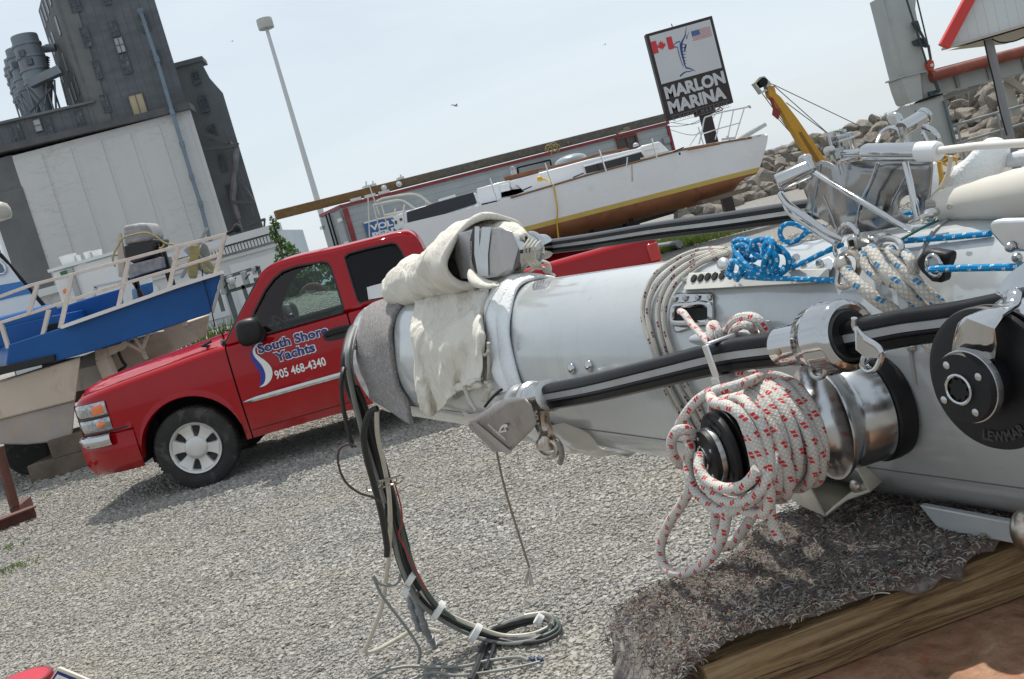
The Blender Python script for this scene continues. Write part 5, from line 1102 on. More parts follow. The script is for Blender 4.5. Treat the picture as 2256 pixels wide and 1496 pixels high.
for ex, sag in ((z5(1005, 720), .25), (z5(1010, 765), .45), (z5(950, 745), .2)):
    e = P(*ex, SB.y-1.0); mid_ = wp.lerp(e, .5)-Z*sag; b.tube(spline([wp, mid_, e], 8), .009, 4)
tag(b.build('slack_wire', dark), 'slack thin wires between the marina sign and the van body', 'wires')
# ------------------------------------------------------------------ breakwater: bank, boulders, grass
def bank_line(px, py0): return G(px, py0)
BASE = [G(1500, 500), G(1560, 474), G(1650, 442), G(1760, 415), G(1900, 395), G(2050, 362), G(2256, 322), G(2420, 300)]
def bankpt(s_, f):                     # s_ along the foot, f up the slope (1 = crest, 1.6 = lake side)
    q = s_*(len(BASE)-1); i = min(int(q), len(BASE)-2); p = BASE[i].lerp(BASE[i+1], q-i); hmax = (.75, 1.15, 1.25, 1.3, 1.3, 1.45, 1.62, 1.7)
    hm = hmax[i]+(hmax[i+1]-hmax[i])*(q-i)
    return V((p.x+f*1.2, p.y+f*4.5, hm*min(1, f) if f <= 1.3 else hm*max(-.5, 1-(f-1.3)*2.5)))
b = MB(); b.loft([[bankpt(k/40, f)-Z*.3 for f in (-.1, .2, .4, .6, .8, 1, 1.3, 1.6, 2.0)] for k in range(41)], closed=False)
m, nt, b_, L = base('bank_soil'); L.new(ramp(nt, noise(nt, 2, 8, .65, objc(nt)), [(.3, (.07, .06, .05)), (.7, (.17, .15, .12))]), b_.inputs['Base Color']); b_.inputs['Roughness'].default_value = .95
b.build('terrain_bank', m)['kind'] = 'structure'
m, nt, b_, L = base('limestone_boulder'); v = objc(nt); oi = nd(nt, 'ShaderNodeObjectInfo')
c = ramp(nt, noise(nt, 2.2, 9, .68, v), [(.28, (.11, .095, .078)), (.5, (.215, .19, .16)), (.75, (.32, .29, .245))]); c = mixc(nt, mathn(nt, 'MULTIPLY', oi.outputs['Random'], .5), c, (.20, .18, .16))
L.new(c, b_.inputs['Base Color']); b_.inputs['Roughness'].default_value = .9; bn = nd(nt, 'ShaderNodeBump', i_Strength=.6, i_Distance=.06); L.new(noise(nt, 7, 9, .7, v), bn.inputs['Height']); L.new(bn.outputs[0], b_.inputs['Normal'])
ROCKM = m
def rock_mesh(k):
    bm = bmesh.new(); bmesh.ops.create_icosphere(bm, subdivisions=3, radius=1); rs = np.random.RandomState(50+k); pl = []
    for _ in range(13):
        n = rs.normal(0, 1, 3); n /= np.linalg.norm(n); pl.append((V(n), rs.uniform(.46, .78)))
    sc = V((rs.uniform(.9, 1.35), rs.uniform(.8, 1.1), rs.uniform(.6, .85)))
    for v_ in bm.verts:
        for n, d in pl:
            e = v_.co.dot(n)-d
            if e > 0: v_.co -= n*e
        v_.co += V(rs.normal(0, .012, 3)); v_.co = V((v_.co.x*sc.x, v_.co.y*sc.y, v_.co.z*sc.z))
    me = bpy.data.meshes.new('boulder'); bm.to_mesh(me); bm.free(); me.materials.append(ROCKM)
    for p in me.polygons: p.use_smooth = True
    me.set_sharp_from_angle(angle=rad(18)); return me
RM = [rock_mesh(k) for k in range(9)]; first = True; NRK = 0
for row in range(8):
    f = -.02+row*.15; s_ = .02
    while s_ < 1.0:
        p = bankpt(s_, f); sz = random.choice([random.uniform(.22, .36), random.uniform(.3, .62)])*(1.2 if row < 3 else .95)*(.9 if s_ < .45 else 1.05)
        o = bpy.data.objects.new('boulder', RM[random.randrange(9)]); COL.objects.link(o); o.location = p+V((random.uniform(-.1, .1), random.uniform(-.25, .25), random.uniform(-.02, .2))); o.scale = (sz, sz, sz)
        o.rotation_euler = (random.uniform(-.5, .5), random.uniform(-.5, .5), random.uniform(0, 6.28)); tag(o, 'pale weathered limestone boulder in the breakwater bank beyond the yard', 'boulder', 'boulders of the breakwater'); NRK += 1
        s_ += max(.3, sz)*1.62/31
gp = []
for k in range(900):
    s_ = random.choice([random.gauss(.50, .02), random.gauss(.56, .015), random.gauss(.80, .02), random.gauss(.88, .02), random.uniform(.40, 1)]); q = bankpt(s_, random.uniform(.95, 1.35)); gp.append((q.x, q.y, q.z+.05))
blades('bank_grass', gp, .26, .014, GRASSM, 3, label='green grass and weeds along the crest of the breakwater', lean=.5)
gp = [(x, y, 0) for x, y in zip(NR.uniform(2.2, 6.2, 5000), NR.uniform(23.5, 27.5, 5000))]; blades('yard_grass', gp, .16, .012, GRASSM, 2, label='strip of green grass behind the pickup truck', lean=.5)
gp = []
for (px, py, n, r) in ((8, 1215, 60, .10), (45, 1250, 40, .07), (5, 1265, 30, .06), (60, 1020, 60, .35), (120, 1015, 40, .3), (25, 1035, 50, .3), (90, 1100, 12, .1)):
    c_ = G(px, py); gp += [(c_.x+random.gauss(0, r), c_.y+random.gauss(0, r), 0) for _ in range(n)]
blades('weeds', gp[::2], .05, .0035, GRASSM, 3, label='small green weeds sprouting through the gravel at the left', lean=.6)
gp = [(c_.x, c_.y, 0) for c_ in [G(480+random.uniform(-35, 25), 800+random.uniform(-10, 10)) for _ in range(300)]]
blades('tall_grass', [(P(480, 700, 19).x+random.gauss(0, .5), 19+random.gauss(0, .5), 0) for _ in range(260)], 1.15, .015, GRASSM, 5, label='tall pale green grass beside the meter rack', lean=.25)
q0, q1 = G(1330, 572), G(1500, 549); b = MB(); b.tube([q0+Z*.12, q1+Z*.12], .09, 10); tag(b.build('grey_pole', GALV), 'grey pole lying in the grass behind the pickup truck', 'pole')
# ------------------------------------------------------------------ yellow crane boom
YK2 = 27.0; CY = M('crane_yellow', (.52, .27, .02), .45, 0, .1, 3, dirt=(.30, .15, .03), ds=3, da=.35); cb_ = thing('crane_boom', V((P(1810, 360, YK2).x, YK2, 0)), 'yellow crane boom standing against the breakwater', 'crane boom')
b = MB(); slab(b, [z6(*q) for q in ((92, 588), (142, 588), (158, 640), (190, 668), (300, 810), (400, 955), (505, 1110), (560, 1200), (470, 1200), (404, 1110), (300, 945), (215, 800), (135, 680), (110, 660))], YK2, .34); b.build('boom', CY, cb_, bevel=.015)
b = MB(); slab(b, [z6(*q) for q in ((310, 905), (330, 905), (520, 1200), (480, 1200))], YK2-.02, .03); b.build('boom_shade_strip', M('boom_shadow_strip', (.22, .11, .02), .6), cb_, smooth=0)  # darker yellow strip, shade painted along the boom
b = MB(); slab(b, [z6(*q) for q in ((5, 570), (40, 530), (75, 522), (98, 545), (130, 580), (95, 600), (75, 560), (45, 545), (18, 572), (60, 628), (90, 610), (96, 622), (56, 642))], YK2-.02, .30); b.build('head', M('dirty_white_steel', (.45, .44, .40), .5, .2, .15, 8), cb_, smooth=0)
b = MB(); q = P(*z6(70, 562), YK2-.05); b.lathe(q, V((0, 1, 0)), [(0, .03), (0, .11), (.05, .09), (.1, .09), (.15, .11), (.4, .11), (.4, .03)], 16); b.build('sheave', dark, cb_)
b = MB(); slab(b, [z6(*q) for q in ((112, 670), (128, 668), (150, 735), (188, 765), (172, 818), (134, 785), (140, 740))], YK2-.06, .1); b.build('hook_flag', M('dark_red', (.22, .02, .02), .6), cb_, smooth=0)
b = MB()
for q0, q1 in (((130, 578), (760, 880)), ((140, 588), (560, 960)), ((225, 705), (570, 962)), ((60, 642), (300, 970)), ((165, 810), (285, 945))): b.tube([P(*z6(*q0), YK2+.1), P(*z6(*q1), YK2+.6)], .012, 5)
b.build('wire', M('wire_rope', (.10, .10, .10), .5, .5), cb_)
# ------------------------------------------------------------------ grey boat hoist (gantry)
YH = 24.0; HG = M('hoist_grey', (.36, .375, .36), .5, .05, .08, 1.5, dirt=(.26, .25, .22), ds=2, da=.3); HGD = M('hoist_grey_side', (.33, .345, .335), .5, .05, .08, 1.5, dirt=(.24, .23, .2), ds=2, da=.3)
ho = thing('boat_hoist', V((P(2070, 250, YH).x, YH, 0)), 'tall grey travelling boat hoist with a red pipe along its beam', 'boat hoist')
def h6(px, d=0, Y=YH): return [P(*z6(*q), Y+d) for q in px]
b = MB(); b.prism(h6([(880, -30), (1118, -30), (1112, 60), (1192, 480), (1180, 492), (1020, 522)]), V((0, .75, 0))); b.build('leg_column', HG, ho, bevel=.012)
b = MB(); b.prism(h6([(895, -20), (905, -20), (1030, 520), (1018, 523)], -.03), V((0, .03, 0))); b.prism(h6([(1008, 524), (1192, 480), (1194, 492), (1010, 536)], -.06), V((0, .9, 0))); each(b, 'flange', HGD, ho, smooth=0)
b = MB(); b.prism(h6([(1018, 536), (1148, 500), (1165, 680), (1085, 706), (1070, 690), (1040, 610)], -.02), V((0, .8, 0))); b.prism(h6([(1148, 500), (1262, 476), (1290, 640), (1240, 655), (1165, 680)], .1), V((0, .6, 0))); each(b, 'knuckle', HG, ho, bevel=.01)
b = MB(); b.prism(h6([(1070, 722), (1300, 658), (1355, 860), (1390, 990), (1395, 1060), (1080, 1060), (1090, 900)], .05), V((0, .7, 0))); ft = b.build('wheel_housing', HG, ho, bevel=.01)
b = MB(); b.prism(h6([(1110, 760), (1180, 742), (1176, 768), (1120, 790)], .04), V((0, .02, 0))); b.prism(h6([(1145, 690), (1235, 655), (1300, 640), (1300, 652), (1150, 700)], -.02), V((0, .3, 0))); each(b, 'gap', dark, ft, smooth=0)
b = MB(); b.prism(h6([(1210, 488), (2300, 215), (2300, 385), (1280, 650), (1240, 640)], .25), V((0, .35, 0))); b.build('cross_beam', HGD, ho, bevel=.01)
b = MB()
for x in (1385, 1605, 1850, 2080): 
    y = 452-(x-1385)*.258; b.bar(P(*z6(x-15, y-5), YH+.22), P(*z6(x+25, y+150), YH+.22), .05, .08)
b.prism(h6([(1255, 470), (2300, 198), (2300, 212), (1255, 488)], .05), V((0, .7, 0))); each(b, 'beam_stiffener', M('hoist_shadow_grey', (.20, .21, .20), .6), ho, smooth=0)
b = MB(); e0, e1 = P(*z6(1218, 527), YH-.05), P(*z6(2300, 232), YH-.05); b.lathe(e0, e1-e0, [(0, .01), (0, .14), (.03, .145), (.03, .125), ((e1-e0).length, .125)], 18); b.build('red_pipe', M('rust_red_pipe', (.20, .045, .025), .5, 0, .2, 3, dirt=(.28, .1, .06), ds=3, da=.4), ho)
hk = MB(); hk.prism(h6([(1192, 425), (1212, 405), (1238, 415), (1246, 450), (1236, 492), (1215, 488), (1196, 450)], -.15), V((0, .16, 0))); o = hk.build('hook_block', M('hook_red', (.42, .05, .02), .45, 0, .1, 5), ho, bevel=.015)
b = MB(); b.lathe(P(*z6(1222, 450), YH-.16), V((0, -1, 0)), [(0, .045), (.03, .04), (.035, .01)], 12); b.build('pin', satin, o)
b = MB()
for q0, q1, r in (((1046, -20), (1192, 440), .022), ((1120, -20), (1222, 410), .018), ((1108, 150), (1205, 330), .03), ((1200, 310), (1218, 410), .03), ((1245, 550), (1275, 632), .04)): b.tube([P(*z6(*q0), YH-.2), P(*z6(*q1), YH-.2)], r, 6)
b.build('hoist_wire', M('greasy_wire', (.035, .045, .05), .5, .3), ho)
b = MB(); b.prism(h6([(1095, 150), (1130, 140), (1150, 200), (1130, 215)], -.12), V((0, .1, 0))); b.prism(h6([(1098, 280), (1150, 255), (1190, 300), (1195, 325), (1150, 310), (1110, 310)], -.12), V((0, .1, 0))); b.prism(h6([(1205, 630), (1250, 618), (1285, 632), (1215, 660)], -.1), V((0, .1, 0))); each(b, 'guide', M('dark_green_steel', (.03, .05, .055), .5), ho, smooth=0)
b = MB(); b.bar(P(*z6(1310, 690), YH-.02), P(*z6(1385, 985), YH-.02), .08, .05); b.build('ladder_rail', M('blue_grey_steel', (.13, .17, .18), .5, .2), ho, smooth=0)
b = MB(); b.prism(h6([(1300, 652), (1400, 622), (1470, 605), (1470, 640), (1400, 650), (1310, 690)], .6), V((0, .4, 0))); b.prism(h6([(1472, 590), (1545, 568), (1548, 610), (1475, 632)], .6), V((0, .4, 0))); each(b, 'bogie', HGD, ho, smooth=0)
b = MB(); b.bar(P(*z6(1680, 500), YH+1), P(*z6(1900, 650), YH+1), .14, .14); b.bar(P(*z6(1715, 560), YH+1.2), P(*z6(1790, 795), YH+1.2), .34, .2); each(b, 'brace', M('pale_brace', (.40, .39, .34), .6, 0, .15, 4), ho, smooth=0)
# ------------------------------------------------------------------ red-edged gable of a shelter with its post
YQ = 16.5; PANM = line_mat('white_ribbed_panel', (.56, .58, .58), 0, .165, .008, .72, .05, .5, (.42, .42, .4), .25, .6)
shl = thing('shelter_gable', V((P(2300, 300, YQ).x, YQ, 0)), 'white boarded shelter gable with a red barge board at the top right corner', 'shelter')
b = MB(); gp_ = [P(*z6(*q), YQ) for q in ((1310, 334), (1490, -10), (1560, -140), (2500, -260), (2500, -20))]; b.prism(gp_, V((3.0, 4, 0))); b.build('gable_wall', PANM, shl, smooth=0)
b = MB(); b.bar(P(*z6(1306, 322), YQ-.06), P(*z6(1560, -155), YQ-.06), .16, .11, V((0, 1, 0))); b.build('barge_board', M('bright_red_trim', (.52, .035, .03), .45, 0, .06, 4), shl, bevel=.006)
b = MB(); b.bar(P(*z6(1300, 338), YQ-.02), P(*z6(2500, -14), YQ-.02), .10, .035, Z); s0, s1 = P(*z6(1330, 335), YQ), P(*z6(2500, -12), YQ); b.add([s0-Z*.03, s1-Z*.03, s1-Z*.03+V((3.0, 4, 0)), s0-Z*.03+V((3.0, 4, 0))], [(0, 1, 2, 3)]); b.build('soffit', M('tan_soffit', (.42, .38, .31), .7, 0, .06, 3), shl, smooth=0)
pt_ = P(*z6(1612, 262), YQ+.25); b = MB(); b.lathe(V((pt_.x, YQ+.25, 0)), Z, [(0, .072), (pt_.z+.05, .066)], 16); b.build('post', M('grey_post_paint', (.22, .22, .225), .5, .1, .06, 4), shl)
b = MB(); b.tube(spline([P(*z6(*q), YQ+.1) for q in ((1580, 260), (1610, 400), (1650, 560), (1690, 750), (1740, 930))], 4), .013, 5); b.tube(spline([P(*z6(*q), YQ+.1) for q in ((1640, 268), (1680, 288), (1730, 292), (1800, 280), (1870, 250))], 4), .012, 5); b.build('cable', dark, shl)
YR = 23; b = MB()
for q0, q1 in (((1370, 862), (1700, 766)), ((1395, 985), (1900, 835)), ((1700, 766), (1900, 710))): b.tube([P(*z6(*q0), YR), P(*z6(*q1), YR)], .028, 8)
for q0, q1 in (((1398, 860), (1425, 975)), ((1672, 775), (1712, 910))): q = P(*z6(*q0), YR); b.tube([V((q.x, YR, 0)), q], .028, 8)
tag(b.build('pipe_railing', GALV), 'grey pipe railing in front of the boulders below the boat hoist', 'railing')
# ------------------------------------------------------------------ the big mast lying on its trestle
MD = ray(66, 763); MD.z = 0; MD.normalize(); MN = V((-MD.y, MD.x, 0)); MA, MBb = .21, .13; MC0 = P(2000, 804, 1.55)
def MS(px, py, off):                   # sight line cut by the upright plane 'off' metres towards the viewer from the mast's middle
    return PL(px, py, MC0+MN*off, MN)
def MT(t, ang, lift=0.0): return MC0+MD*t+MN*((MBb+lift)*math.cos(ang))+Z*((MA+lift)*math.sin(ang))
def MC(px, py, lift=0.0):              # ... by the skin of the mast, near side
    r = ray(px, py); o = CAM-MC0; bb, aa = MBb+lift, MA+lift; o1, o2, r1, r2 = o.dot(MN)/bb, o.z/aa, r.dot(MN)/bb, r.z/aa
    A_, B_, C_ = r1*r1+r2*r2, 2*(o1*r1+o2*r2), o1*o1+o2*o2-1; d = B_*B_-4*A_*C_
    k = (-B_-math.sqrt(d))/(2*A_) if d > 0 else -B_/(2*A_)
    return CAM+r*k
def Mang(p): q = p-MC0; return q.dot(MD), math.atan2(q.z/MA, q.dot(MN)/MBb)
m, nt, b_, L = base('silver_white_spar_paint'); v = objc(nt)
n_ = noise(nt, 3, 7, .6, objc(nt, (1, 1, 4))); c = ramp(nt, n_, [(.3, (.45, .475, .485)), (.7, (.52, .54, .545))])
c = mixc(nt, ramp(nt, noise(nt, 2.2, 9, .72, objc(nt, (1.5, 1.5, 6)), .4), [(.56, (0, 0, 0)), (.75, (.30, .30, .30))]), c, (.33, .32, .29)); c = mixc(nt, ramp(nt, noise(nt, 34, 4, .6, objc(nt, (.7, .7, 2))), [(.66, (0, 0, 0)), (.74, (.35, .35, .35))]), c, (.25, .24, .22)); c = mixc(nt, ramp(nt, noise(nt, 1.0, 6, .6, objc(nt, (16, 16, 1.6))), [(.55, (0, 0, 0)), (.72, (.28, .28, .28))]), c, (.34, .345, .33)); L.new(c, b_.inputs['Base Color'])
L.new(ramp(nt, n_, [(.3, (.10, .10, .10)), (.7, (.24, .24, .24))]), b_.inputs['Roughness']); b_.inputs['Metallic'].default_value = .15; b_.inputs['Coat Weight'].default_value = .5; b_.inputs['Coat Roughness'].default_value = .04
bn = nd(nt, 'ShaderNodeBump', i_Strength=.05, i_Distance=.02); L.new(noise(nt, 5, 3, .5, objc(nt, (1, 1, 3))), bn.inputs['Height']); L.new(bn.outputs[0], b_.inputs['Normal'])
SPAR = m
mast = thing('lying_mast', MT(0, 0)-Z*.21, 'huge silver white aluminium yacht mast lying across the foreground on its trestle', 'mast')
TE = Mang(MC(768, 770))[0]; T0 = -2.3
b = MB(); NS = 64
prof = [(TE, .86), (TE-.003, .93), (TE-.012, .985), (TE-.03, 1.0)]+[(TE-.03-(TE-.03-T0)*k/26, 1.0) for k in range(1, 27)]
b.loft([[MC0+MD*t+MN*(MBb*s_*math.cos(2*PI*k/NS))+Z*(MA*s_*math.sin(2*PI*k/NS)) for k in range(NS)] for t, s_ in prof], True, True); b.build('spar', SPAR, mast, smooth=40)
def onmast(pts, lift, name, mat, th=.004, par=None, bevel=.002, sub=6):
    """a plate following the skin: pixel outline, raised by lift"""
    p0 = [MC(*q, lift) for q in pts]; p1 = [MC(*q, lift-th-.01) for q in pts]; b = MB(); n = len(pts)
    b.add(p0+p1, [list(range(n))]+[(i, (i+1) % n, n+(i+1) % n, n+i) for i in range(n)]); return b.build(name, mat, par or mast, smooth=30, bevel=bevel)
def screw(b, p, r, n=None): n = n or MN; b.lathe(p, n, [(0, r), (.25*r, r), (.5*r, r*.7), (.55*r, .001)], 12)
def zb2(x, y): return 1300+x/3.117, 480+y/3.117
def z4r(x, y): return 1640+x/2.992, 230+y/2.992
# perforated track
b = MB(); sec = []
for k in range(13):
    f = k/12; t0 = zb2(680+f*960, 378-f*30); t1 = zb2(640+f*1000, 495-f*55); a = MC(*t0, .004); c_ = MC(*t1, .004); o_ = MC(*t0, .016); o2 = MC(*t1, .018); sec.append([a, o_, o2, c_])
b.loft(sec, False); b.add(sec[0], [(0, 1, 2, 3)]); tr_ = b.build('perforated_track', M('ivory_track', (.52, .51, .47), .45, .1, .06, 20), mast, smooth=30, bevel=.001)
b = MB(); 
for x, y in ((710, 416), (757, 411), (805, 404), (853, 400), (904, 395)):
    p = MC(*zb2(x, y), .0182); q = MC(*zb2(x, y), .012); n = (p-MC0-MD*((p-MC0).dot(MD))); n = (MN*(p-MC0).dot(MN)/MBb**2+Z*(p-MC0).z/MA**2).normalized(); b.lathe(p-n*.004, n, [(0, .0075), (.005, .0075), (.0052, .001)], 14)
each(b, 'track_hole', dark, tr_)
b = MB(); screw(b, MC(*zb2(648, 430), .018), .006); b.build('track_screw', satin, tr_)
# halyard exit box
ex = onmast([zb2(*q) for q in ((585, 520), (600, 514), (830, 512), (846, 524), (852, 700), (835, 712), (600, 792), (578, 780), (566, 730))], .006, 'halyard_exit', chrome, bevel=.003)
onmast([zb2(*q) for q in ((580, 640), (600, 622), (790, 615), (815, 622), (818, 690), (800, 702), (600, 706), (578, 690))], .0085, 'slot', dark, par=ex, bevel=.0)
b = MB(); rim = [MC(*zb2(*q), .010) for q in ((572, 640), (592, 606), (690, 598), (770, 590), (818, 604), (828, 650), (822, 700), (790, 722), (690, 724), (590, 724), (566, 700))]; b.tube(spline(rim, 4, True), .006, 8, closed=True); b.build('slot_rim', chrome, ex)
b = MB()
for x, y in ((578, 558), (652, 552), (736, 548), (820, 545)): screw(b, MC(*zb2(x, y), .007), .006)
each(b, 'screw', satin, ex)
# horn cleat
b = MB(); c0, c1 = MS(*zb2(700, 835), MBb+.05), MS(*zb2(1210, 808), MBb+.05); pp = [c0.lerp(c1, k/10) for k in range(11)]
b.tube(pp, [.006, .010, .011, .010, .0105, .0105, .0105, .010, .011, .010, .006], 12); md_ = c0.lerp(c1, .5); b.bar(md_+MD*.03, md_+MD*.03-MN*.06, .02, .02); b.bar(md_-MD*.03, md_-MD*.03-MN*.06, .02, .02); b.build('horn_cleat', M('grey_cast_alloy', (.5, .52, .53), .35, .4, .08, 20), mast)
b = MB(); sm_ = [MT(T0+(TE-.1-T0)*k/20, rad(-38), .0006) for k in range(21)]; b.tube(sm_, .0011, 4); b.build('skin_seam', M('seam_grey', (.14, .14, .14), .6), mast)
for px in ((1262, 812), (1300, 806)):
    b = MB(); b.ball(MC(*px, 0), (.012, .016, .014)); b.build('dome_rivet', chrome, mast)
# small plates further along
onmast([z4r(*q) for q in ((345, 1110), (480, 1030), (560, 1000), (590, 1020), (590, 1060), (560, 1115), (350, 1125))], .008, 'cast_tang', alu)
b = MB(); screw(b, MC(*z4r(500, 1050), .009), .008); screw(b, MC(*z4r(395, 1070), .004), .007); each(b, 'screw', satin, mast)
b = MB(); q = MC(*zb2(920, 325), .01); b.ball(q, (.012, .02, .014)); b.tube([MC(*zb2(1380, 390), .005), MC(*zb2(1395, 290), .03), MC(*zb2(1420, 268), .035)], .006, 6); each(b, 'track_stop', alu, mast)
b = MB(); b.tube([MC(*z4r(700+8*k, 860), .002) if k < 0 else MT(Mang(MC(*z4r(1180, 960), 0))[0], rad(88-14*k), .0015) for k in range(7)], .0035, 5); b.build('seam', M('sealant_line', (.3, .3, .3), .6), mast)
# lower flange and the cream moulded pocket
b = MB(); f_ = [MS(*q, .10) for q in ((2024, 1113), (2265, 1158), (2400, 1184), (2400, 1240), (2262, 1204), (2068, 1166), (2050, 1145))]; b.prism(f_, MN*-.012); b.build('bottom_flange', SPAR, mast, bevel=.002)
b = MB(); b.ball(MS(2262, 1172, .115), (.02, .02, .03)); b.build('flange_bolt', rusty_steel, mast)
CRM = M('cream_moulding', (.60, .56, .47), .35, 0, .06, 6, dirt=(.35, .3, .22), ds=8, da=.25)
b = MB(); A_ = [MS(*q, o) for q, o in (((1706, 1040), .14), ((1775, 1015), .14), ((1800, 1000), .13), ((1890, 1035), .125), ((1915, 1082), .125), ((1868, 1098), .15), ((1838, 1118), .165), ((1818, 1136), .17), ((1770, 1114), .17), ((1716, 1082), .155))]
Bk = [q-MN*.13+MD*.05 for q in A_]; n = len(A_); b.add(A_+Bk, [(i, (i+1) % n, n+(i+1) % n, n+i) for i in range(n)]); b.add([MS(1706, 1040, .14), MS(1775, 1018, .15), MS(1778, 1060, .165), MS(1818, 1136, .172), MS(1770, 1114, .172), MS(1716, 1082, .157)], [(0, 1, 2, 3, 4, 5)])
pk = b.build('cream_pocket', CRM, mast, smooth=30, solid=.004)
b = MB(); b.add([q-MN*.125+MD*.045 for q in A_], [list(range(n))]); b.build('pocket_floor', M('tan_inside', (.30, .22, .13), .6), pk, smooth=0)
b = MB(); screw(b, MS(1886, 1072, .13), .011); b.build('rivet', rusty_steel, pk)
# ------------------------------------------------------------------ ropes round the mast
WHR = rope_mat('white_halyard', (.56, .53, .47), (.16, .03, .07), .012, .05, .28)
hal = []
for s_ in ([(940, 216), (820, 212), (700, 235), (560, 300), (440, 400), (380, 520), (362, 640), (378, 750), (425, 880), (470, 1020), (510, 1150), (560, 1260), (625, 1350)],
           [(900, 226), (720, 258), (600, 318), (480, 430), (415, 540), (395, 660), (418, 790), (460, 930), (505, 1080), (575, 1220), (640, 1340)],
           [(930, 232), (800, 262), (690, 310), (560, 410), (490, 530), (465, 650), (480, 780), (520, 930), (580, 1100), (690, 1290)],
           [(955, 236), (850, 268), (760, 305), (625, 410), (540, 530), (508, 650), (520, 790), (565, 930), (635, 1110), (715, 1240)]):
    b = MB(); pts = spline([MC(*zb2(*q), .008) for q in s_], 5)
    top_ = pts[0]; t_, a_ = Mang(top_); lead = [MT(t_+.01*k, a_+rad(22*k), .008) for k in range(6, 0, -1)]; t2, a2 = Mang(pts[-1]); tail = [MT(t2-.004*k, a2-rad(20*k), .008) for k in range(1, 7)]
    b.tube(lead+pts+tail, .0052, 8); hal.append(b)
LABS = ['white rope with dark flecks wrapped round the mast, strand nearest the canvas', 'white rope with dark flecks wrapped round the mast, second strand from the canvas', 'white rope with dark flecks wrapped round the mast, third strand from the canvas', 'white rope with dark flecks wrapped round the mast, strand nearest the halyard slot']
for bb_, lb in zip(hal, LABS): tag(bb_.build('halyard', WHR), lb, 'rope', 'halyard strands wrapped round the mast')
REDR = rope_mat('red_fleck_rope', (.62, .60, .56), (.58, .010, .016), .011, .022, .44, .2)
def rope(name, pts, r, mat, lab=None, n=6, closed=False, seg=10, cat='rope', group=None, par=None):
    b = MB(); b.tube(spline(pts, n, closed), r, seg, closed=closed); o = b.build(name, mat, par)
    if par is None: tag(o, lab, cat, group)
    return o
o_ = MBb
rope('red_fleck_line', [MC(*zb2(600, 640), -.03), MS(*zb2(640, 652), o_+.012), MS(*zb2(690, 720), o_+.03), MS(*zb2(760, 800), o_+.05), MS(*zb2(830, 875), o_+.075), MS(*zb2(905, 960), o_+.07), MS(*zb2(930, 1050), o_+.06), MS(*zb2(960, 1100), o_+.09)], .0062, REDR, 'white rope with red flecks running out of the halyard slot')
b = MB(); b.tube(spline([MS(*q, o) for q, o in [(zb2(930, 900), o_+.05), (zb2(895, 810), o_+.065), (zb2(870, 745), o_+.06), (zb2(840, 728), o_+.055), (zb2(822, 765), o_+.07), (zb2(835, 850), o_+.08), (zb2(850, 920), o_+.07)]], 6), .0066, 10); b.tube(spline([MS(*q, o) for q, o in [(zb2(940, 830), o_+.03), (zb2(955, 760), o_+.055), (zb2(1010, 695), o_+.06), (zb2(1090, 678), o_+.06), (zb2(1160, 705), o_+.06), (zb2(1195, 770), o_+.055), (zb2(1200, 840), o_+.03)]], 6), .0076, 10)
b.tube(spline([MS(*q, o) for q, o in [(zb2(965, 850), o_+.05), (zb2(985, 775), o_+.075), (zb2(1040, 738), o_+.08), (zb2(1095, 745), o_+.075), (zb2(1140, 790), o_+.03)]], 6), .0066, 10)
tag(b.build('cleated_rope', REDR), 'white rope with red flecks looped over the horn cleat on the mast', 'rope')
# ------------------------------------------------------------------ furling foils with their drums
def foil(name, lab, path, off, hgt, th, gap, tape, tb, group='black furling foils'):
    pts = spline([MS(*q, off) for q in path], 4); t = thing(name, pts[len(pts)//2]-Z*hgt, lab, 'furling foil'); B3 = {k: MB() for k in 'kgl'}
    secs = {'k': [], 'g': [], 'l': []}; d0 = (pts[-1]-pts[0]).normalized(); a_ = Z-d0*Z.dot(d0); a_.normalize(); n_ = d0.cross(a_); n_ = n_ if n_.y < 0 else -n_
    for ip, p in enumerate(pts):
        sc_ = 1-(.30*ip/(len(pts)-1) if off > 0 else 0); f = lambda u, w_: p+a_*(u*hgt*sc_)+n_*(w_*th*sc_)
        secs['k'].append([f(.5, -.3), f(.5, .1), f(.46, .35), f(.38, .5), f(.24, .55), f(.20, .48), f(.17, .30), f(-.06, .30), f(-.08, .46), f(-.12, .5), f(-.14, .38), f(-.18, .38), f(-.20, .5), f(-.40, .42), f(-.48, .2), f(-.5, -.3)])
        secs['g'].append([f(.175, .34), f(.16, .45), f(-.055, .45), f(-.07, .34)])
    B3['k'].loft(secs['k'], True, True); B3['g'].loft(secs['g'], True, True)
    B3['k'].build('extrusion', black_foil, t, smooth=40); B3['g'].build('grey_stripe', foil_grey, t, smooth=30); return t, pts
black_foil = M('black_anodised', (.009, .009, .010), .30, 0, .3, 30, rvar=.08, spec=.13, dirt=(.03, .03, .03), ds=18, da=.15); foil_grey = M('foil_grey_stripe', (.34, .345, .35), .4, .1, .08, 20, dirt=(.15, .15, .15), ds=25, da=.2)
f1, fp1 = foil('furling_foil', 'black furling foil with a grey stripe passing in front of the mast', [(1188, 878), (1300, 858), (1450, 822), (1600, 786), (1750, 766), (1900, 741), (2000, 722), (2104, 708), (2256, 678), (2420, 645)], MBb+.12, .055, .032, None, None, None)
f2, fp2 = foil('furling_foil', 'black grooved furling foil passing behind the mast', [(1180, 548), (1300, 532), (1450, 508), (1600, 489), (1765, 465), (1950, 440)], -MBb-.04, .039, .036, None, None, None)
b = MB(); a0, a1 = MS(1597, 787, MBb+.12), MS(1612, 783, MBb+.12); dd = (a1-a0).normalized()
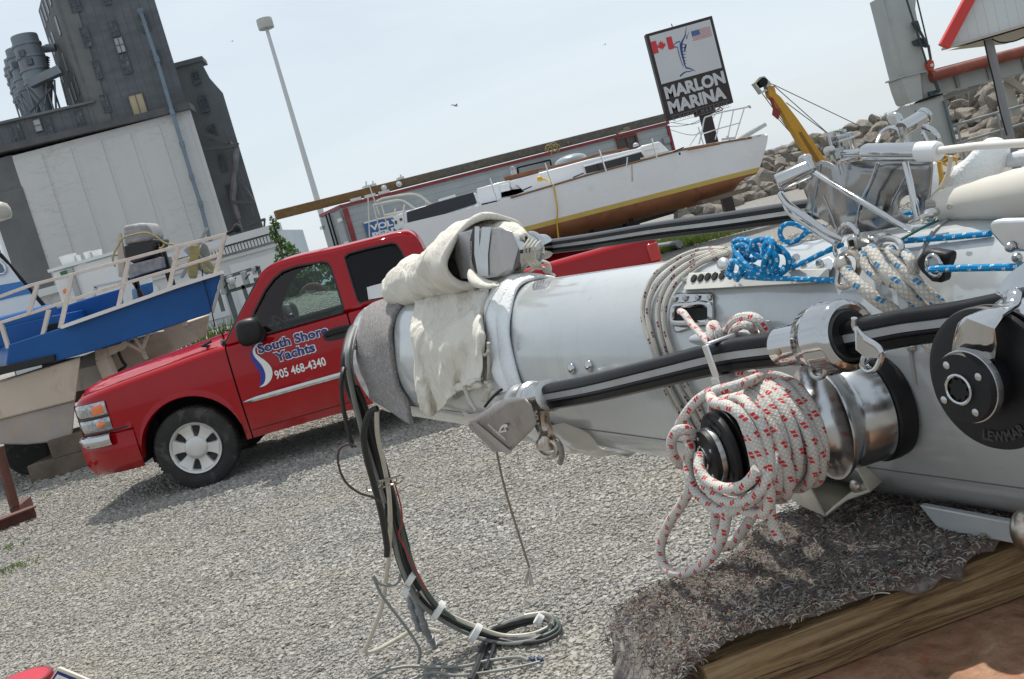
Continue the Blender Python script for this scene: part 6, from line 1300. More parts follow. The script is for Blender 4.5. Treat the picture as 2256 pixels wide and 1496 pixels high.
b.box(a0+MN*.026, (.016, .004, .054), dd, MN); b.box(a0+Z*.027, (.012, .05, .006), dd, MN); b.box(a0-Z*.029+MN*.006, (.020, .045, .012), dd, MN); b.build('clip', alu, f1, bevel=.002)
GMET = M('grey_bronze_metal', (.30, .275, .265), .34, .75, .22, 7, rvar=.12, dirt=(.16, .13, .12), ds=16, da=.35)
GMET2 = M('dull_grey_metal', (.42, .41, .42), .36, .6, .15, 7, rvar=.1, dirt=(.2, .19, .19), ds=24, da=.3)
# lower drum housing
fd = thing('furler_drum', MS(1110, 960, .2)-Z*.1, 'grey furler drum housing with a small harp emblem hanging in front of the mast', 'furler drum')
on = MBb+.17; F3 = [MS(1046, 929, on), MS(1124, 1001, on+.005), MS(1188, 938, on+.02)]; fn = (F3[2]-F3[1]).cross(F3[0]-F3[1]).normalized(); fn = fn if fn.dot(CAM-F3[0]) > 0 else -fn
Fp = [PL(*q, F3[1], fn) for q in ((1046, 929), (1124, 1001), (1188, 938), (1172, 890), (1150, 868), (1112, 878))]; bkv = MS(1024, 936, on-.075)-Fp[0]
b = MB(); b.prism(Fp, bkv); b.build('housing', GMET, fd, smooth=40, bevel=.012, bseg=4)
u_ = (Fp[1]-Fp[0]).normalized(); v_ = fn.cross(u_)
def FF(px, py, l=.0015): return PL(px, py, Fp[1]+fn*l, fn)
def z28(x, y): return 1000+x/6.8, 820+y/6.8
b = MB(); b.add([FF(*z28(*q), .002) for q in ((228, 735), (300, 722), (870, 1195), (850, 1222), (760, 1222), (690, 1165))], [(0, 1, 2, 3, 4, 5)]); b.build('end_band', M('pale_band', (.36, .34, .33), .4, .6), fd, smooth=0)
MARKM = M('etched_white', (.62, .60, .57), .5)
p0, p1 = FF(*z28(518, 812), .003), FF(*z28(770, 1030), .003); xd = (p1-p0).normalized(); yd = fn.cross(xd)
text('RECKMANN', 'etched_lettering', MARKM, fd, p0, xd, yd, .0085, (p1-p0).length, ext=0, off=.01)
b = MB(); strk = [[(800, 795), (760, 795), (715, 825), (690, 870), (680, 905)], [(765, 805), (755, 840), (785, 875), (740, 885), (700, 900)], [(800, 800), (765, 815)]]
for s_, w_ in zip(strk, (.0022, .0016, .0022)):
    q = spline([FF(*z28(*k), .003) for k in s_], 4); L_ = []
    for i in range(len(q)): t_ = (q[min(i+1, len(q)-1)]-q[max(i-1, 0)]).normalized(); s2 = fn.cross(t_); L_.append([q[i]+s2*w_, q[i]-s2*w_])
    b.loft(L_, closed=False)
b.add([FF(*z28(683+16*math.cos(t), 892+16*math.sin(t)), .003) for t in [2*PI*k/12 for k in range(12)]], [list(range(12))]); b.build('harp_emblem', MARKM, fd, smooth=0, recalc=False)
b = MB(); sl0 = [MS(*z28(*q), on-.045) for q in ((465, 515), (560, 395), (660, 300), (715, 260))]; b.tube(spline(sl0, 4), .0035, 6); b.build('slot', dark, fd)
A0_, A1_ = MS(1122, 900, MBb+.11), MS(1205, 873, MBb+.12); ax = (A1_-A0_).normalized(); Lx = (A1_-A0_).length
b = MB(); b.lathe(A0_, ax, [(0, .042), (Lx*.30, .042), (Lx*.34, .045), (Lx*.40, .045), (Lx*.42, .039), (Lx*.62, .039), (Lx*.64, .042), (Lx*.70, .042), (Lx*.73, .036), (Lx*.86, .036), (Lx*.88, .034), (Lx*1.08, .0335), (Lx*1.09, .028)], 36); b.build('collar', satin, fd)
SN0 = MBb+.14
b = MB()
b.tube([MS(1196, 900, SN0), MS(1201, 935, SN0)], .012, 8); b.tube(spline([MS(*q, SN0) for q in ((1181, 930), (1190, 950), (1192, 958))], 4), .007, 6); b.tube(spline([MS(*q, SN0) for q in ((1205, 925), (1213, 950), (1208, 962))], 4), .007, 6); b.tube([MS(1180, 932, SN0), MS(1207, 924, SN0)], .006, 6)
b.lathe(MS(1204, 955, SN0), MS(1207, 978, SN0)-MS(1204, 955, SN0), [(0, .013), (.012, .020), (.03, .022), (.034, .014)], 14); b.tube(spline([MS(*q, SN0) for q in ((1190, 972), (1187, 985), (1195, 1000), (1208, 1007), (1222, 1003), (1229, 990), (1225, 977), (1210, 970))], 5, True), .0065, 8, closed=True); b.tube(spline([MS(*q, SN0) for q in ((1222, 968), (1227, 966), (1231, 972), (1226, 978))], 5, True), .003, 6, closed=True); b.build('snap_shackle', rusty_steel, fd)
rope('grey_lanyard', [MS(*q, SN0) for q in ((1229, 974), (1235, 985), (1238, 1002), (1234, 1020))], .006, rope_mat('grey_lanyard_cord', (.30, .27, .24), (.2, .18, .16), .01, .03), 'short grey cord hanging from the snap shackle under the furler drum')
# upper drum housing
uo = .03; fu = thing('furler_drum', MS(1090, 560, uo)-Z*.1, 'grey furler drum housing with white tape stripes wrapped in canvas on top of the mast', 'furler drum')
U = [(1040, 501), (1098, 496), (1130, 508), (1146, 545), (1132, 598), (1112, 610), (1048, 608), (1034, 560)]
b = MB(); b.prism([MS(*q, uo+.055) for q in U], V((-.045, .12, 0))); b.build('housing', GMET2, fu, smooth=30, bevel=.010, bseg=4)
TAPE = M('white_tape', (.58, .62, .65), .35, 0, .05, 10)
b = MB(); b.add([MS(*q, uo+.0575) for q in ((1046, 499), (1056, 499), (1056, 545), (1062, 500), (1082, 500), (1075, 560), (1076, 608), (1053, 607), (1045, 560))], [(0, 1, 2, 8), (2, 3, 4, 5), (2, 5, 6, 7), (8, 2, 7)]); b.build('tape_stripe', TAPE, fu, smooth=0)
b = MB(); b.add([MS(*q, uo+.057) for q in ((1035, 530), (1041, 505), (1046, 499), (1045, 560), (1053, 607), (1046, 598), (1036, 565))], [list(range(7))]); b.build('black_strip', TRIM, fu, smooth=0)
q0, q1 = MS(1040, 530, uo+.059), MS(1040, 592, uo+.059); text('RECKMANN', 'etched_lettering', MARKM, fu, MS(1036.5, 530, uo+.0595), (q1-q0).normalized(), MN.cross((q1-q0).normalized()), .006, .085, off=.01)
A0_, A1_ = MS(1112, 560, uo-.02), MS(1200, 543, -MBb-.02); ax = (A1_-A0_).normalized(); Lx = (A1_-A0_).length
b = MB(); b.lathe(A0_, ax, [(0, .050), (Lx*.2, .050), (Lx*.24, .046), (Lx*.34, .046), (Lx*.36, .042), (Lx*.60, .042), (Lx*.62, .048), (Lx*.68, .048), (Lx*.70, .04), (Lx*.98, .034), (Lx*1.0, .026)], 36); b.build('collar', chrome, fu)
b = MB(); q = MS(1181, 545, -MBb+.045); b.box(q, (.055, .016, .045), ax, MN); b.lathe(q+MN*.008, MN, [(0, .010), (.004, .010), (.005, .004), (.0051, .001)], 14); b.build('clamp', satin, fu, bevel=.004)
CORD = rope_mat('white_cord', (.60, .57, .50), (.5, .47, .4), .008, .03)
b = MB()
for k in range(4): b.tube(spline([MS(*q, o) for q, o in (((1166+8*k, 526+2*k), .0), ((1156+8*k, 545), .025), ((1157+7*k, 565+2*k), .025), ((1168+6*k, 585-2*k), .01), ((1185+4*k, 592), -.05))], 4), .0030, 7)
for s_ in ([(1164, 574), (1150, 592), (1136, 612), (1122, 630)], [(1166, 576), (1154, 594), (1140, 614), (1127, 634)], [(1168, 580), (1185, 586), (1204, 592), (1212, 600)], [(1195, 575), (1208, 580), (1212, 592), (1204, 600), (1196, 592)], [(1190, 578), (1180, 590), (1165, 600)], [(1204, 585), (1212, 600), (1222, 607)], [(1206, 578), (1213, 590), (1211, 602)], [(1137, 596), (1131, 590), (1137, 584), (1146, 590), (1142, 600), (1130, 603), (1125, 612), (1132, 618)]): b.tube(spline([MS(*q, -.02) for q in s_], 5), .0034, 7)
tag(b.build('lashing_cord', CORD), 'white lashing cord knotted round the neck of the canvas wrapped furler drum', 'cord')
# swivel car on the lower foil
sv = thing('halyard_swivel', MS(1820, 745, MBb+.12)-Z*.08, 'polished steel halyard swivel sliding on the black foil above the winch', 'swivel'); of = MBb+.12
c0, c1 = MS(1727, 764, of), MS(1945, 724, of); ax = (c1-c0).normalized(); Lx = (c1-c0).length
b = MB(); b.lathe(c0, ax, [(0, .024), (.0005, .0285), (Lx*.33, .0292), (Lx*.34, .038), (Lx*.37, .044), (Lx*.46, .0465), (Lx*.48, .048), (Lx*.50, .0465), (Lx*.66, .0465), (Lx*.70, .044), (Lx*.72, .038), (Lx*.70, .033), (Lx*.5, .031)], 56); b.build('sleeve', chrome, sv, smooth=40)
b = MB(); b.lathe(c0+ax*(Lx*.63), ax, [(0, .02), (.0, .036), (.012, .035), (.015, .030), (.012, .024)], 40); b.build('bearing', M('dark_bearing', (.05, .05, .05), .3, .6), sv)
b = MB()
for f in (.12, .29): q = c0+ax*(Lx*f); sd_ = (MN*.93-Z*.05).normalized(); b.lathe(q+sd_*.0288, sd_, [(0, .005), (.0012, .005), (.0013, .001)], 14)
each(b, 'screw', rusty_steel, sv)
b = MB(); b.loft([[MS(1882, 722, of+.06)+ax*.004*k, MS(1890, 735, of+.06), MS(1925, 762, of+.055), MS(1945, 778, of+.045), MS(1942, 790, of+.045), MS(1905, 788, of+.06), MS(1885, 770, of+.065)] for k in (0, 1)], True, True); b.tube(spline([MS(*q, of+.055) for q in ((1882, 700), (1884, 722), (1905, 745), (1932, 762), (1944, 778))], 5), [.004]*21, 8); b.build('lug', chrome, sv, bevel=.002)
b = MB(); b.tube(spline([MS(*q, of+.05) for q in ((1905, 785), (1900, 805), (1912, 818), (1930, 812), (1941, 790), (1944, 775))], 5), .0036, 8); b.build('becket', chrome, sv)
b = MB(); b.tube(spline([MS(*q, of+.03) for q in ((1783, 795), (1788, 822), (1800, 832), (1814, 828), (1818, 812), (1812, 795))], 5), .0036, 8); b.build('becket', satin, sv)
# ------------------------------------------------------------------ winches
WBODY = M('winch_steel', (.50, .51, .52), .22, 1, .1, 12, rvar=.08, bump=.03, bs=40); BLK = M('winch_black', (.010, .010, .011), .48, 0, .25, 25, bump=.08, bs=250, rvar=.08, spec=.28)
def winch(lab, E0, E1, rb, group, st=.74, cpf=.48, rg=.22, back=0.0, brand='LEWMAR', size='48'):
    ax = (E1-E0).normalized(); Lx = (E1-E0).length; t = thing('sheet_winch', E0-Z*rb, lab, 'winch', group); up_ = Z
    b = MB(); b.lathe(E0, ax, [(-.012, rb*.97), (.0, rb*1.0), (.014, rb), (.017, rb*.97), (.018, rb*.9)], 64, up_); b.build('base_ring', BLK, t)
    b = MB(); b.lathe(E0, ax, [(.0185, rb*.9), (.019, rb*.955), (.056, rb*.955), (.060, rb*.93), (.066, rb*.925), (.074, rb*.95), (.082, rb*1.02), (.088, rb*1.06), (.091, rb*1.05), (.092, rb*.98), (.097, rb*.86), (.106, rb*.74), (.12, rb*.70), (.16, rb*.68), (Lx*(.86-back), rb*.66), (Lx*(.87-back), rb*.6), (Lx*(.875-back), rb*.4)], 64, up_); b.build('drum', WBODY, t, smooth=45)
    if back: b = MB(); b.lathe(E0, ax, [(Lx*(.97-back), rb*cpf*.85), (Lx*.978, rb*cpf*.9)], 40, up_); b.build('hub', BLK, t)
    b = MB(); b.lathe(E0-ax*(Lx*back), ax, [(Lx*.87, rb*.5), (Lx*.875, rb*st*.95), (Lx*.895, rb*st*.99), (Lx*.905, rb*st*.98), (Lx*.91, rb*st*.72), (Lx*.93, rb*st*.7), (Lx*.935, rb*st*.98), (Lx*.95, rb*st), (Lx*.965, rb*st*.98), (Lx*.975, rb*st*.9), (Lx*.978, rb*cpf), (Lx*.98, .001)], 64, up_); jaw = b.build('self_tailer', BLK, t, smooth=40)
    cp = E0+ax*(Lx*.978)
    b = MB(); b.lathe(cp, ax, [(0, rb*cpf), (.012, rb*cpf), (.016, rb*cpf*.96), (.017, rb*rg*1.1), (.0175, rb*rg*.9), (.017, .001)], 48, up_); b.build('cap', BLK, t, smooth=40)
    b = MB(); b.lathe(cp, ax, [(.002, rb*cpf*1.04), (.009, rb*cpf*1.03), (.0095, rb*cpf)], 48, up_); b.build('cap_rim', satin, t)
    b = MB(); b.lathe(cp, ax, [(.015, rb*rg*.74), (.0205, rb*rg*.8), (.0215, rb*rg*.9), (.0205, rb*rg), (.016, rb*rg)], 40, up_); b.build('socket_ring', chrome, t)
    a_, b2 = frame(ax, up_); star = MB(); pts = [cp+ax*.0195+(a_*math.cos(PI*2*k/16)+b2*math.sin(PI*2*k/16))*(rb*rg*(.8 if k % 2 else .55)) for k in range(16)]; star.prism(pts, -ax*.004); star.build('star_socket', dark, t, smooth=0)
    b = MB()
    for k in range(4): th = PI/4+PI/2*k+.3; screw(b, cp+ax*.016+(a_*math.cos(th)+b2*math.sin(th))*rb*cpf*.74, rb*.042, ax)
    each(b, 'screw', satin, t)
    R_ = rb*.63
    EMB = M('embossed_black', (.020, .020, .021), .35)
    def arc(body, th0, hgt, rr):
        w_ = hgt*.78*len(body)
        text(body, 'embossed_mark', EMB, t, (0, 0, 0), V((1, 0, 0)), Z, hgt, w_, off=.03, bend=lambda u, v: E0+ax*(Lx*(.9785-back)+.0012)+(a_*math.cos(th0-(u-w_/2)/rr)+b2*math.sin(th0-(u-w_/2)/rr))*(rr-v+hgt/2))
    return t, ax, Lx, cp, a_, b2, arc
W1E0, W1E1 = MS(1935, 893, MBb+.0), MS(1570, 1003, MBb+.25)
w1, ax1, L1, cp1, wa, wb, arc1 = winch('steel self-tailing winch buried under red flecked rope', W1E0, W1E1, .078, 'winches on the mast')
arc1('LEWMAR', 1.9, .009, .046); arc1('48', 3.7, .009, .046)
W2E1 = MS(2135, 850, MBb+.24); W2E0 = W2E1-(MN+Z*.06).normalized()*.235
w2, ax2, L2, cp2, wa2, wb2, arc2 = winch('black capped self-tailing winch with a bent steel arm at the right edge', W2E0, W2E1, .095, 'winches on the mast', .76, .37, .165, .075)
arc2('LEWMAR', -PI/2-.2, .011, .057); arc2('48', PI+.1, .011, .057)
for k in range(2):
    b = MB(); th0 = (2.75, 3.35)[k]; b.lathe(W2E0+ax2*(L2*.9035+.0006), ax2, [(0, .062), (.0012, .067)], 10, Z, th0, th0+.32); b.build('jaw_window', dark, w2)
# the stripper arm: a bent steel strap from the cap, up and over towards the drum
def strap(path, wds, ths, name, par, mat):
    rings = []
    for (p, side, nrm), w_, h in zip(path, wds, ths): rings.append([p+side*(w_*math.cos(a))+nrm*(h*math.copysign(abs(math.sin(a))**.8, math.sin(a))) for a in [2*PI*k/12 for k in range(12)]])
    b = MB(); b.loft(rings, True, True); return b.build(name, mat, par, smooth=70)
o2 = MBb+.245; px_ = [((2140, 830), o2-.016), ((2145, 770), o2-.010), ((2152, 735), o2-.004), ((2158, 712), o2), ((2168, 700), o2-.012), ((2190, 690), o2-.04), ((2212, 678), o2-.065), ((2226, 665), o2-.075), ((2230, 652), o2-.078), ((2224, 645), o2-.08), ((2205, 648), o2-.085)]
pts = [MS(*q, o) for q, o in px_]; side = MD; path = []
for i, p in enumerate(pts):
    t_ = (pts[min(i+1, len(pts)-1)]-pts[max(i-1, 0)]).normalized(); sdx = (-MD-t_*(-MD).dot(t_)).normalized(); path.append((p, sdx, t_.cross(sdx)))
strap(path, [.024, .022, .020, .019, .018, .017, .015, .013, .011, .010, .006], [.003, .004, .005, .006, .006, .006, .005, .005, .004, .004, .002], 'stripper_arm', w2, chrome)
# rope on winch 1: turns on the drum, then loose loops round the cap and hanging bights
def W1(f, th, r): return W1E0+ax1*(L1*f)+(wa*math.cos(th)+wb*math.sin(th))*r
RR_ = .0062; pts = []
for k in range(int(7.6*28)):
    th = 2*PI*k/28; f = .475+.054*k/28+.004*math.sin(th*3.1); r = .0600+.004*math.sin(k*.05)+(.008 if k > 4.2*28 else 0)
    pts.append(W1(f, th, r+RR_))
b = MB(); b.tube(pts, RR_*1.32, 12); 
for k0, f0, r0, ph in ((0, .56, .072, .3), (1, .63, .079, 1.3), (2, .70, .077, 2.1), (3, .77, .081, .6), (4, .835, .078, 2.9)): b.tube([W1(f0+.035*math.sin(t+ph), t, r0+.006*math.sin(2*t+ph)) for t in [2*PI*k/40 for k in range(40)]], RR_*1.28, 12, closed=True)
tag(b.build('winch_rope', REDR), 'white rope with red flecks wound in tight turns round the winch drum', 'rope')
def zw(x, y): return 1400+x/2.337, 660+y/2.337
oe = MBb+.25
def loop(name, pts, lab, r=.0074, closed=False, do=0):
    rope(name, [MS(*zw(x, y), oe+d+do) for x, y, d in pts], r, REDR, lab, n=7, closed=closed, seg=12, group=None)
loop('loose_rope_turn', [(640, 400, -.10), (520, 445, -.02), (420, 470, 0), (390, 500, .01), (410, 530, .03), (500, 560, .035), (580, 650, .035), (640, 790, .03), (680, 930, .025), (690, 1040, .02), (650, 1100, .02), (560, 1085, .02)], 'white rope with red flecks looping over the top of the winch cap')
loop('loose_rope_turn', [(400, 470, -.02), (320, 520, -.01), (260, 590, .0), (225, 660, .0), (250, 690, .0), (285, 760, .01), (270, 830, .01), (280, 920, .02), (320, 1000, .02), (400, 1070, .02), (480, 1095, .02), (560, 1060, .02), (640, 1000, .02), (700, 900, .0), (720, 800, -.02)], 'white rope with red flecks sagging round the left and under the winch cap')
loop('loose_rope_turn', [(330, 800, .02), (330, 870, .035), (370, 930, .04), (450, 970, .045), (540, 965, .045), (600, 920, .04), (630, 870, .035)], 'short red flecked turn of rope just under the winch cap')
loop('loose_rope_turn', [(340, 870, .03), (360, 950, .035), (430, 1020, .04), (520, 1045, .04), (610, 1010, .035), (670, 940, .03), (690, 820, .02), (660, 680, .02), (600, 570, .02), (540, 510, .01), (470, 520, .01)], 'red flecked rope circling the winch cap in the widest turn')
loop('loose_rope_turn', [(310, 700, .0), (260, 670, .02), (210, 680, .03), (185, 740, .03), (200, 810, .025), (240, 850, .01), (290, 850, .0)], 'small red flecked loop sticking out left of the winch cap')
loop('hanging_rope_loop', [(290, 960, .02), (240, 1050, .02), (180, 1140, .02), (140, 1230, .02), (130, 1320, .025), (170, 1395, .03), (250, 1410, .035), (340, 1370, .035), (410, 1300, .03), (450, 1210, .03), (470, 1110, .025), (480, 1060, .02)], 'big red flecked loop of rope hanging down to the felt')
loop('hanging_rope_loop', [(415, 1080, .0), (410, 1160, .0), (430, 1240, .0), (470, 1270, .0), (530, 1220, -.01), (580, 1150, -.01), (610, 1090, -.01), (640, 1040, 0)], 'short red flecked loop hanging behind the big rope loop')
loop('hanging_rope_end', [(690, 1020, -.02), (695, 1090, -.02), (710, 1160, -.02), (740, 1235, -.02)], 'cut end of red flecked rope hanging right of the loops')
loop('lead_rope', [(520, 370, -.13), (620, 385, -.15), (740, 395, -.17), (840, 440, -.18), (900, 480, -.18)], 'red flecked rope leading onto the winch under the black foil', r=.0068)
loop('tail_rope', [(960, 380, -.20), (1020, 430, -.21), (1060, 490, -.215), (1085, 560, -.215)], 'red flecked rope disappearing behind the winch base', r=.0068)
# ------------------------------------------------------------------ felt, canvas and foam on the end of the mast
def felt_mat(name, stops, sc=60):
    m, nt, b, L = base(name); v = objc(nt); n1 = noise(nt, sc, 8, .75, v, 1.2); n2 = noise(nt, sc*4, 4, .7, v, .5)
    c = ramp(nt, n1, stops); c = mixc(nt, ramp(nt, n2, [(.4, (0, 0, 0)), (.7, (.5, .5, .5))]), c, stops[-1][1]); L.new(c, b.inputs['Base Color']); b.inputs['Roughness'].default_value = 1; b.inputs['Specular IOR Level'].default_value = .05; b.inputs['Sheen Weight'].default_value = .25
    bn = nd(nt, 'ShaderNodeBump', i_Strength=.9, i_Distance=.006); L.new(n1, bn.inputs['Height']); L.new(bn.outputs[0], b.inputs['Normal']); return m
GFELT = felt_mat('grey_felt', [(.3, (.08, .074, .072)), (.5, (.19, .175, .172)), (.66, (.46, .43, .42))], 95)
def sheet(b, rows): b.loft(rows, closed=False); return b
t1 = Mang(MC(794, 770))[0]; t2 = Mang(MC(868, 770))[0]; rows = []
for j in range(36):
    a = rad(150-5.6*j); rw = []
    for i in range(9):
        f = i/8; t = t1+(t2-t1)*f
        if a > rad(-22): p = MT(t+.012*math.sin(a*5+f*3)*f, a, .010+.003*math.sin(a*7+f*4))
        else:
            e = MT(t, rad(-22), .012); dr = (rad(-22)-a)*.16*(.45+1.05*f); p = e-Z*dr+MN*(.012*math.sin(f*5+j)*.3)-MD*(.10*dr*(f)) 
        rw.append(p)
    rows.append(rw)
b = sheet(MB(), rows); tag(b.build('grey_felt_strip', GFELT, smooth=60, solid=.012, sub=1), 'grey felt strip draped over the end of the lying mast', 'felt strip')
b = MB(); b.prism([MS(*q, -.02) for q in ((808, 633), (868, 617), (868, 650), (812, 660))], -MN*.006); tag(b.build('white_plastic_strip', WC, smooth=0), 'small white plastic strip sticking out beside the canvas roll', 'plastic strip')
def canvas():
    m, nt, b, L = base('cream_canvas'); v = objc(nt); n1 = noise(nt, 5, 8, .62, v, .8)
    c = ramp(nt, n1, [(.3, (.66, .625, .55)), (.65, (.74, .705, .635))]); c = mixc(nt, ramp(nt, noise(nt, 16, 8, .7, v), [(.62, (0, 0, 0)), (.76, (.35, .35, .35))]), c, (.42, .34, .25)); L.new(c, b.inputs['Base Color'])
    b.inputs['Roughness'].default_value = .9; b.inputs['Specular IOR Level'].default_value = .15
    w_ = nd(nt, 'ShaderNodeTexNoise', i_Scale=9, i_Detail=4, i_Roughness=.5, i_Distortion=.5); L.new(objc(nt, (1, 1, .55)), w_.inputs[0]); rd = mathn(nt, 'SUBTRACT', 1.0, mathn(nt, 'ABSOLUTE', mathn(nt, 'MULTIPLY', mathn(nt, 'SUBTRACT', w_.outputs[0], .5), 4.5))); h = mathn(nt, 'ADD', mathn(nt, 'ADD', mathn(nt, 'MULTIPLY', w_.outputs[0], 1.2), mathn(nt, 'MULTIPLY', rd, .6)), mathn(nt, 'MULTIPLY', noise(nt, 420, 2, .6, v), .12))
    bn = nd(nt, 'ShaderNodeBump', i_Strength=.6, i_Distance=.045); L.new(h, bn.inputs['Height']); L.new(bn.outputs[0], b.inputs['Normal']); return m
CANV = canvas()
def crumple(o, s1=.026, s2=.008):
    for nm, sc, st in (('fold', .13, s1), ('crease', .11, s2)):
        t = bpy.data.textures.new(nm, 'CLOUDS' if nm == 'fold' else 'MUSGRAVE'); t.noise_scale = sc
        if nm == 'fold': t.noise_depth = 0
        else: t.musgrave_type = 'RIDGED_MULTIFRACTAL'; t.octaves = 2
        d = o.modifiers.new(nm, 'DISPLACE'); d.texture = t; d.strength = st; d.mid_level = .5; d.texture_coords = 'GLOBAL'
    return o
# roll: cross sections given by pixel pairs (upper edge, lower edge) and thickness
secs = [((861, 628), (866, 640), .01), ((864, 604), (872, 656), .04), ((874, 588), (884, 667), .06), ((895, 577), (905, 671), .075), ((925, 568), (935, 669), .085), ((950, 562), (962, 655), .095), ((968, 548), (990, 645), .105), ((990, 520), (1020, 640), .115), ((1012, 500), (1046, 637), .12), ((1036, 487), (1066, 634), .125), ((1060, 481), (1085, 628), .125)]
rings = []
for i, (u, l, th) in enumerate(secs):
    pu, pl = MS(*u, .0), MS(*l, .0); c_ = (pu+pl)/2; h = (pu-pl)/2; rg = []
    for k in range(28):
        a = 2*PI*k/28; w_ = 1+.045*math.sin(3*a+i*.9)+.03*math.sin(7*a-i*1.7)
        rg.append(c_+h*(math.sin(a)*w_)+MN*(th*math.cos(a)*w_))
    rings.append(rg)
b = MB(); b.loft(rings, True, False); b.add(rings[0], [list(range(28))]); cv = b.build('canvas_roll', CANV, smooth=80, solid=.006, sub=2); crumple(cv); tag(cv, 'cream canvas cover wrapped round the upper furler drum', 'canvas cover')
# folded lip of the open end, and the top corner running on over the drum
b = MB(); lip = [r for r in rings[-1]]; b.tube([p+(p-sum(lip, V())/28).normalized()*.004*math.sin(k*1.3) for k, p in enumerate(lip)], [.010+.003*math.sin(k*1.1) for k in range(28)], 8, closed=True)
b.build('rolled_hem', CANV, cv, smooth=80, sub=1)
b = MB(); rows = []
for j, (u, w0) in enumerate((((1056, 483), .07), ((1085, 485), .06), ((1112, 492), .045), ((1136, 503), .03), ((1158, 517), .012))):
    c_ = MS(*u, -.055); rows.append([c_+MN*(w0*f)-Z*(.012*(abs(f)**2)*(1+.3*j))+Z*.003*math.sin(f*9+j) for f in [-1+k/5 for k in range(11)]])
sheet(b, rows).build('corner_flap', CANV, cv, smooth=80, solid=.005, sub=1)
b = MB(); rows = []
for u, l in (((1034, 590), (1046, 632)), ((1050, 605), (1060, 634)), ((1070, 618), (1078, 634)), ((1090, 622), (1094, 632)), ((1100, 622), (1102, 628))):
    pu, pl = MS(*u, .10), MS(*l, .12); rows.append([pu.lerp(pl, k/4)+MN*.012*math.sin(PI*k/4) for k in range(5)])
sheet(b, rows).build('corner_flap', CANV, cv, smooth=80, solid=.006, sub=1)
# hanging flap over the near side
L0 = [(922, 652), (915, 690), (912, 740), (914, 800), (920, 850), (926, 890), (932, 916)]; R0_ = [(1082, 628), (1064, 665), (1060, 710), (1062, 760), (1064, 800), (1063, 825), (1062, 838)]
La = spline([V((x, y, 0)) for x, y in L0], 5); Ra = spline([V((x, y, 0)) for x, y in R0_], 5); rows = []; n = len(La)
rs_ = np.random.RandomState(3); fol = [(rs_.uniform(0, 1), rs_.uniform(2, 6), rs_.uniform(-1.5, 1.5)) for _ in range(7)]
for j in range(n):
    v_ = j/(n-1); rw = []
    for i in range(33):
        u = i/32; q = La[j].lerp(Ra[j], u); q = V((q.x, q.y+0, 0))
        if v_ > .5: q.y += (v_-.5)*2*30*math.sin(PI*min(1, u/.5))*(.4 if u < .5 else 0); 
        if v_ > .55 and u > .45: q.y -= (v_-.55)*60*(1-abs(u-.72)/.28)*.35
        q.y += 3*math.sin(u*11)*v_
        lift = .016+.012*v_*math.sin(u*13+v_*2)+.009*v_*abs(math.sin(u*9-v_*2.5))+.005*v_*math.sin(u*31-v_*3)+.004*math.sin(u*7+v_*9)
        p = MC(q.x, q.y, max(.004, lift)) if v_ < .45 else None
        pv = MS(q.x, q.y, MBb+.014+lift)
        if p is None: p = pv
        elif v_ > .25: p = p.lerp(pv, (v_-.25)/.2)
        rw.append(p)
    rows.append(rw)
b = sheet(MB(), rows); tag(crumple(b.build('canvas_flap', CANV, smooth=80, solid=.004, sub=2), .022, .008), 'cream canvas flap hanging down the near side of the mast', 'canvas flap')
b = MB(); rows = [[MS(x+dx, y, MBb+.03+.012*math.sin(k*1.9+i)) for k, (x, y) in enumerate(((1064, 836), (1045, 838), (1025, 840), (1008, 842), (1000, 848)))] for i, dx in enumerate((0, -1, -2))]
for i in range(3): rows[i] = [p-Z*.012*i+MN*.008*(i == 1) for p in rows[i]]
sheet(b, rows); tag(b.build('canvas_hem', CANV, smooth=80, solid=.006, sub=1), 'turned up hem at the lower corner of the hanging canvas flap', 'canvas hem')
# foam bands
m, nt, b_, L = base('packing_foam'); v = objc(nt); vo = nd(nt, 'ShaderNodeTexVoronoi', i_Scale=220); L.new(v, vo.inputs['Vector']); L.new(ramp(nt, noise(nt, 8, 4, .5, v), [(.3, (.70, .73, .75)), (.7, (.82, .84, .85))]), b_.inputs['Base Color']); b_.inputs['Roughness'].default_value = .38; b_.inputs['Subsurface Weight'].default_value = .25; b_.inputs['Subsurface Radius'].default_value = (.02, .02, .02); b_.inputs['Subsurface Scale'].default_value = .5
bn = nd(nt, 'ShaderNodeBump', i_Strength=.5, i_Distance=.003); L.new(vo.outputs['Distance'], bn.inputs['Height']); L.new(bn.outputs[0], b_.inputs['Normal']); FOAM = m
for i, (x0, x1, sk_, lf_, lb) in enumerate(((1062, 1096, -.06, .014, 'white foam band round the mast next to the canvas flap'), (1090, 1116, -.09, .022, 'white foam band round the mast, middle of three'), (1112, 1138, -.11, .014, 'white foam band round the mast nearest the wrapped ropes'))):
    ta, tb = Mang(MC(x0, 740))[0], Mang(MC(x1, 740))[0]; rows = []
    for j in range(41):
        a = rad(140-7.5*j*.75); s_ = sk_*math.sin(-a)*.6; rows.append([MT(ta+(tb-ta)*f+s_+.006*math.sin(a*4+i), a, lf_*(.35+.65*math.sin(PI*min(1, max(0, f*1.0)))**.5)+.002*math.sin(a*9+f*3)) for f in (0, .12, .35, .65, .88, 1)])
    b = sheet(MB(), rows); tag(b.build('foam_band', FOAM, smooth=80, solid=.006), lb, 'foam band', 'foam bands round the mast')
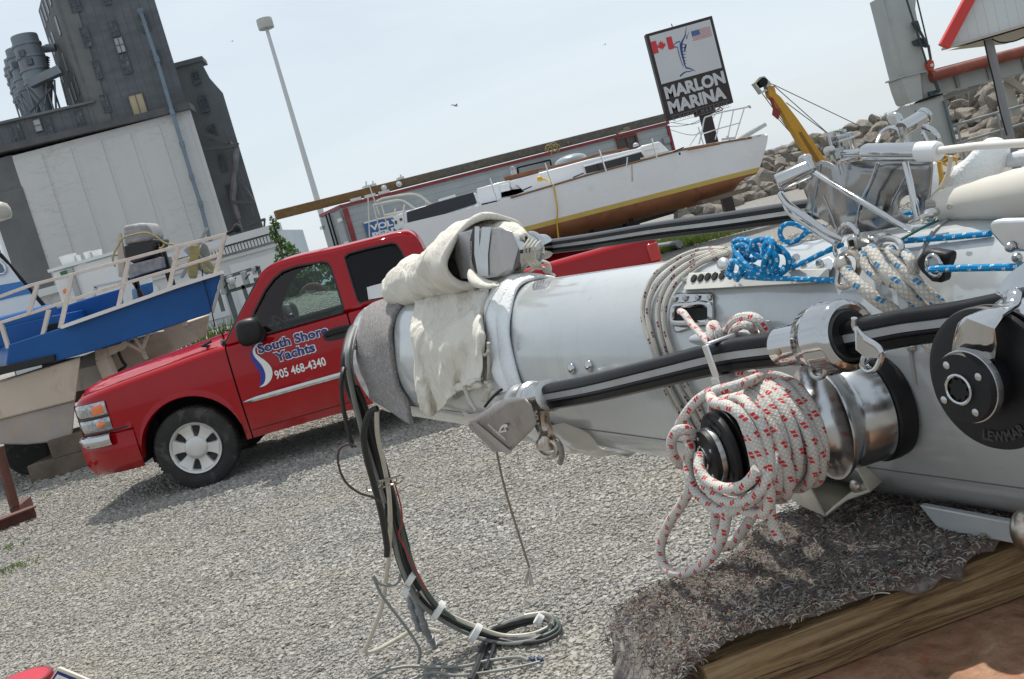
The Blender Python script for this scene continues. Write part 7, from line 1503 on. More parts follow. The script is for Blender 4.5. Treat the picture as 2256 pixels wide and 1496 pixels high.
# thin plastic film under the mast by the drum
m = bpy.data.materials.new('cloudy_film'); m.use_nodes = True; nt = m.node_tree; L = nt.links; pb = nt.nodes['Principled BSDF']; pb.inputs['Base Color'].default_value = (.62, .60, .55, 1); pb.inputs['Roughness'].default_value = .35
tr = nd(nt, 'ShaderNodeBsdfTransparent'); mx = nd(nt, 'ShaderNodeMixShader', i_0=.72); L.new(tr.outputs[0], mx.inputs[1]); L.new(pb.outputs[0], mx.inputs[2]); L.new(mx.outputs[0], nt.nodes['Material Output'].inputs[0])
rows = []
for j in range(14):
    f = j/13; rw = []
    for k in range(12):
        a = rad(-32-7*k); t = Mang(MC(1000+f*250, 860))[0]; sag = .012+.05*math.sin(PI*f)*max(0, (k-5)/6)+.006*math.sin(k*1.7+j*2.1); rw.append(MT(t, a, sag))
    rows.append(rw)
b = sheet(MB(), rows); tag(b.build('plastic_film', m, smooth=80), 'cloudy plastic film wrapped under the mast behind the furler drum', 'plastic film')
b = MB()
tA = Mang(MC(1082, 700))[0]; b.tube([MT(tA-.02*math.sin(a), a, .020) for a in [rad(130-6*k) for k in range(24)]], .005, 6)
b.tube(spline([MS(*q, MBb+.03) for q in ((1076, 755), (1077, 800), (1076, 845))], 4), .005, 6); b.tube(spline([MS(*q, MBb+.035) for q in ((1065, 768), (1064, 778), (1070, 782), (1076, 772))], 4), .004, 6)
for k in range(3): b.tube(spline([MS(*q, MBb+.04) for q in ((1070+4*k, 842), (1080-2*k, 848), (1084, 856), (1074+2*k, 860), (1068+3*k, 872), (1064+5*k, 882))], 4), .0055, 6)
tag(b.build('tie_cord', CORD), 'thin white cord tied round the foam with a knot above the furler drum', 'cord')
rope('loose_cord_end', [MS(*q, MBb+.05) for q in ((1022, 850), (1030, 870), (1040, 890), (1050, 905))], .006, CORD, 'white cord end coming out under the canvas flap')
pl_ = [MS(*q, MBb+.05) for q in ((1092, 985), (1108, 1060), (1128, 1130), (1150, 1200), (1166, 1250))]
rope('hanging_string', pl_, .0035, rope_mat('brown_string', (.28, .24, .19), (.2, .17, .13), .006, .03), 'thin brown string hanging straight down in front of the gravel', seg=6)
b = MB()
for k in range(26): e = pl_[-1]; q = MS(1166+random.uniform(-11, 11), 1290+random.uniform(-6, 6), MBb+.05+random.uniform(-.02, .02)); b.tube([e, e.lerp(q, .5)+V((random.uniform(-.004, .004), 0, 0)), q], .0009, 4)
tag(b.build('frayed_end', M('frayed_fibre', (.42, .40, .37), .8)), 'frayed tuft at the bottom of the hanging string', 'string tuft')
# ------------------------------------------------------------------ cables spilling from the mast end
def cpath(pts, y0=3.60, y1=4.12, z=None):
    out = []; tot = 0; q = [V((x, y, 0)) for x, y in pts]; ds = [0]
    for a, c_ in zip(q, q[1:]): ds.append(ds[-1]+(c_-a).length)
    for p, d in zip(q, ds):
        Y = y0+(y1-y0)*min(1, d/max(1, 620)); w_ = P(p.x, p.y, Y)
        if w_.z < .025: w_ = G(p.x, p.y, .025)
        out.append(w_)
    if pts[0][1] < 780: out = [P(815, 742, 4.0), P(pts[0][0]+12, pts[0][1]-14, 3.86)]+out[1:]
    return out
CBK = M('black_cable', (.012, .012, .013), .45, 0, .2, 10); CGR = M('grey_cable', (.20, .21, .20), .5, 0, .15, 10); CWH = M('cream_cable', (.50, .46, .38), .5, 0, .1, 10, dirt=(.3, .25, .2), ds=10, da=.3); CRD = M('red_cable', (.35, .02, .02), .5); CGN = M('dark_green_cable', (.06, .09, .075), .5, 0, .2, 10); CBR = M('brown_cable', (.06, .04, .035), .6)
core = [(772, 735), (764, 790), (772, 850), (790, 900), (806, 960), (826, 1030), (848, 1100), (866, 1170), (886, 1240), (918, 1310), (960, 1352), (1030, 1388), (1100, 1410), (1160, 1408), (1200, 1392), (1210, 1374), (1190, 1362), (1150, 1366), (1100, 1380), (1072, 1402), (1060, 1430), (1045, 1470), (1030, 1500)]
def jit(pts, dx, dy, w_=1.0): return [(x+dx+random.uniform(-w_, w_)*2, y+dy+random.uniform(-w_, w_)*2) for x, y in pts]
for k, (mt, r, dx, dy, i0, i1, lab) in enumerate([(CBK, .0095, -6, 0, 0, 12, 'thick black cable on the left of the bundle hanging from the mast end'), (CBK, .011, 4, 2, 0, 22, 'thick black cable that forms the coil lying on the gravel'), (CBK, .009, 14, 0, 2, 14, 'black cable on the right of the bundle hanging from the mast end'), (CGR, .008, 10, -6, 0, 20, 'grey cable twisted through the hanging bundle'), (CGR, .007, -2, 6, 3, 18, 'grey cable lying outermost in the coil on the gravel'), (CGN, .0075, 20, -4, 4, 19, 'dark green cable in the hanging bundle'), (CBK, .007, 24, 6, 3, 21, 'thinner black cable at the outside of the bundle'), (CWH, .0075, 7, -10, 9, 17, 'cream cable running into the coil on the gravel')]):
    pts = cpath(jit(core, dx, dy)[i0:i1+1], 3.60+.52*min(1, i0*55/620), 4.12); rope('cable', pts, r*1.25, mt, lab, seg=8, cat='cable', group='cables hanging out of the mast end')
more = [(CGR, .010, [(776, 730), (766, 780), (776, 860), (800, 960), (815, 1040)], 'pale grey conduit hanging from the mast end', 3.6, 4.0), (CBK, .008, [(770, 770), (755, 820), (754, 880), (765, 940), (778, 985)], 'short black cable end dangling at the far left of the mast end', 3.6, 3.7),
        (CBK, .012, [(832, 900), (815, 910), (802, 950), (806, 1000), (822, 1060), (840, 1130), (852, 1200), (852, 1225)], 'black cable bowing out below the grey felt strip', 3.6, 3.95), (CWH, .009, [(830, 905), (832, 960), (845, 1020), (856, 1080), (860, 1150), (857, 1220), (850, 1280), (840, 1340), (818, 1400), (805, 1435), (830, 1432), (880, 1405), (920, 1385), (970, 1392)], 'cream cable trailing in a sharp bend across the gravel', 3.6, 4.25),
        (CBR, .0045, [(785, 985), (770, 978), (748, 990), (745, 1020), (760, 1060), (790, 1085), (820, 1095), (842, 1108)], 'thin brown wire looping out left of the cable bundle', 3.6, 3.75), (CRD, .003, [(868, 1060), (882, 1110), (886, 1150), (880, 1180), (905, 1235), (925, 1275), (938, 1300)], 'thin red wire along the right of the cable bundle', 3.8, 4.0), (CGR, .006, [(822, 1268), (835, 1285), (860, 1290), (878, 1282), (882, 1265)], 'grey cable end curling up left of the bundle', 3.95, 4.05), (CGR, .006, [(822, 1270), (840, 1310), (870, 1350), (900, 1390), (924, 1430), (922, 1462)], 'grey cable lying loose left of the coil', 3.95, 4.1),
        (CGR, .007, [(805, 1500), (850, 1478), (900, 1468), (960, 1470), (1020, 1468), (1080, 1455), (1140, 1448), (1165, 1455)], 'grey cable stretched flat along the bottom of the picture', 4.0, 4.0), (CGR, .006, [(900, 1500), (950, 1482), (1010, 1488), (1080, 1480), (1140, 1470), (1190, 1458)], 'second grey cable stretched along the bottom of the picture', 4.0, 4.0), (CBK, .008, [(1075, 1415), (1062, 1450), (1050, 1480), (1040, 1500)], 'black cable running from the coil out of the picture', 4.1, 4.1), (CBK, .005, [(850, 1110), (850, 1160), (852, 1200), (849, 1228)], 'short thin black cable with a plug hanging beside the bundle', 3.85, 3.9)]
for mt, r, pts, lab, y0, y1 in more: rope('cable', cpath(pts, y0, y1), r, mt, lab, seg=8, cat='cable')
# plugs, ties, clip, labels
def yat(px, py): return 3.6+.52*min(1, (py-735)/560)
for k, (q0, q1, lab) in enumerate((((905, 1285), (938, 1390), 'upper grey metal plug hanging from the cable bundle'), ((900, 1315), (925, 1390), 'middle grey metal plug hanging from the cable bundle'), ((932, 1380), (960, 1428), 'lowest grey metal plug near the gravel'))):
    a, c_ = P(*q0, 4.02+.03*k), P(*q1, 4.06+.03*k); c_.z = max(c_.z, .02); ax = c_-a; l = ax.length; b = MB(); b.lathe(a, ax, [(0, .007), (l*.15, .012), (l*.17, .017), (l*.30, .017), (l*.32, .013), (l*.5, .013), (l*.52, .018), (l*.62, .018), (l*.64, .013), (l*.8, .012), (l*.82, .017), (l*.95, .015), (l, .010)], 14); tag(b.build('cable_plug', GALV), lab, 'plug', 'metal plugs on the cables')
TIEM = M('white_tie', (.66, .66, .64), .5); b = MB()
for (x, y, w_, lab, h) in ((966, 1344, .05, 'white tape tie round the bundle above the coil', 25), (1047, 1394, .05, 'white tape tie round the bundle at the start of the coil', 25), (1187, 1365, .03, 'white tape tie at the end of the coil', 16), (907, 1272, .045, 'white paper tag stuck on the cable bundle', 10), (893, 1302, .03, 'small white tag on a cable beside the plugs', 8)):
    b = MB(); c_ = P(x, y, 4.02 if y > 1310 else 3.98); c_.z = max(c_.z, .05); d_ = (RC*.8-UC*.5).normalized(); b.lathe(c_-d_*.012, d_, [(0, w_*.8), (.024, w_*.8)], 12); tag(b.build('cable_tie', TIEM), lab, 'cable tie')
b = MB(); c_ = P(838, 1064, 3.78)
for dx in (-.03, .0, .03, .055): b.tube(spline([c_+V((dx-.02, -.03, 0)), c_+V((dx-.01, -.035, .012)), c_+V((dx+.03, -.035, .014)), c_+V((dx+.035, -.03, .0)), c_+V((dx+.02, -.03, -.012)), c_+V((dx-.015, -.03, -.01))], 4, True), .003, 5, closed=True)
tag(b.build('rusty_clip', rusty_steel), 'rusty wire clip clamped round the hanging cables', 'clip')
b = MB()
for (x, y) in ((1172, 1452), (1190, 1452)): c_ = G(x, y, .02); b.box(c_, (.016, .035, .016), V((.9, .4, 0)).normalized(), V((-.4, .9, 0)).normalized())
tag(b.build('cable_connector', M('blue_connector', (.03, .05, .11), .5), bevel=.004), 'small blue connector on the cable end at the bottom of the picture', 'connector')
class MBh(MB):                          # small rigging hardware: radii given at twice size
    def tube(s, pts, r, *a, **k): return MB.tube(s, pts, [q*.5 for q in r] if isinstance(r, (list, tuple)) else r*.5, *a, **k)
    def lathe(s, o, ax, prof, *a, **k): return MB.lathe(s, o, ax, [(t, q*.5) for t, q in prof], *a, **k)
# ------------------------------------------------------------------ polished gooseneck frame standing on the mast
gf = thing('gooseneck_frame', MS(1900, 515, -.02), 'polished steel gooseneck frame of tubes and plate standing on top of the mast', 'gooseneck frame')
def mpts(pts, off, zf=z4r): return [MS(*zf(*q[:2]), q[2] if len(q) > 2 else off) for q in pts]
PLATE = M('polished_plate', (.30, .295, .29), .22, 1, .18, 8, rvar=.1, dirt=(.22, .19, .17), ds=7, da=.35, bump=.12, bs=9)
b = MBh(); o_l = mpts([(385, 560), (420, 480), (432, 400), (470, 380), (520, 385), (612, 412), (700, 372), (900, 350), (1210, 372), (1190, 560), (1175, 700), (1060, 790), (860, 850), (640, 870), (470, 760), (395, 700), (412, 640)], -.05); ho_ = [MS(*z4r(1070+52*math.cos(t), 672+70*math.sin(t)), -.05) for t in [2*PI*k/20 for k in range(20)]]
bm = bmesh.new(); es = []
for lp in (o_l, ho_):
    vs = [bm.verts.new(q) for q in lp]; es += [bm.edges.new((vs[i], vs[(i+1) % len(vs)])) for i in range(len(vs))]
bmesh.ops.triangle_fill(bm, edges=es, use_beauty=True); bmesh.ops.subdivide_edges(bm, edges=bm.edges[:], cuts=2, use_grid_fill=True); bm.verts.index_update()
vv = [v.co.copy() for v in bm.verts]; 
for p in vv: d = (p-MC0).dot(MD); p += MN*(.010*math.sin(d*30)+.003*math.sin(d*60+p.z*30))
b.add(vv, [[v.index for v in f.verts] for f in bm.faces]); bm.free(); b.build('bent_plate', PLATE, gf, smooth=80, solid=.003)
b = MBh()
for s_, r in (([(505, 390), (490, 500), (465, 640), (440, 750), (430, 790)], .003), ([(880, 385), (850, 480), (790, 610), (760, 700), (735, 800)], .006), ([(1070, 470), (1000, 600), (960, 690)], .003), ([(520, 600), (570, 720), (600, 800), (625, 850)], .004)): b.tube(spline(mpts(s_, -.02), 5), r, 8)
each(b, 'bent_rod', M('dark_polished_rod', (.35, .35, .36), .12, 1, .1), gf)
b = MBh(); b.tube(spline(mpts([(455, 445, .02), (640, 560, .04), (860, 690, .055), (1020, 790, .06), (1110, 835, .06)], .03), 4), .0085, 12); b.tube(spline(mpts([(240, 590, .10), (290, 660, .11), (400, 740, .115), (540, 840, .11), (650, 890, .10)], .1), 5), .0105, 12); b.tube(spline(mpts([(255, 615, .085), (300, 720, .09), (420, 800, .09), (520, 870, .09), (600, 915, .09)], .1), 5), .008, 10); b.tube(mpts([(1060, 380, -.01), (1100, 550, -.005), (1140, 750, 0)], 0), .0095, 12); each(b, 'frame_tube', chrome, gf)
q0, q1 = mpts([(215, 520, .11), (425, 425, .07)], .1); ax = q1-q0; l = ax.length; b = MBh(); b.lathe(q0, ax, [(.01, .012), (0, .020), (0, .0255), (.004, .027), (l*.96, .027), (l, .024), (l, .01)], 28); b.build('pin_barrel', chrome, gf)
b = MBh(); b.prism(mpts([(345, 365), (352, 340), (385, 333), (402, 345), (440, 440), (420, 470), (385, 430), (350, 420)], .06), -MN*.014); b.build('lug', chrome, gf, bevel=.004)
b = MBh(); b.prism(mpts([(925, 85), (940, 66), (985, 58), (1005, 70), (1045, 180), (1015, 200), (960, 150), (940, 130)], -.13), -MN*.012); b.build('lug', chrome, gf, bevel=.004)
q0, q1 = mpts([(1035, 165, -.10), (1195, 75, -.16)], -.1); ax = q1-q0; l = ax.length; b = MBh(); b.lathe(q0, ax, [(0, .01), (0, .021), (.004, .0225), (l*.85, .023), (l*.87, .028), (l*.97, .028), (l, .024), (l, .001)], 28); b.build('pin_barrel', chrome, gf)
b = MBh(); b.tube(spline(mpts([(875, 250), (900, 195), (945, 160), (985, 155), (1020, 175), (1045, 240)], -.10), 5), .0075, 10); b.tube(spline(mpts([(1030, 150), (1040, 200), (1050, 300)], -.09), 4), .008, 10); b.tube(spline(mpts([(1180, 145), (1240, 170), (1270, 210), (1280, 260)], -.13), 5), .009, 10); b.tube(spline(mpts([(1165, 175), (1195, 230), (1205, 260)], -.13), 4), .007, 10); each(b, 'frame_tube', chrome, gf)
q = MS(*z4r(668, 255), -.03); b = MBh(); b.lathe(q-Z*.028, Z, [(.012, .02), (.012, .025), (.014, .0275), (.034, .0275), (.036, .024), (.037, .027), (.042, .027), (.043, .02), (.043, .001)], 32); b.box(q+MN*.016+MD*.010, (.006, .010, .045), MD, MN); b.box(q+Z*.018, (.010, .006, .006), MD, MN); b.tube([q-Z*.018+MD*.015, q-Z*.018-MD*.012], .018, 14); b.tube(spline(mpts([(590, 215), (595, 300), (610, 380), (615, 410)], -.03), 4), .006, 8); b.build('toggle', chrome, gf, bevel=.002)
b = MBh(); b.lathe(MS(*z4r(580, 300), .0), MN, [(0, .014), (.012, .014), (.013, .007), (.0131, .001)], 18); b.build('pin', satin, gf)
# gas strut
gs = thing('gas_strut', MS(*z4r(1000, 340), -.01)-Z*.05, 'polished gas strut with a white rod lying above the mast', 'strut'); q0, q1 = MS(*z4r(775, 318), -.01), MS(*z4r(1290, 308), -.01); ax = (q1-q0).normalized(); l = (MS(*z4r(1150, 310), -.01)-q0).length
b = MBh(); b.lathe(q0-ax*.02, ax, [(0, .012), (.02, .012), (.022, .020), (.03, .0262), (l+.02, .0268), (l+.02, .01)], 36); b.tube([q0-ax*.05, q0-ax*.01], .0115, 12); b.lathe(q0-ax*.05-Z*.008, Z, [(0, .012), (0, .026), (.016, .026), (.016, .012)], 20); b.build('cylinder', chrome, gs)
b = MBh(); l2 = (q1-q0).length; b.lathe(q0, ax, [(l+.0005, .0275), (l2*.93, .0285), (l2*.98, .026), (l2, .020), (l2, .005)], 36); b.build('end_cap', M('white_nylon', (.70, .71, .71), .35, 0, .03), gs)
b = MBh(); q2_ = MS(2256, 315, .02); e = q2_+(q2_-q1)*.5; b.tube([q1-ax*.01, q1.lerp(q2_, .5)+Z*.002, q2_, e], [.0105, .0105, .0112, .0115], 14); b.build('rod', M('cream_rod', (.66, .63, .58), .35, 0, .05), gs)
# foam bundles, vinyl tube, yellow strapping
b = MBh(); rg = []
for (x0, y0, x1, y1), th in (((1312, 560, 1318, 500), .01), ((1330, 600, 1350, 440), .02), ((1400, 590, 1420, 385), .03), ((1480, 560, 1500, 345), .033), ((1560, 530, 1560, 260), .034), ((1620, 500, 1615, 205), .034), ((1670, 470, 1680, 215), .028), ((1690, 440, 1708, 280), .015)):
    pl, pu = MS(*z4r(x0, y0), -.14), MS(*z4r(x1, y1), -.14); c_ = (pl+pu)/2; h = (pu-pl)/2; rg.append([c_+h*math.sin(a)*(1+.05*math.sin(3*a+x0))+MN*th*math.cos(a)*(1+.06*math.sin(4*a+x1)) for a in [2*PI*k/20 for k in range(20)]])
b.loft(rg, True, True); tag(b.build('foam_roll', FOAM, smooth=80, sub=1), 'lumpy white foam roll behind the gas strut rod', 'foam roll')
b = MBh(); rg = []
for x, y0, y1, th in ((1200, 380, 700, .012), (1240, 370, 690, .015), (1285, 375, 660, .01)): pu, pl = MS(*z4r(x, y0), -.16), MS(*z4r(x-15, y1), -.16); c_ = (pu+pl)/2; h = (pu-pl)/2; rg.append([c_+h*math.sin(a)+MN*th*math.cos(a) for a in [2*PI*k/18 for k in range(18)]])
b.loft(rg, True, True); tag(b.build('foam_sheet', FOAM, smooth=80, sub=1), 'upright folded white foam sheet behind the gooseneck frame', 'foam sheet')
b = MBh(); b.prism(mpts([(1710, 330), (1850, 315), (1950, 310), (1950, 400), (1850, 408), (1700, 425)], -.15), -MN*.05); tag(b.build('foam_slab', M('grey_white_foam', (.52, .54, .55), .8, 0, .12, 60, bump=.3, bs=150), bevel=.006), 'flat grey-white foam slab at the right edge above the vinyl tube', 'foam slab')
VIN = M('cream_vinyl', (.56, .53, .47), .45, 0, .05, 3, dirt=(.36, .32, .26), ds=4, da=.25, bump=.04, bs=14); q0, q1 = MS(*z4r(1300, 672), -.02), MS(*z4r(2050, 545), .05); ax = q1-q0; l = ax.length; b = MBh(); n_ = 14
b.lathe(q0-ax.normalized()*.004, ax, [(0, .001), (.001, .028), (.003, .036), (.008, .0425), (.013, .045), (.0132, .0435), (.015, .0435), (.0152, .0458)]+[(.0155+(l-.0155)*k/n_, .046+.020*k/n_+.001*math.sin(k*2.1)) for k in range(1, n_+1)], 40); vt = tag(b.build('vinyl_tube', VIN, smooth=60), 'fat cream vinyl covered tube lying on the mast at the right edge', 'tube')
b = MBh()
for k in range(3): b.tube(spline(mpts([(1335, 665), (1350, 655+8*k), (1370, 672), (1352, 690), (1338, 680)], .06), 4, True), .0022, 5, closed=True)
b.build('knot', CORD, vt)
YST = M('yellow_strap', (.55, .30, .03), .45, 0, .06); b = MBh(); b.tube(mpts([(1283, 375), (1300, 480), (1295, 600)], -.10), .007, 6)
for s_ in ([(1310, 372), (1360, 345), (1400, 352)], [(1310, 390), (1350, 372), (1405, 360)], [(1285, 378), (1330, 400), (1350, 410)], [(1320, 335), (1390, 365), (1398, 400)]): b.tube(spline(mpts(s_, -.10), 4), .0028, 6)
tag(b.build('yellow_strapping', YST), 'orange-yellow strapping in front of the foam beside the vinyl tube', 'strapping')
rope('cream_tape', mpts([(1360, 340), (1345, 440), (1300, 540), (1240, 610), (1225, 640)], -.06), .003, CWH, 'thin cream cord hanging from the gas strut end', seg=6)
b = MBh(); b.bar(*mpts([(1200, 680, -.12), (1140, 690, -.12)], 0), .02, .03); tag(b.build('blue_cloth', M('blue_cloth', (.02, .17, .42), .8, 0, .1), bevel=.01), 'patch of blue cloth behind the foot of the gooseneck frame', 'cloth')
SPLICE = rope_mat('grey_splice', (.42, .40, .36), (.35, .33, .3), .012, .03)
b = MBh()
for k in range(6): b.tube([MS(*z4r(1205+13*k, 640+52*.5+26*math.sin(t)), .0+.008*math.cos(t)) for t in [2*PI*j/12 for j in range(12)]], .0055, 7, closed=True)
for k in range(9): b.tube([MS(*z4r(770+16*k-5*math.sin(t), 735-4*k+26*math.sin(t)), -.015+.008*math.cos(t)) for t in [2*PI*j/12 for j in range(12)]], .0055, 7, closed=True)
tag(b.build('whipped_splice', SPLICE), 'grey whipped rope splices on the mast behind the gooseneck tubes', 'splice')
b = MBh(); b.tube(mpts([(1090, 780), (1180, 745), (1270, 705)], .04), [.006, .008, .012], 10); b.lathe(MS(*z4r(1240, 725), .05), MN, [(0, .018), (.008, .018), (.012, .010), (.02, .009), (.021, .001)], 20); tag(b.build('toggle_jaw', satin), 'small steel toggle jaw at the end of the vinyl tube', 'toggle')
rope('green_cord', mpts([(1280, 765, .05), (1180, 810, .06), (1090, 860, .07), (1030, 890, .08)], .05), .002, M('green_cord', (.01, .10, .09), .7), 'thin dark green cord below the gooseneck frame', seg=6)
# aluminium bracket at the right edge
b = MBh(); o_l = mpts([(1605, 800), (1625, 770), (1690, 760), (1900, 755), (2100, 740), (2100, 1010), (1900, 975), (1745, 975), (1690, 930), (1620, 850)], MBb+.012); b.prism(o_l, -MN*.012); brk = tag(b.build('alloy_bracket', alu, bevel=.004), 'brushed alloy bracket plate screwed to the mast at the right edge', 'bracket')
b = MBh(); b.prism(mpts([(1690, 700), (1950, 650), (1950, 760), (1620, 780)], .02), -MN*.01); b.build('top_lip', alu, brk, bevel=.003)
b = MBh(); screw(b, MS(*z4r(1762, 938), MBb+.013), .013); screw(b, MC(*z4r(1805, 1010), .003), .013); each(b, 'screw', satin, brk)
# black fairlead with a steel eye
fl_ = thing('fairlead', MC(2050, 590, 0)-Z*.04, 'black moulded fairlead with a steel eye on the top of the mast', 'fairlead'); b = MBh(); b.prism(mpts([(1125, 1020), (1160, 975), (1210, 962), (1340, 985), (1335, 1040), (1305, 1120), (1300, 1185), (1230, 1175), (1160, 1110), (1130, 1060)], MBb-.005), -MN*.02); b.build('body', BLK, fl_, bevel=.005)
b = MBh(); c_ = MS(*z4r(1250, 1062), MBb+.002); b.tube([c_+MD*.011*math.cos(t)+Z*.0135*math.sin(t) for t in [2*PI*k/28 for k in range(28)]], .0052, 10, closed=True); b.build('eye', chrome, fl_)
b = MBh(); b.lathe(c_-MN*.004, MN, [(0, .02), (.004, .02), (.0045, .001)], 18); b.build('eye_floor', M('grey_inner', (.35, .37, .38), .4), fl_)
# ------------------------------------------------------------------ blue ropes
BLR = rope_mat('blue_fleck_rope', (.004, .25, .55), (.66, .68, .68), .008, .016, .34, .15)
def brope(pts, lab, r=.0042, zf=z4r): return rope('blue_line', [MS(*zf(*q[:2]), q[2]) for q in pts], r, BLR, lab, n=6, seg=9)
TO_ = .07
b = MBh(); kn = [[(960, 410, .10), (975, 330, .11), (1000, 240, .11), (985, 170, .10), (1040, 150, .11), (1110, 165, .12), (1150, 230, .12), (1120, 290, .11), (1060, 250, .11), (1040, 190, .11)], [(1010, 240, .12), (1050, 300, .13), (1150, 380, .13), (1260, 400, .12), (1350, 350, .11), (1360, 270, .11), (1300, 200, .11), (1220, 170, .12), (1190, 230, .13), (1230, 330, .13), (1300, 360, .12)], [(1060, 280, .11), (1110, 200, .13), (1130, 160, .13), (1190, 150, .12), (1240, 190, .12), (1250, 280, .13), (1200, 360, .13), (1110, 330, .12)], [(1180, 160, .10), (1210, 145, .11), (1245, 155, .12), (1245, 220, .13), (1200, 290, .14), (1190, 360, .13)], [(940, 390, .10), (985, 300, .12), (1040, 320, .13), (1130, 390, .13), (1230, 410, .12), (1300, 380, .11), (1340, 330, .1)], [(950, 375, .11), (1010, 400, .12), (1060, 330, .12), (1080, 300, .12)], [(1010, 425, .11), (1040, 350, .12), (1020, 270, .12), (1000, 200, .11), (1080, 190, .12), (1160, 270, .13), (1260, 230, .12), (1340, 240, .10), (1370, 300, .1)], [(1000, 420, .10), (1060, 390, .11), (1160, 395, .12), (1260, 350, .13), (1280, 270, .13), (1220, 210, .13)]]
for s_ in kn: b.tube(spline([MS(*zb2(*q[:2]), q[2]) for q in s_], 6), .0092, 9)
tag(b.build('blue_rope_hank', BLR), 'hank of bright blue rope with white flecks knotted on top of the mast', 'rope')
brope([(1525, 92, .0), (1440, 55, .0), (1370, 38, .01), (1318, 62, .01), (1305, 110, .01), (1330, 155, .01), (1385, 168, .01), (1440, 140, .0), (1480, 105, .0), (1525, 85, .0), (1600, 60, -.03)], 'blue rope loop sticking up behind the hank', zf=zb2)
brope([(1230, 390, .11), (1350, 350, .105), (1480, 300, .10), (1580, 250, .09), (1690, 200, .08), (1730, 180, .07)], 'blue rope running from the hank up to the shackles', zf=zb2)
brope([(1060, 405, .115), (1200, 415, .12), (1400, 418, .12), (1560, 425, .125), (1700, 428, .125)], 'blue rope running level from the hank to the lowest shackle', zf=zb2)
brope([(1010, 905, .06), (1100, 895, .06), (1300, 880, .06), (1500, 862, .06), (1620, 852, .06)], 'blue rope running from the shackles to the alloy bracket')
brope([(1215, 1085, .125), (1260, 1085, .14), (1400, 1080, .14), (1600, 1075, .14), (1850, 1072, .14), (2100, 1070, .14)], 'blue rope coming out of the black fairlead to the right edge', r=.0045)
brope([(1030, 735, -.08), (1100, 715, -.09), (1200, 690, -.1)], 'short blue rope seen through the hole of the gooseneck plate')
# ------------------------------------------------------------------ shackles and spliced halyards
def shackle(lab, pts, r, par=None, extra=None):
    t = thing('shackle', MS(*z4r(*pts[0][:2]), pts[0][2])-Z*.03, lab, 'shackle', 'shackles on the halyards'); b = MBh(); b.tube(spline([MS(*z4r(*q[:2]), q[2]) for q in pts], 5), r, 10); b.build('bow', extra or chrome, t); return t
t = shackle('upright steel shackle at the top of the left spliced rope', [(640, 900, .09), (618, 860, .10), (650, 805, .10), (690, 792, .10), (735, 830, .10), (748, 890, .10), (720, 960, .10)], .0085)
b = MBh(); b.prism(mpts([(665, 880), (720, 865), (735, 960), (680, 975)], .11), -MN*.03); b.build('swivel_block', satin, t, bevel=.004); b = MBh(); b.box(MS(*z4r(705, 915), .112), (.006, .004, .009), MD, MN); b.build('slot', dark, t)
t = shackle('rust stained ring shackle holding the left spliced rope', [(640, 1000, .11), (690, 975, .12), (745, 1000, .12), (758, 1060, .12), (740, 1120, .12), (700, 1180, .13), (650, 1205, .13), (615, 1180, .13), (625, 1100, .12), (605, 1050, .12), (640, 1000, .11)], .009, extra=rusty_steel)
b = MBh(); b.ball(MS(*z4r(655, 1055), .125), (.011, .009, .012)); b.build('thimble', rusty_steel, t)
t = shackle('long narrow steel shackle left of the spliced ropes', [(640, 880, .08), (600, 920, .085), (600, 980, .09), (625, 1020, .09), (640, 1060, .10)], .007)
t = shackle('open steel shackle holding the middle spliced rope', [(820, 890, .06), (770, 920, .08), (765, 970, .10), (800, 1005, .11), (835, 995, .11), (840, 950, .10)], .007)
b = MBh(); b.prism(mpts([(790, 880), (840, 875), (870, 915), (850, 940), (800, 915)], .07), -MN*.02); b.build('swivel_block', satin, t, bevel=.003)
t = shackle('broad steel shackle holding the right spliced rope', [(880, 940, .07), (900, 900, .08), (950, 885, .09), (1005, 895, .10), (1038, 940, .11), (1030, 1000, .11)], .009, extra=satin)
b = MBh(); b.tube(mpts([(870, 880, .05), (910, 868, .05), (950, 875, .06)], .05), .011, 10); b.tube(mpts([(885, 960, .09), (950, 965, .105), (1035, 985, .115)], .1), .008, 10); b.build('pin', satin, t)
BFR = rope_mat('blue_fleck_white_rope', (.58, .55, .49), (.02, .20, .42), .016, .034, .34, .35)
for pts, r, lab in (([(670, 1090, .13), (700, 1140, .135), (770, 1200, .14), (850, 1270, .14), (950, 1340, .13), (1040, 1400, .12)], .0092, 'thick white rope with blue flecks, leftmost of three running off the shackles'),
                    ([(830, 955, .11), (870, 1010, .12), (940, 1110, .13), (1040, 1210, .13), (1130, 1300, .12), (1220, 1390, .11)], .0086, 'thick white rope with blue flecks, middle of three with a grey splice'),
                    ([(960, 960, .10), (1000, 1020, .11), (1080, 1110, .12), (1160, 1200, .12), (1260, 1290, .115), (1330, 1360, .11)], .0086, 'thick white rope with blue flecks, rightmost of three running off the shackles')):
    rope('spliced_halyard', [MS(*z4r(*q[:2]), q[2]) for q in pts], r, BFR, lab, n=6, seg=14)
rope('spliced_halyard', [MS(*z4r(*q[:2]), q[2]) for q in [(775, 985, .11), (800, 1060, .12), (870, 1130, .125), (930, 1160, .125)]], .0072, BFR, 'short white and blue rope leg joining the middle spliced rope', n=6, seg=12)
rope('spliced_halyard', [MS(*z4r(*q[:2]), q[2]) for q in [(1060, 985, .11), (1100, 1040, .12), (1110, 1110, .12)]], .007, BFR, 'short white and blue rope leg joining the right spliced rope', n=6, seg=12)
b = MBh(); a, c_ = mpts([(925, 1105, .13), (990, 1180, .132)], .13); b.tube([a.lerp(c_, k/5) for k in range(6)], [.0184, .0192, .0194, .0194, .0192, .0184], 14); tag(b.build('rope_whipping', M('grey_tape', (.42, .40, .36), .6, 0, .1, 30)), 'grey whipping round the middle spliced rope', 'whipping')
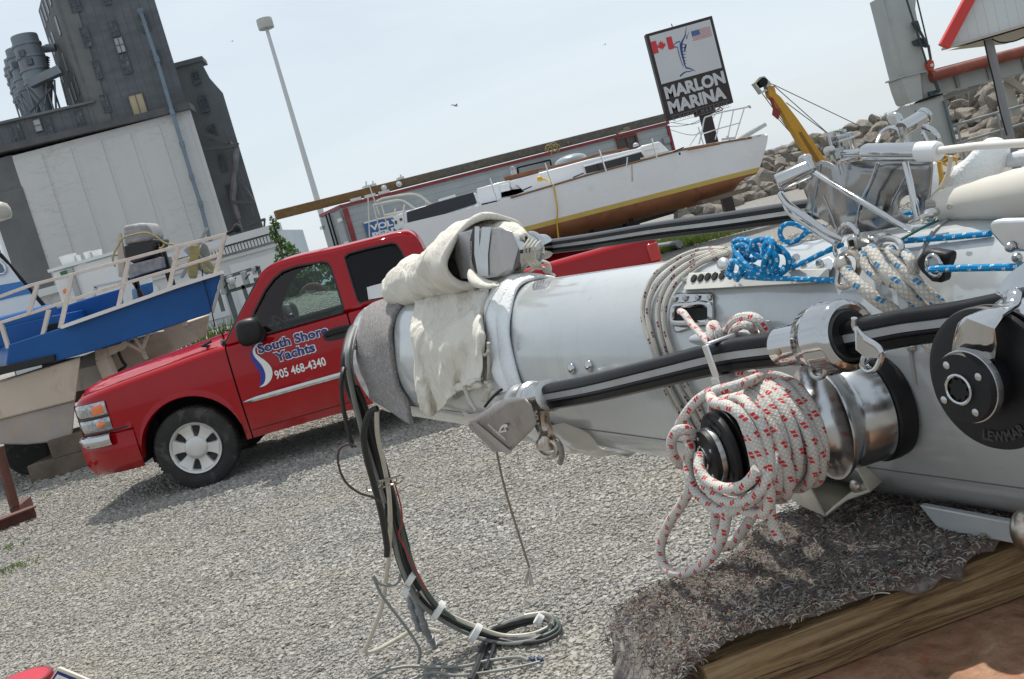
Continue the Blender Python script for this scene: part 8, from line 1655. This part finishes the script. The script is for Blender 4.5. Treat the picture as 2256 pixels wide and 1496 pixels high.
rope('spliced_tail', [MS(*q, o) for q, o in (((2035, 745), .135), ((2050, 762), .14), ((2068, 785), .14))], .008, BFR, 'frayed white and blue rope end below the black foil', seg=10)
b = MBh(); screw(b, MC(2010, 765, .002), .012); b.build('rivet', rusty_steel, mast)
# ------------------------------------------------------------------ trestle timber, carpet felt, painted top
ZT_ = MC0.z-MA-.012; TA_, TB_ = G(1556, 1474, ZT_-.02), G(2256, 1206, ZT_-.02); tdx = (TB_-TA_); tdx.z = 0; tdx.normalize(); tdy = V((-tdx.y, tdx.x, 0))
m, nt, b_, L = base('weathered_beam'); tc = nd(nt, 'ShaderNodeTexCoord'); mp = nd(nt, 'ShaderNodeMapping'); mp.inputs['Rotation'].default_value = (0, 0, -math.atan2(tdx.y, tdx.x)); L.new(tc.outputs['Object'], mp.inputs[0]); mp2 = nd(nt, 'ShaderNodeMapping'); mp2.inputs['Scale'].default_value = (1.6, 14, 42); L.new(mp.outputs[0], mp2.inputs[0]); vg = mp2.outputs[0]
g1 = noise(nt, 2.2, 10, .68, vg, .5); g2 = noise(nt, 5, 8, .7, vg, .3); c = ramp(nt, g1, [(.28, (.06, .035, .018)), (.44, (.24, .14, .062)), (.56, (.44, .29, .145)), (.72, (.58, .43, .26))]); c = mixc(nt, ramp(nt, g2, [(.57, (0, 0, 0)), (.64, (.9, .9, .9))]), c, (.03, .018, .01))
sp = nd(nt, 'ShaderNodeSeparateXYZ'); L.new(mp.outputs[0], sp.inputs[0]); mr = nd(nt, 'ShaderNodeMapRange', i_1=-.22, i_2=.05); L.new(sp.outputs[0], mr.inputs[0]); c = mixc(nt, mathn(nt, 'MULTIPLY', mr.outputs[0], .6), c, mixc(nt, g2, (.40, .22, .06), (.22, .11, .025)))
L.new(c, b_.inputs['Base Color']); b_.inputs['Roughness'].default_value = .8; bn = nd(nt, 'ShaderNodeBump', i_Strength=.9, i_Distance=.012); L.new(mathn(nt, 'ADD', g1, mathn(nt, 'MULTIPLY', g2, -.6)), bn.inputs['Height']); L.new(bn.outputs[0], b_.inputs['Normal'])
TLN, TWD, TH_ = 1.35, .25, .062
b = MB(); nx, nz = 60, 8; base_ = TA_.copy(); base_.z = 0; rows = []
def tp(x, y, z): return base_+tdx*x+tdy*y+Z*z
zt0 = ZT_-.02; sect = []
for i in range(nx+1):
    x = TLN*i/nx; wob = .004*math.sin(x*9)+.003*math.sin(x*23+1); er = .012*math.sin(x*5+.6)+.006*math.sin(x*14)+random.gauss(0, .0012)
    sect.append([tp(x, .0+wob*.5, zt0-TH_), tp(x, -.002+wob, zt0-TH_*.66), tp(x, .001-wob*.6, zt0-TH_*.33), tp(x, .003+wob*.5, zt0-.012-abs(er)*.4), tp(x, .014, zt0-abs(er)*.25), tp(x, TWD, zt0), tp(x, TWD, zt0-TH_)])
b.loft(sect, True, True); tag(b.build('trestle_timber', m, smooth=30), 'rough split timber beam under the mast with a carpet felt pad on it', 'timber beam')
CARP = felt_mat('carpet_felt', [(.28, (.028, .023, .022)), (.45, (.11, .092, .083)), (.58, (.22, .19, .17)), (.75, (.38, .335, .30))], 55)
def carp(x, y):
    h = .006*math.sin(x*17+y*9)+.005*math.sin(x*31-y*22)+.003*math.sin(y*60+x*8)
    z = zt0+.016+h
    if x < .0: z -= (-x)*(.10+.12*math.sin(y*16+1))
    if x < -.05: z -= (-.05-x)*(1.5+.9*math.sin(y*19))
    if y < .0: z -= .003+(-y)*.9
    return z
rows = []; nx, ny = 70, 26
for i in range(nx+1):
    x = -.078+1.42*i/nx; rw = []
    yf = .004+random.gauss(0, .0035)+.009*math.sin(x*13)+.006*math.sin(x*29+2)
    for j in range(ny+1):
        y = yf+((.20+.16*min(1, max(0, x+.06)/.40))-yf)*j/ny; xx = x+(-.028*math.sin(y*18+.5)+random.gauss(0, .006) if i == 0 else 0); rw.append(tp(xx, y, carp(x, y)+random.gauss(0, .0012)))
    rows.append(rw)
b = sheet(MB(), rows); cp_ = tag(b.build('carpet_felt', CARP, smooth=80, solid=.013), 'shaggy multicoloured carpet felt pad draped over the trestle timber', 'felt pad')
b = MB(); rows = []
for i in range(15):
    f = i/14; rows.append([tp(-.073+.012*math.sin(f*9+k)+.006*k*math.sin(k)+.004*k, .03+.13*f, carp(-.073, .03+.13*f)-.016*k*(1+.35*math.sin(f*7))) for k in range(8)])
sheet(b, rows).build('hanging_edge', CARP, cp_, smooth=80, solid=.012)
# loose fibres standing off the felt
nF = 20000; X = NR.uniform(-.08, 1.2, nF); Y = np.where(NR.uniform(0, 1, nF) < .12, NR.uniform(-.008, .012, nF)/.3, NR.uniform(.0, 1, nF)**1.25)*(.20+.16*np.clip((X+.06)/.40, 0, 1)); seg = 6; ang = NR.uniform(0, 6.28, nF); Lf = NR.uniform(.006, .022, nF); curl = NR.normal(0, 4.5, nF); hgt = NR.uniform(.001, .006, nF)
Zb = np.array([carp(x, y) for x, y in zip(X, Y)])+.0115; B0_, DX, DY = np.array(tuple(base_)), np.array(tuple(tdx)), np.array(tuple(tdy)); P_ = []; px_, py_ = X.copy(), Y.copy()
for k in range(seg+1):
    P_.append(B0_+px_[:, None]*DX+py_[:, None]*DY+np.stack([0*Zb, 0*Zb, Zb+hgt*math.sin(PI*k/seg)-.002], 1)); px_ = px_+np.cos(ang)*Lf/seg; py_ = py_+np.sin(ang)*Lf/seg; ang = ang+curl/seg*1.4
wv = np.array([0, 0, 1.0])*.00055+np.stack([np.cos(ang+1.57), np.sin(ang+1.57), 0*ang], 1)*.0004
W = np.stack([np.stack([p-wv, p+wv], 1) for p in P_], 1).reshape(-1, 3); k8 = 2*(seg+1); FI = np.concatenate([np.arange(nF)[:, None]*k8+np.array([[2*k, 2*k+1, 2*k+3, 2*k+2]]) for k in range(seg)], 0)
m, nt, b_, L = base('felt_fibre'); ge = nd(nt, 'ShaderNodeNewGeometry'); c = ramp(nt, ge.outputs['Random Per Island'], [(0, (.46, .43, .38)), (.28, (.30, .27, .24)), (.48, (.13, .11, .105)), (.66, (.06, .07, .11)), (.73, (.20, .05, .06)), (.79, (.11, .08, .06)), (.93, (.44, .36, .26))], 'CONSTANT'); L.new(c, b_.inputs['Base Color']); b_.inputs['Roughness'].default_value = .9
off = np.array(tuple(cp_.location)); o = bulk('felt_fibres', W-off, FI, m); o.parent = cp_; o['kind'] = 'stuff'
# painted top of the trestle, falling away towards the viewer
m, nt, b_, L = base('worn_orange_paint'); v = objc(nt); n1 = noise(nt, 16, 12, .78, v, .4); n2 = noise(nt, 55, 10, .75, v, .3); n3 = noise(nt, 7, 8, .66, v, .5)
c = ramp(nt, n1, [(.3, (.10, .06, .035)), (.46, (.26, .135, .075)), (.58, (.36, .21, .13)), (.70, (.44, .32, .22))]); c = mixc(nt, ramp(nt, n2, [(.55, (0, 0, 0)), (.62, (.55, .55, .55))]), c, (.36, .085, .03)); c = mixc(nt, ramp(nt, n3, [(.60, (0, 0, 0)), (.70, (.85, .85, .85))]), c, (.05, .03, .018)); c = mixc(nt, ramp(nt, noise(nt, 5, 6, .6, v), [(.55, (0, 0, 0)), (.75, (.5, .5, .5))]), c, (.25, .20, .10))
L.new(c, b_.inputs['Base Color']); b_.inputs['Roughness'].default_value = .75; bn = nd(nt, 'ShaderNodeBump', i_Strength=.5, i_Distance=.004); L.new(n2, bn.inputs['Height']); L.new(bn.outputs[0], b_.inputs['Normal'])
zo = zt0-TH_-.003; tb = thing('painted_trestle', tp(.7, 0, 0), 'worn orange painted trestle top under the timber beam at the lower right', 'trestle'); b = MB()
b.prism([tp(.12, .30, zo), tp(.05, -.05, zo), tp(.20, -.45, zo), tp(1.5, -.45, zo), tp(1.5, .30, zo)], Z*-.03); b.build('top', m, tb, bevel=.004)
for x, y in ((.28, .2), (.28, -.35), (1.4, .2), (1.4, -.35)):
    b = MB(); b.bar(tp(x, y, zo-.03), tp(x, y, 0), .07, .07); b.build('leg', RUST, tb, bevel=.004)
# ------------------------------------------------------------------ red bag at the lower left corner
c_ = G(52, 1543); bag = thing('red_bag', c_, 'bright red fabric bag with a white and navy label at the lower left corner', 'bag'); RF = M('red_fabric', (.42, .012, .035), .7, 0, .1, 8, bump=.1, bs=200)
b = MB(); rx = .165; b.lathe(c_, Z, [(0, rx*.9), (.02, rx), (.07, rx*1.02), (.085, rx*.99), (.088, rx*.95), (.092, rx*.93), (.10, rx*.88), (.105, rx*.6), (.107, .001)], 44); b.build('body', RF, bag, smooth=60)
b = MB(); b.lathe(c_+Z*.086, Z, [(0, rx*1.0), (.006, rx*1.012), (.012, rx*.985)], 44); b.build('piping', M('dark_red_piping', (.20, .005, .015), .6), bag)
def cb2(x, y, Y): return P(x*260/2256, 1430+y*260/2256, Y)
YL_ = c_.y-.10; lb_ = MB(); A4 = [cb2(*q, YL_) for q in ((1120, 355), (1840, 655), (1500, 1165), (780, 865))]; nrm = (A4[1]-A4[0]).cross(A4[3]-A4[0]).normalized(); nrm = nrm if nrm.y < 0 else -nrm
lb_.prism([p for p in A4], -nrm*.02); lab_ = lb_.build('label', M('cream_label', (.62, .58, .50), .6, 0, .05), bag, bevel=.003)
e1, e2 = (A4[1]-A4[0]), (A4[3]-A4[0]); lq = lambda u, v_: A4[0]+e1*u+e2*v_+nrm*.0015
b = MB(); b.add([lq(.02, .10), lq(.85, .10), lq(.85, .9), lq(.02, .9)], [(0, 1, 2, 3)]); b.build('navy_field', NAVY, lab_, smooth=0)
b = MB(); b.add([lq(.07, .20)+nrm*.001, lq(.50, .20)+nrm*.001, lq(.50, .8)+nrm*.001, lq(.07, .8)+nrm*.001], [(0, 1, 2, 3)]); b.build('white_field', WVIN, lab_, smooth=0)
text('NA', 'label_lettering', NAVY, lab_, lq(.16, .62)+nrm*.002, e1, -e2, e2.length*.32, e1.length*.28, off=.04)
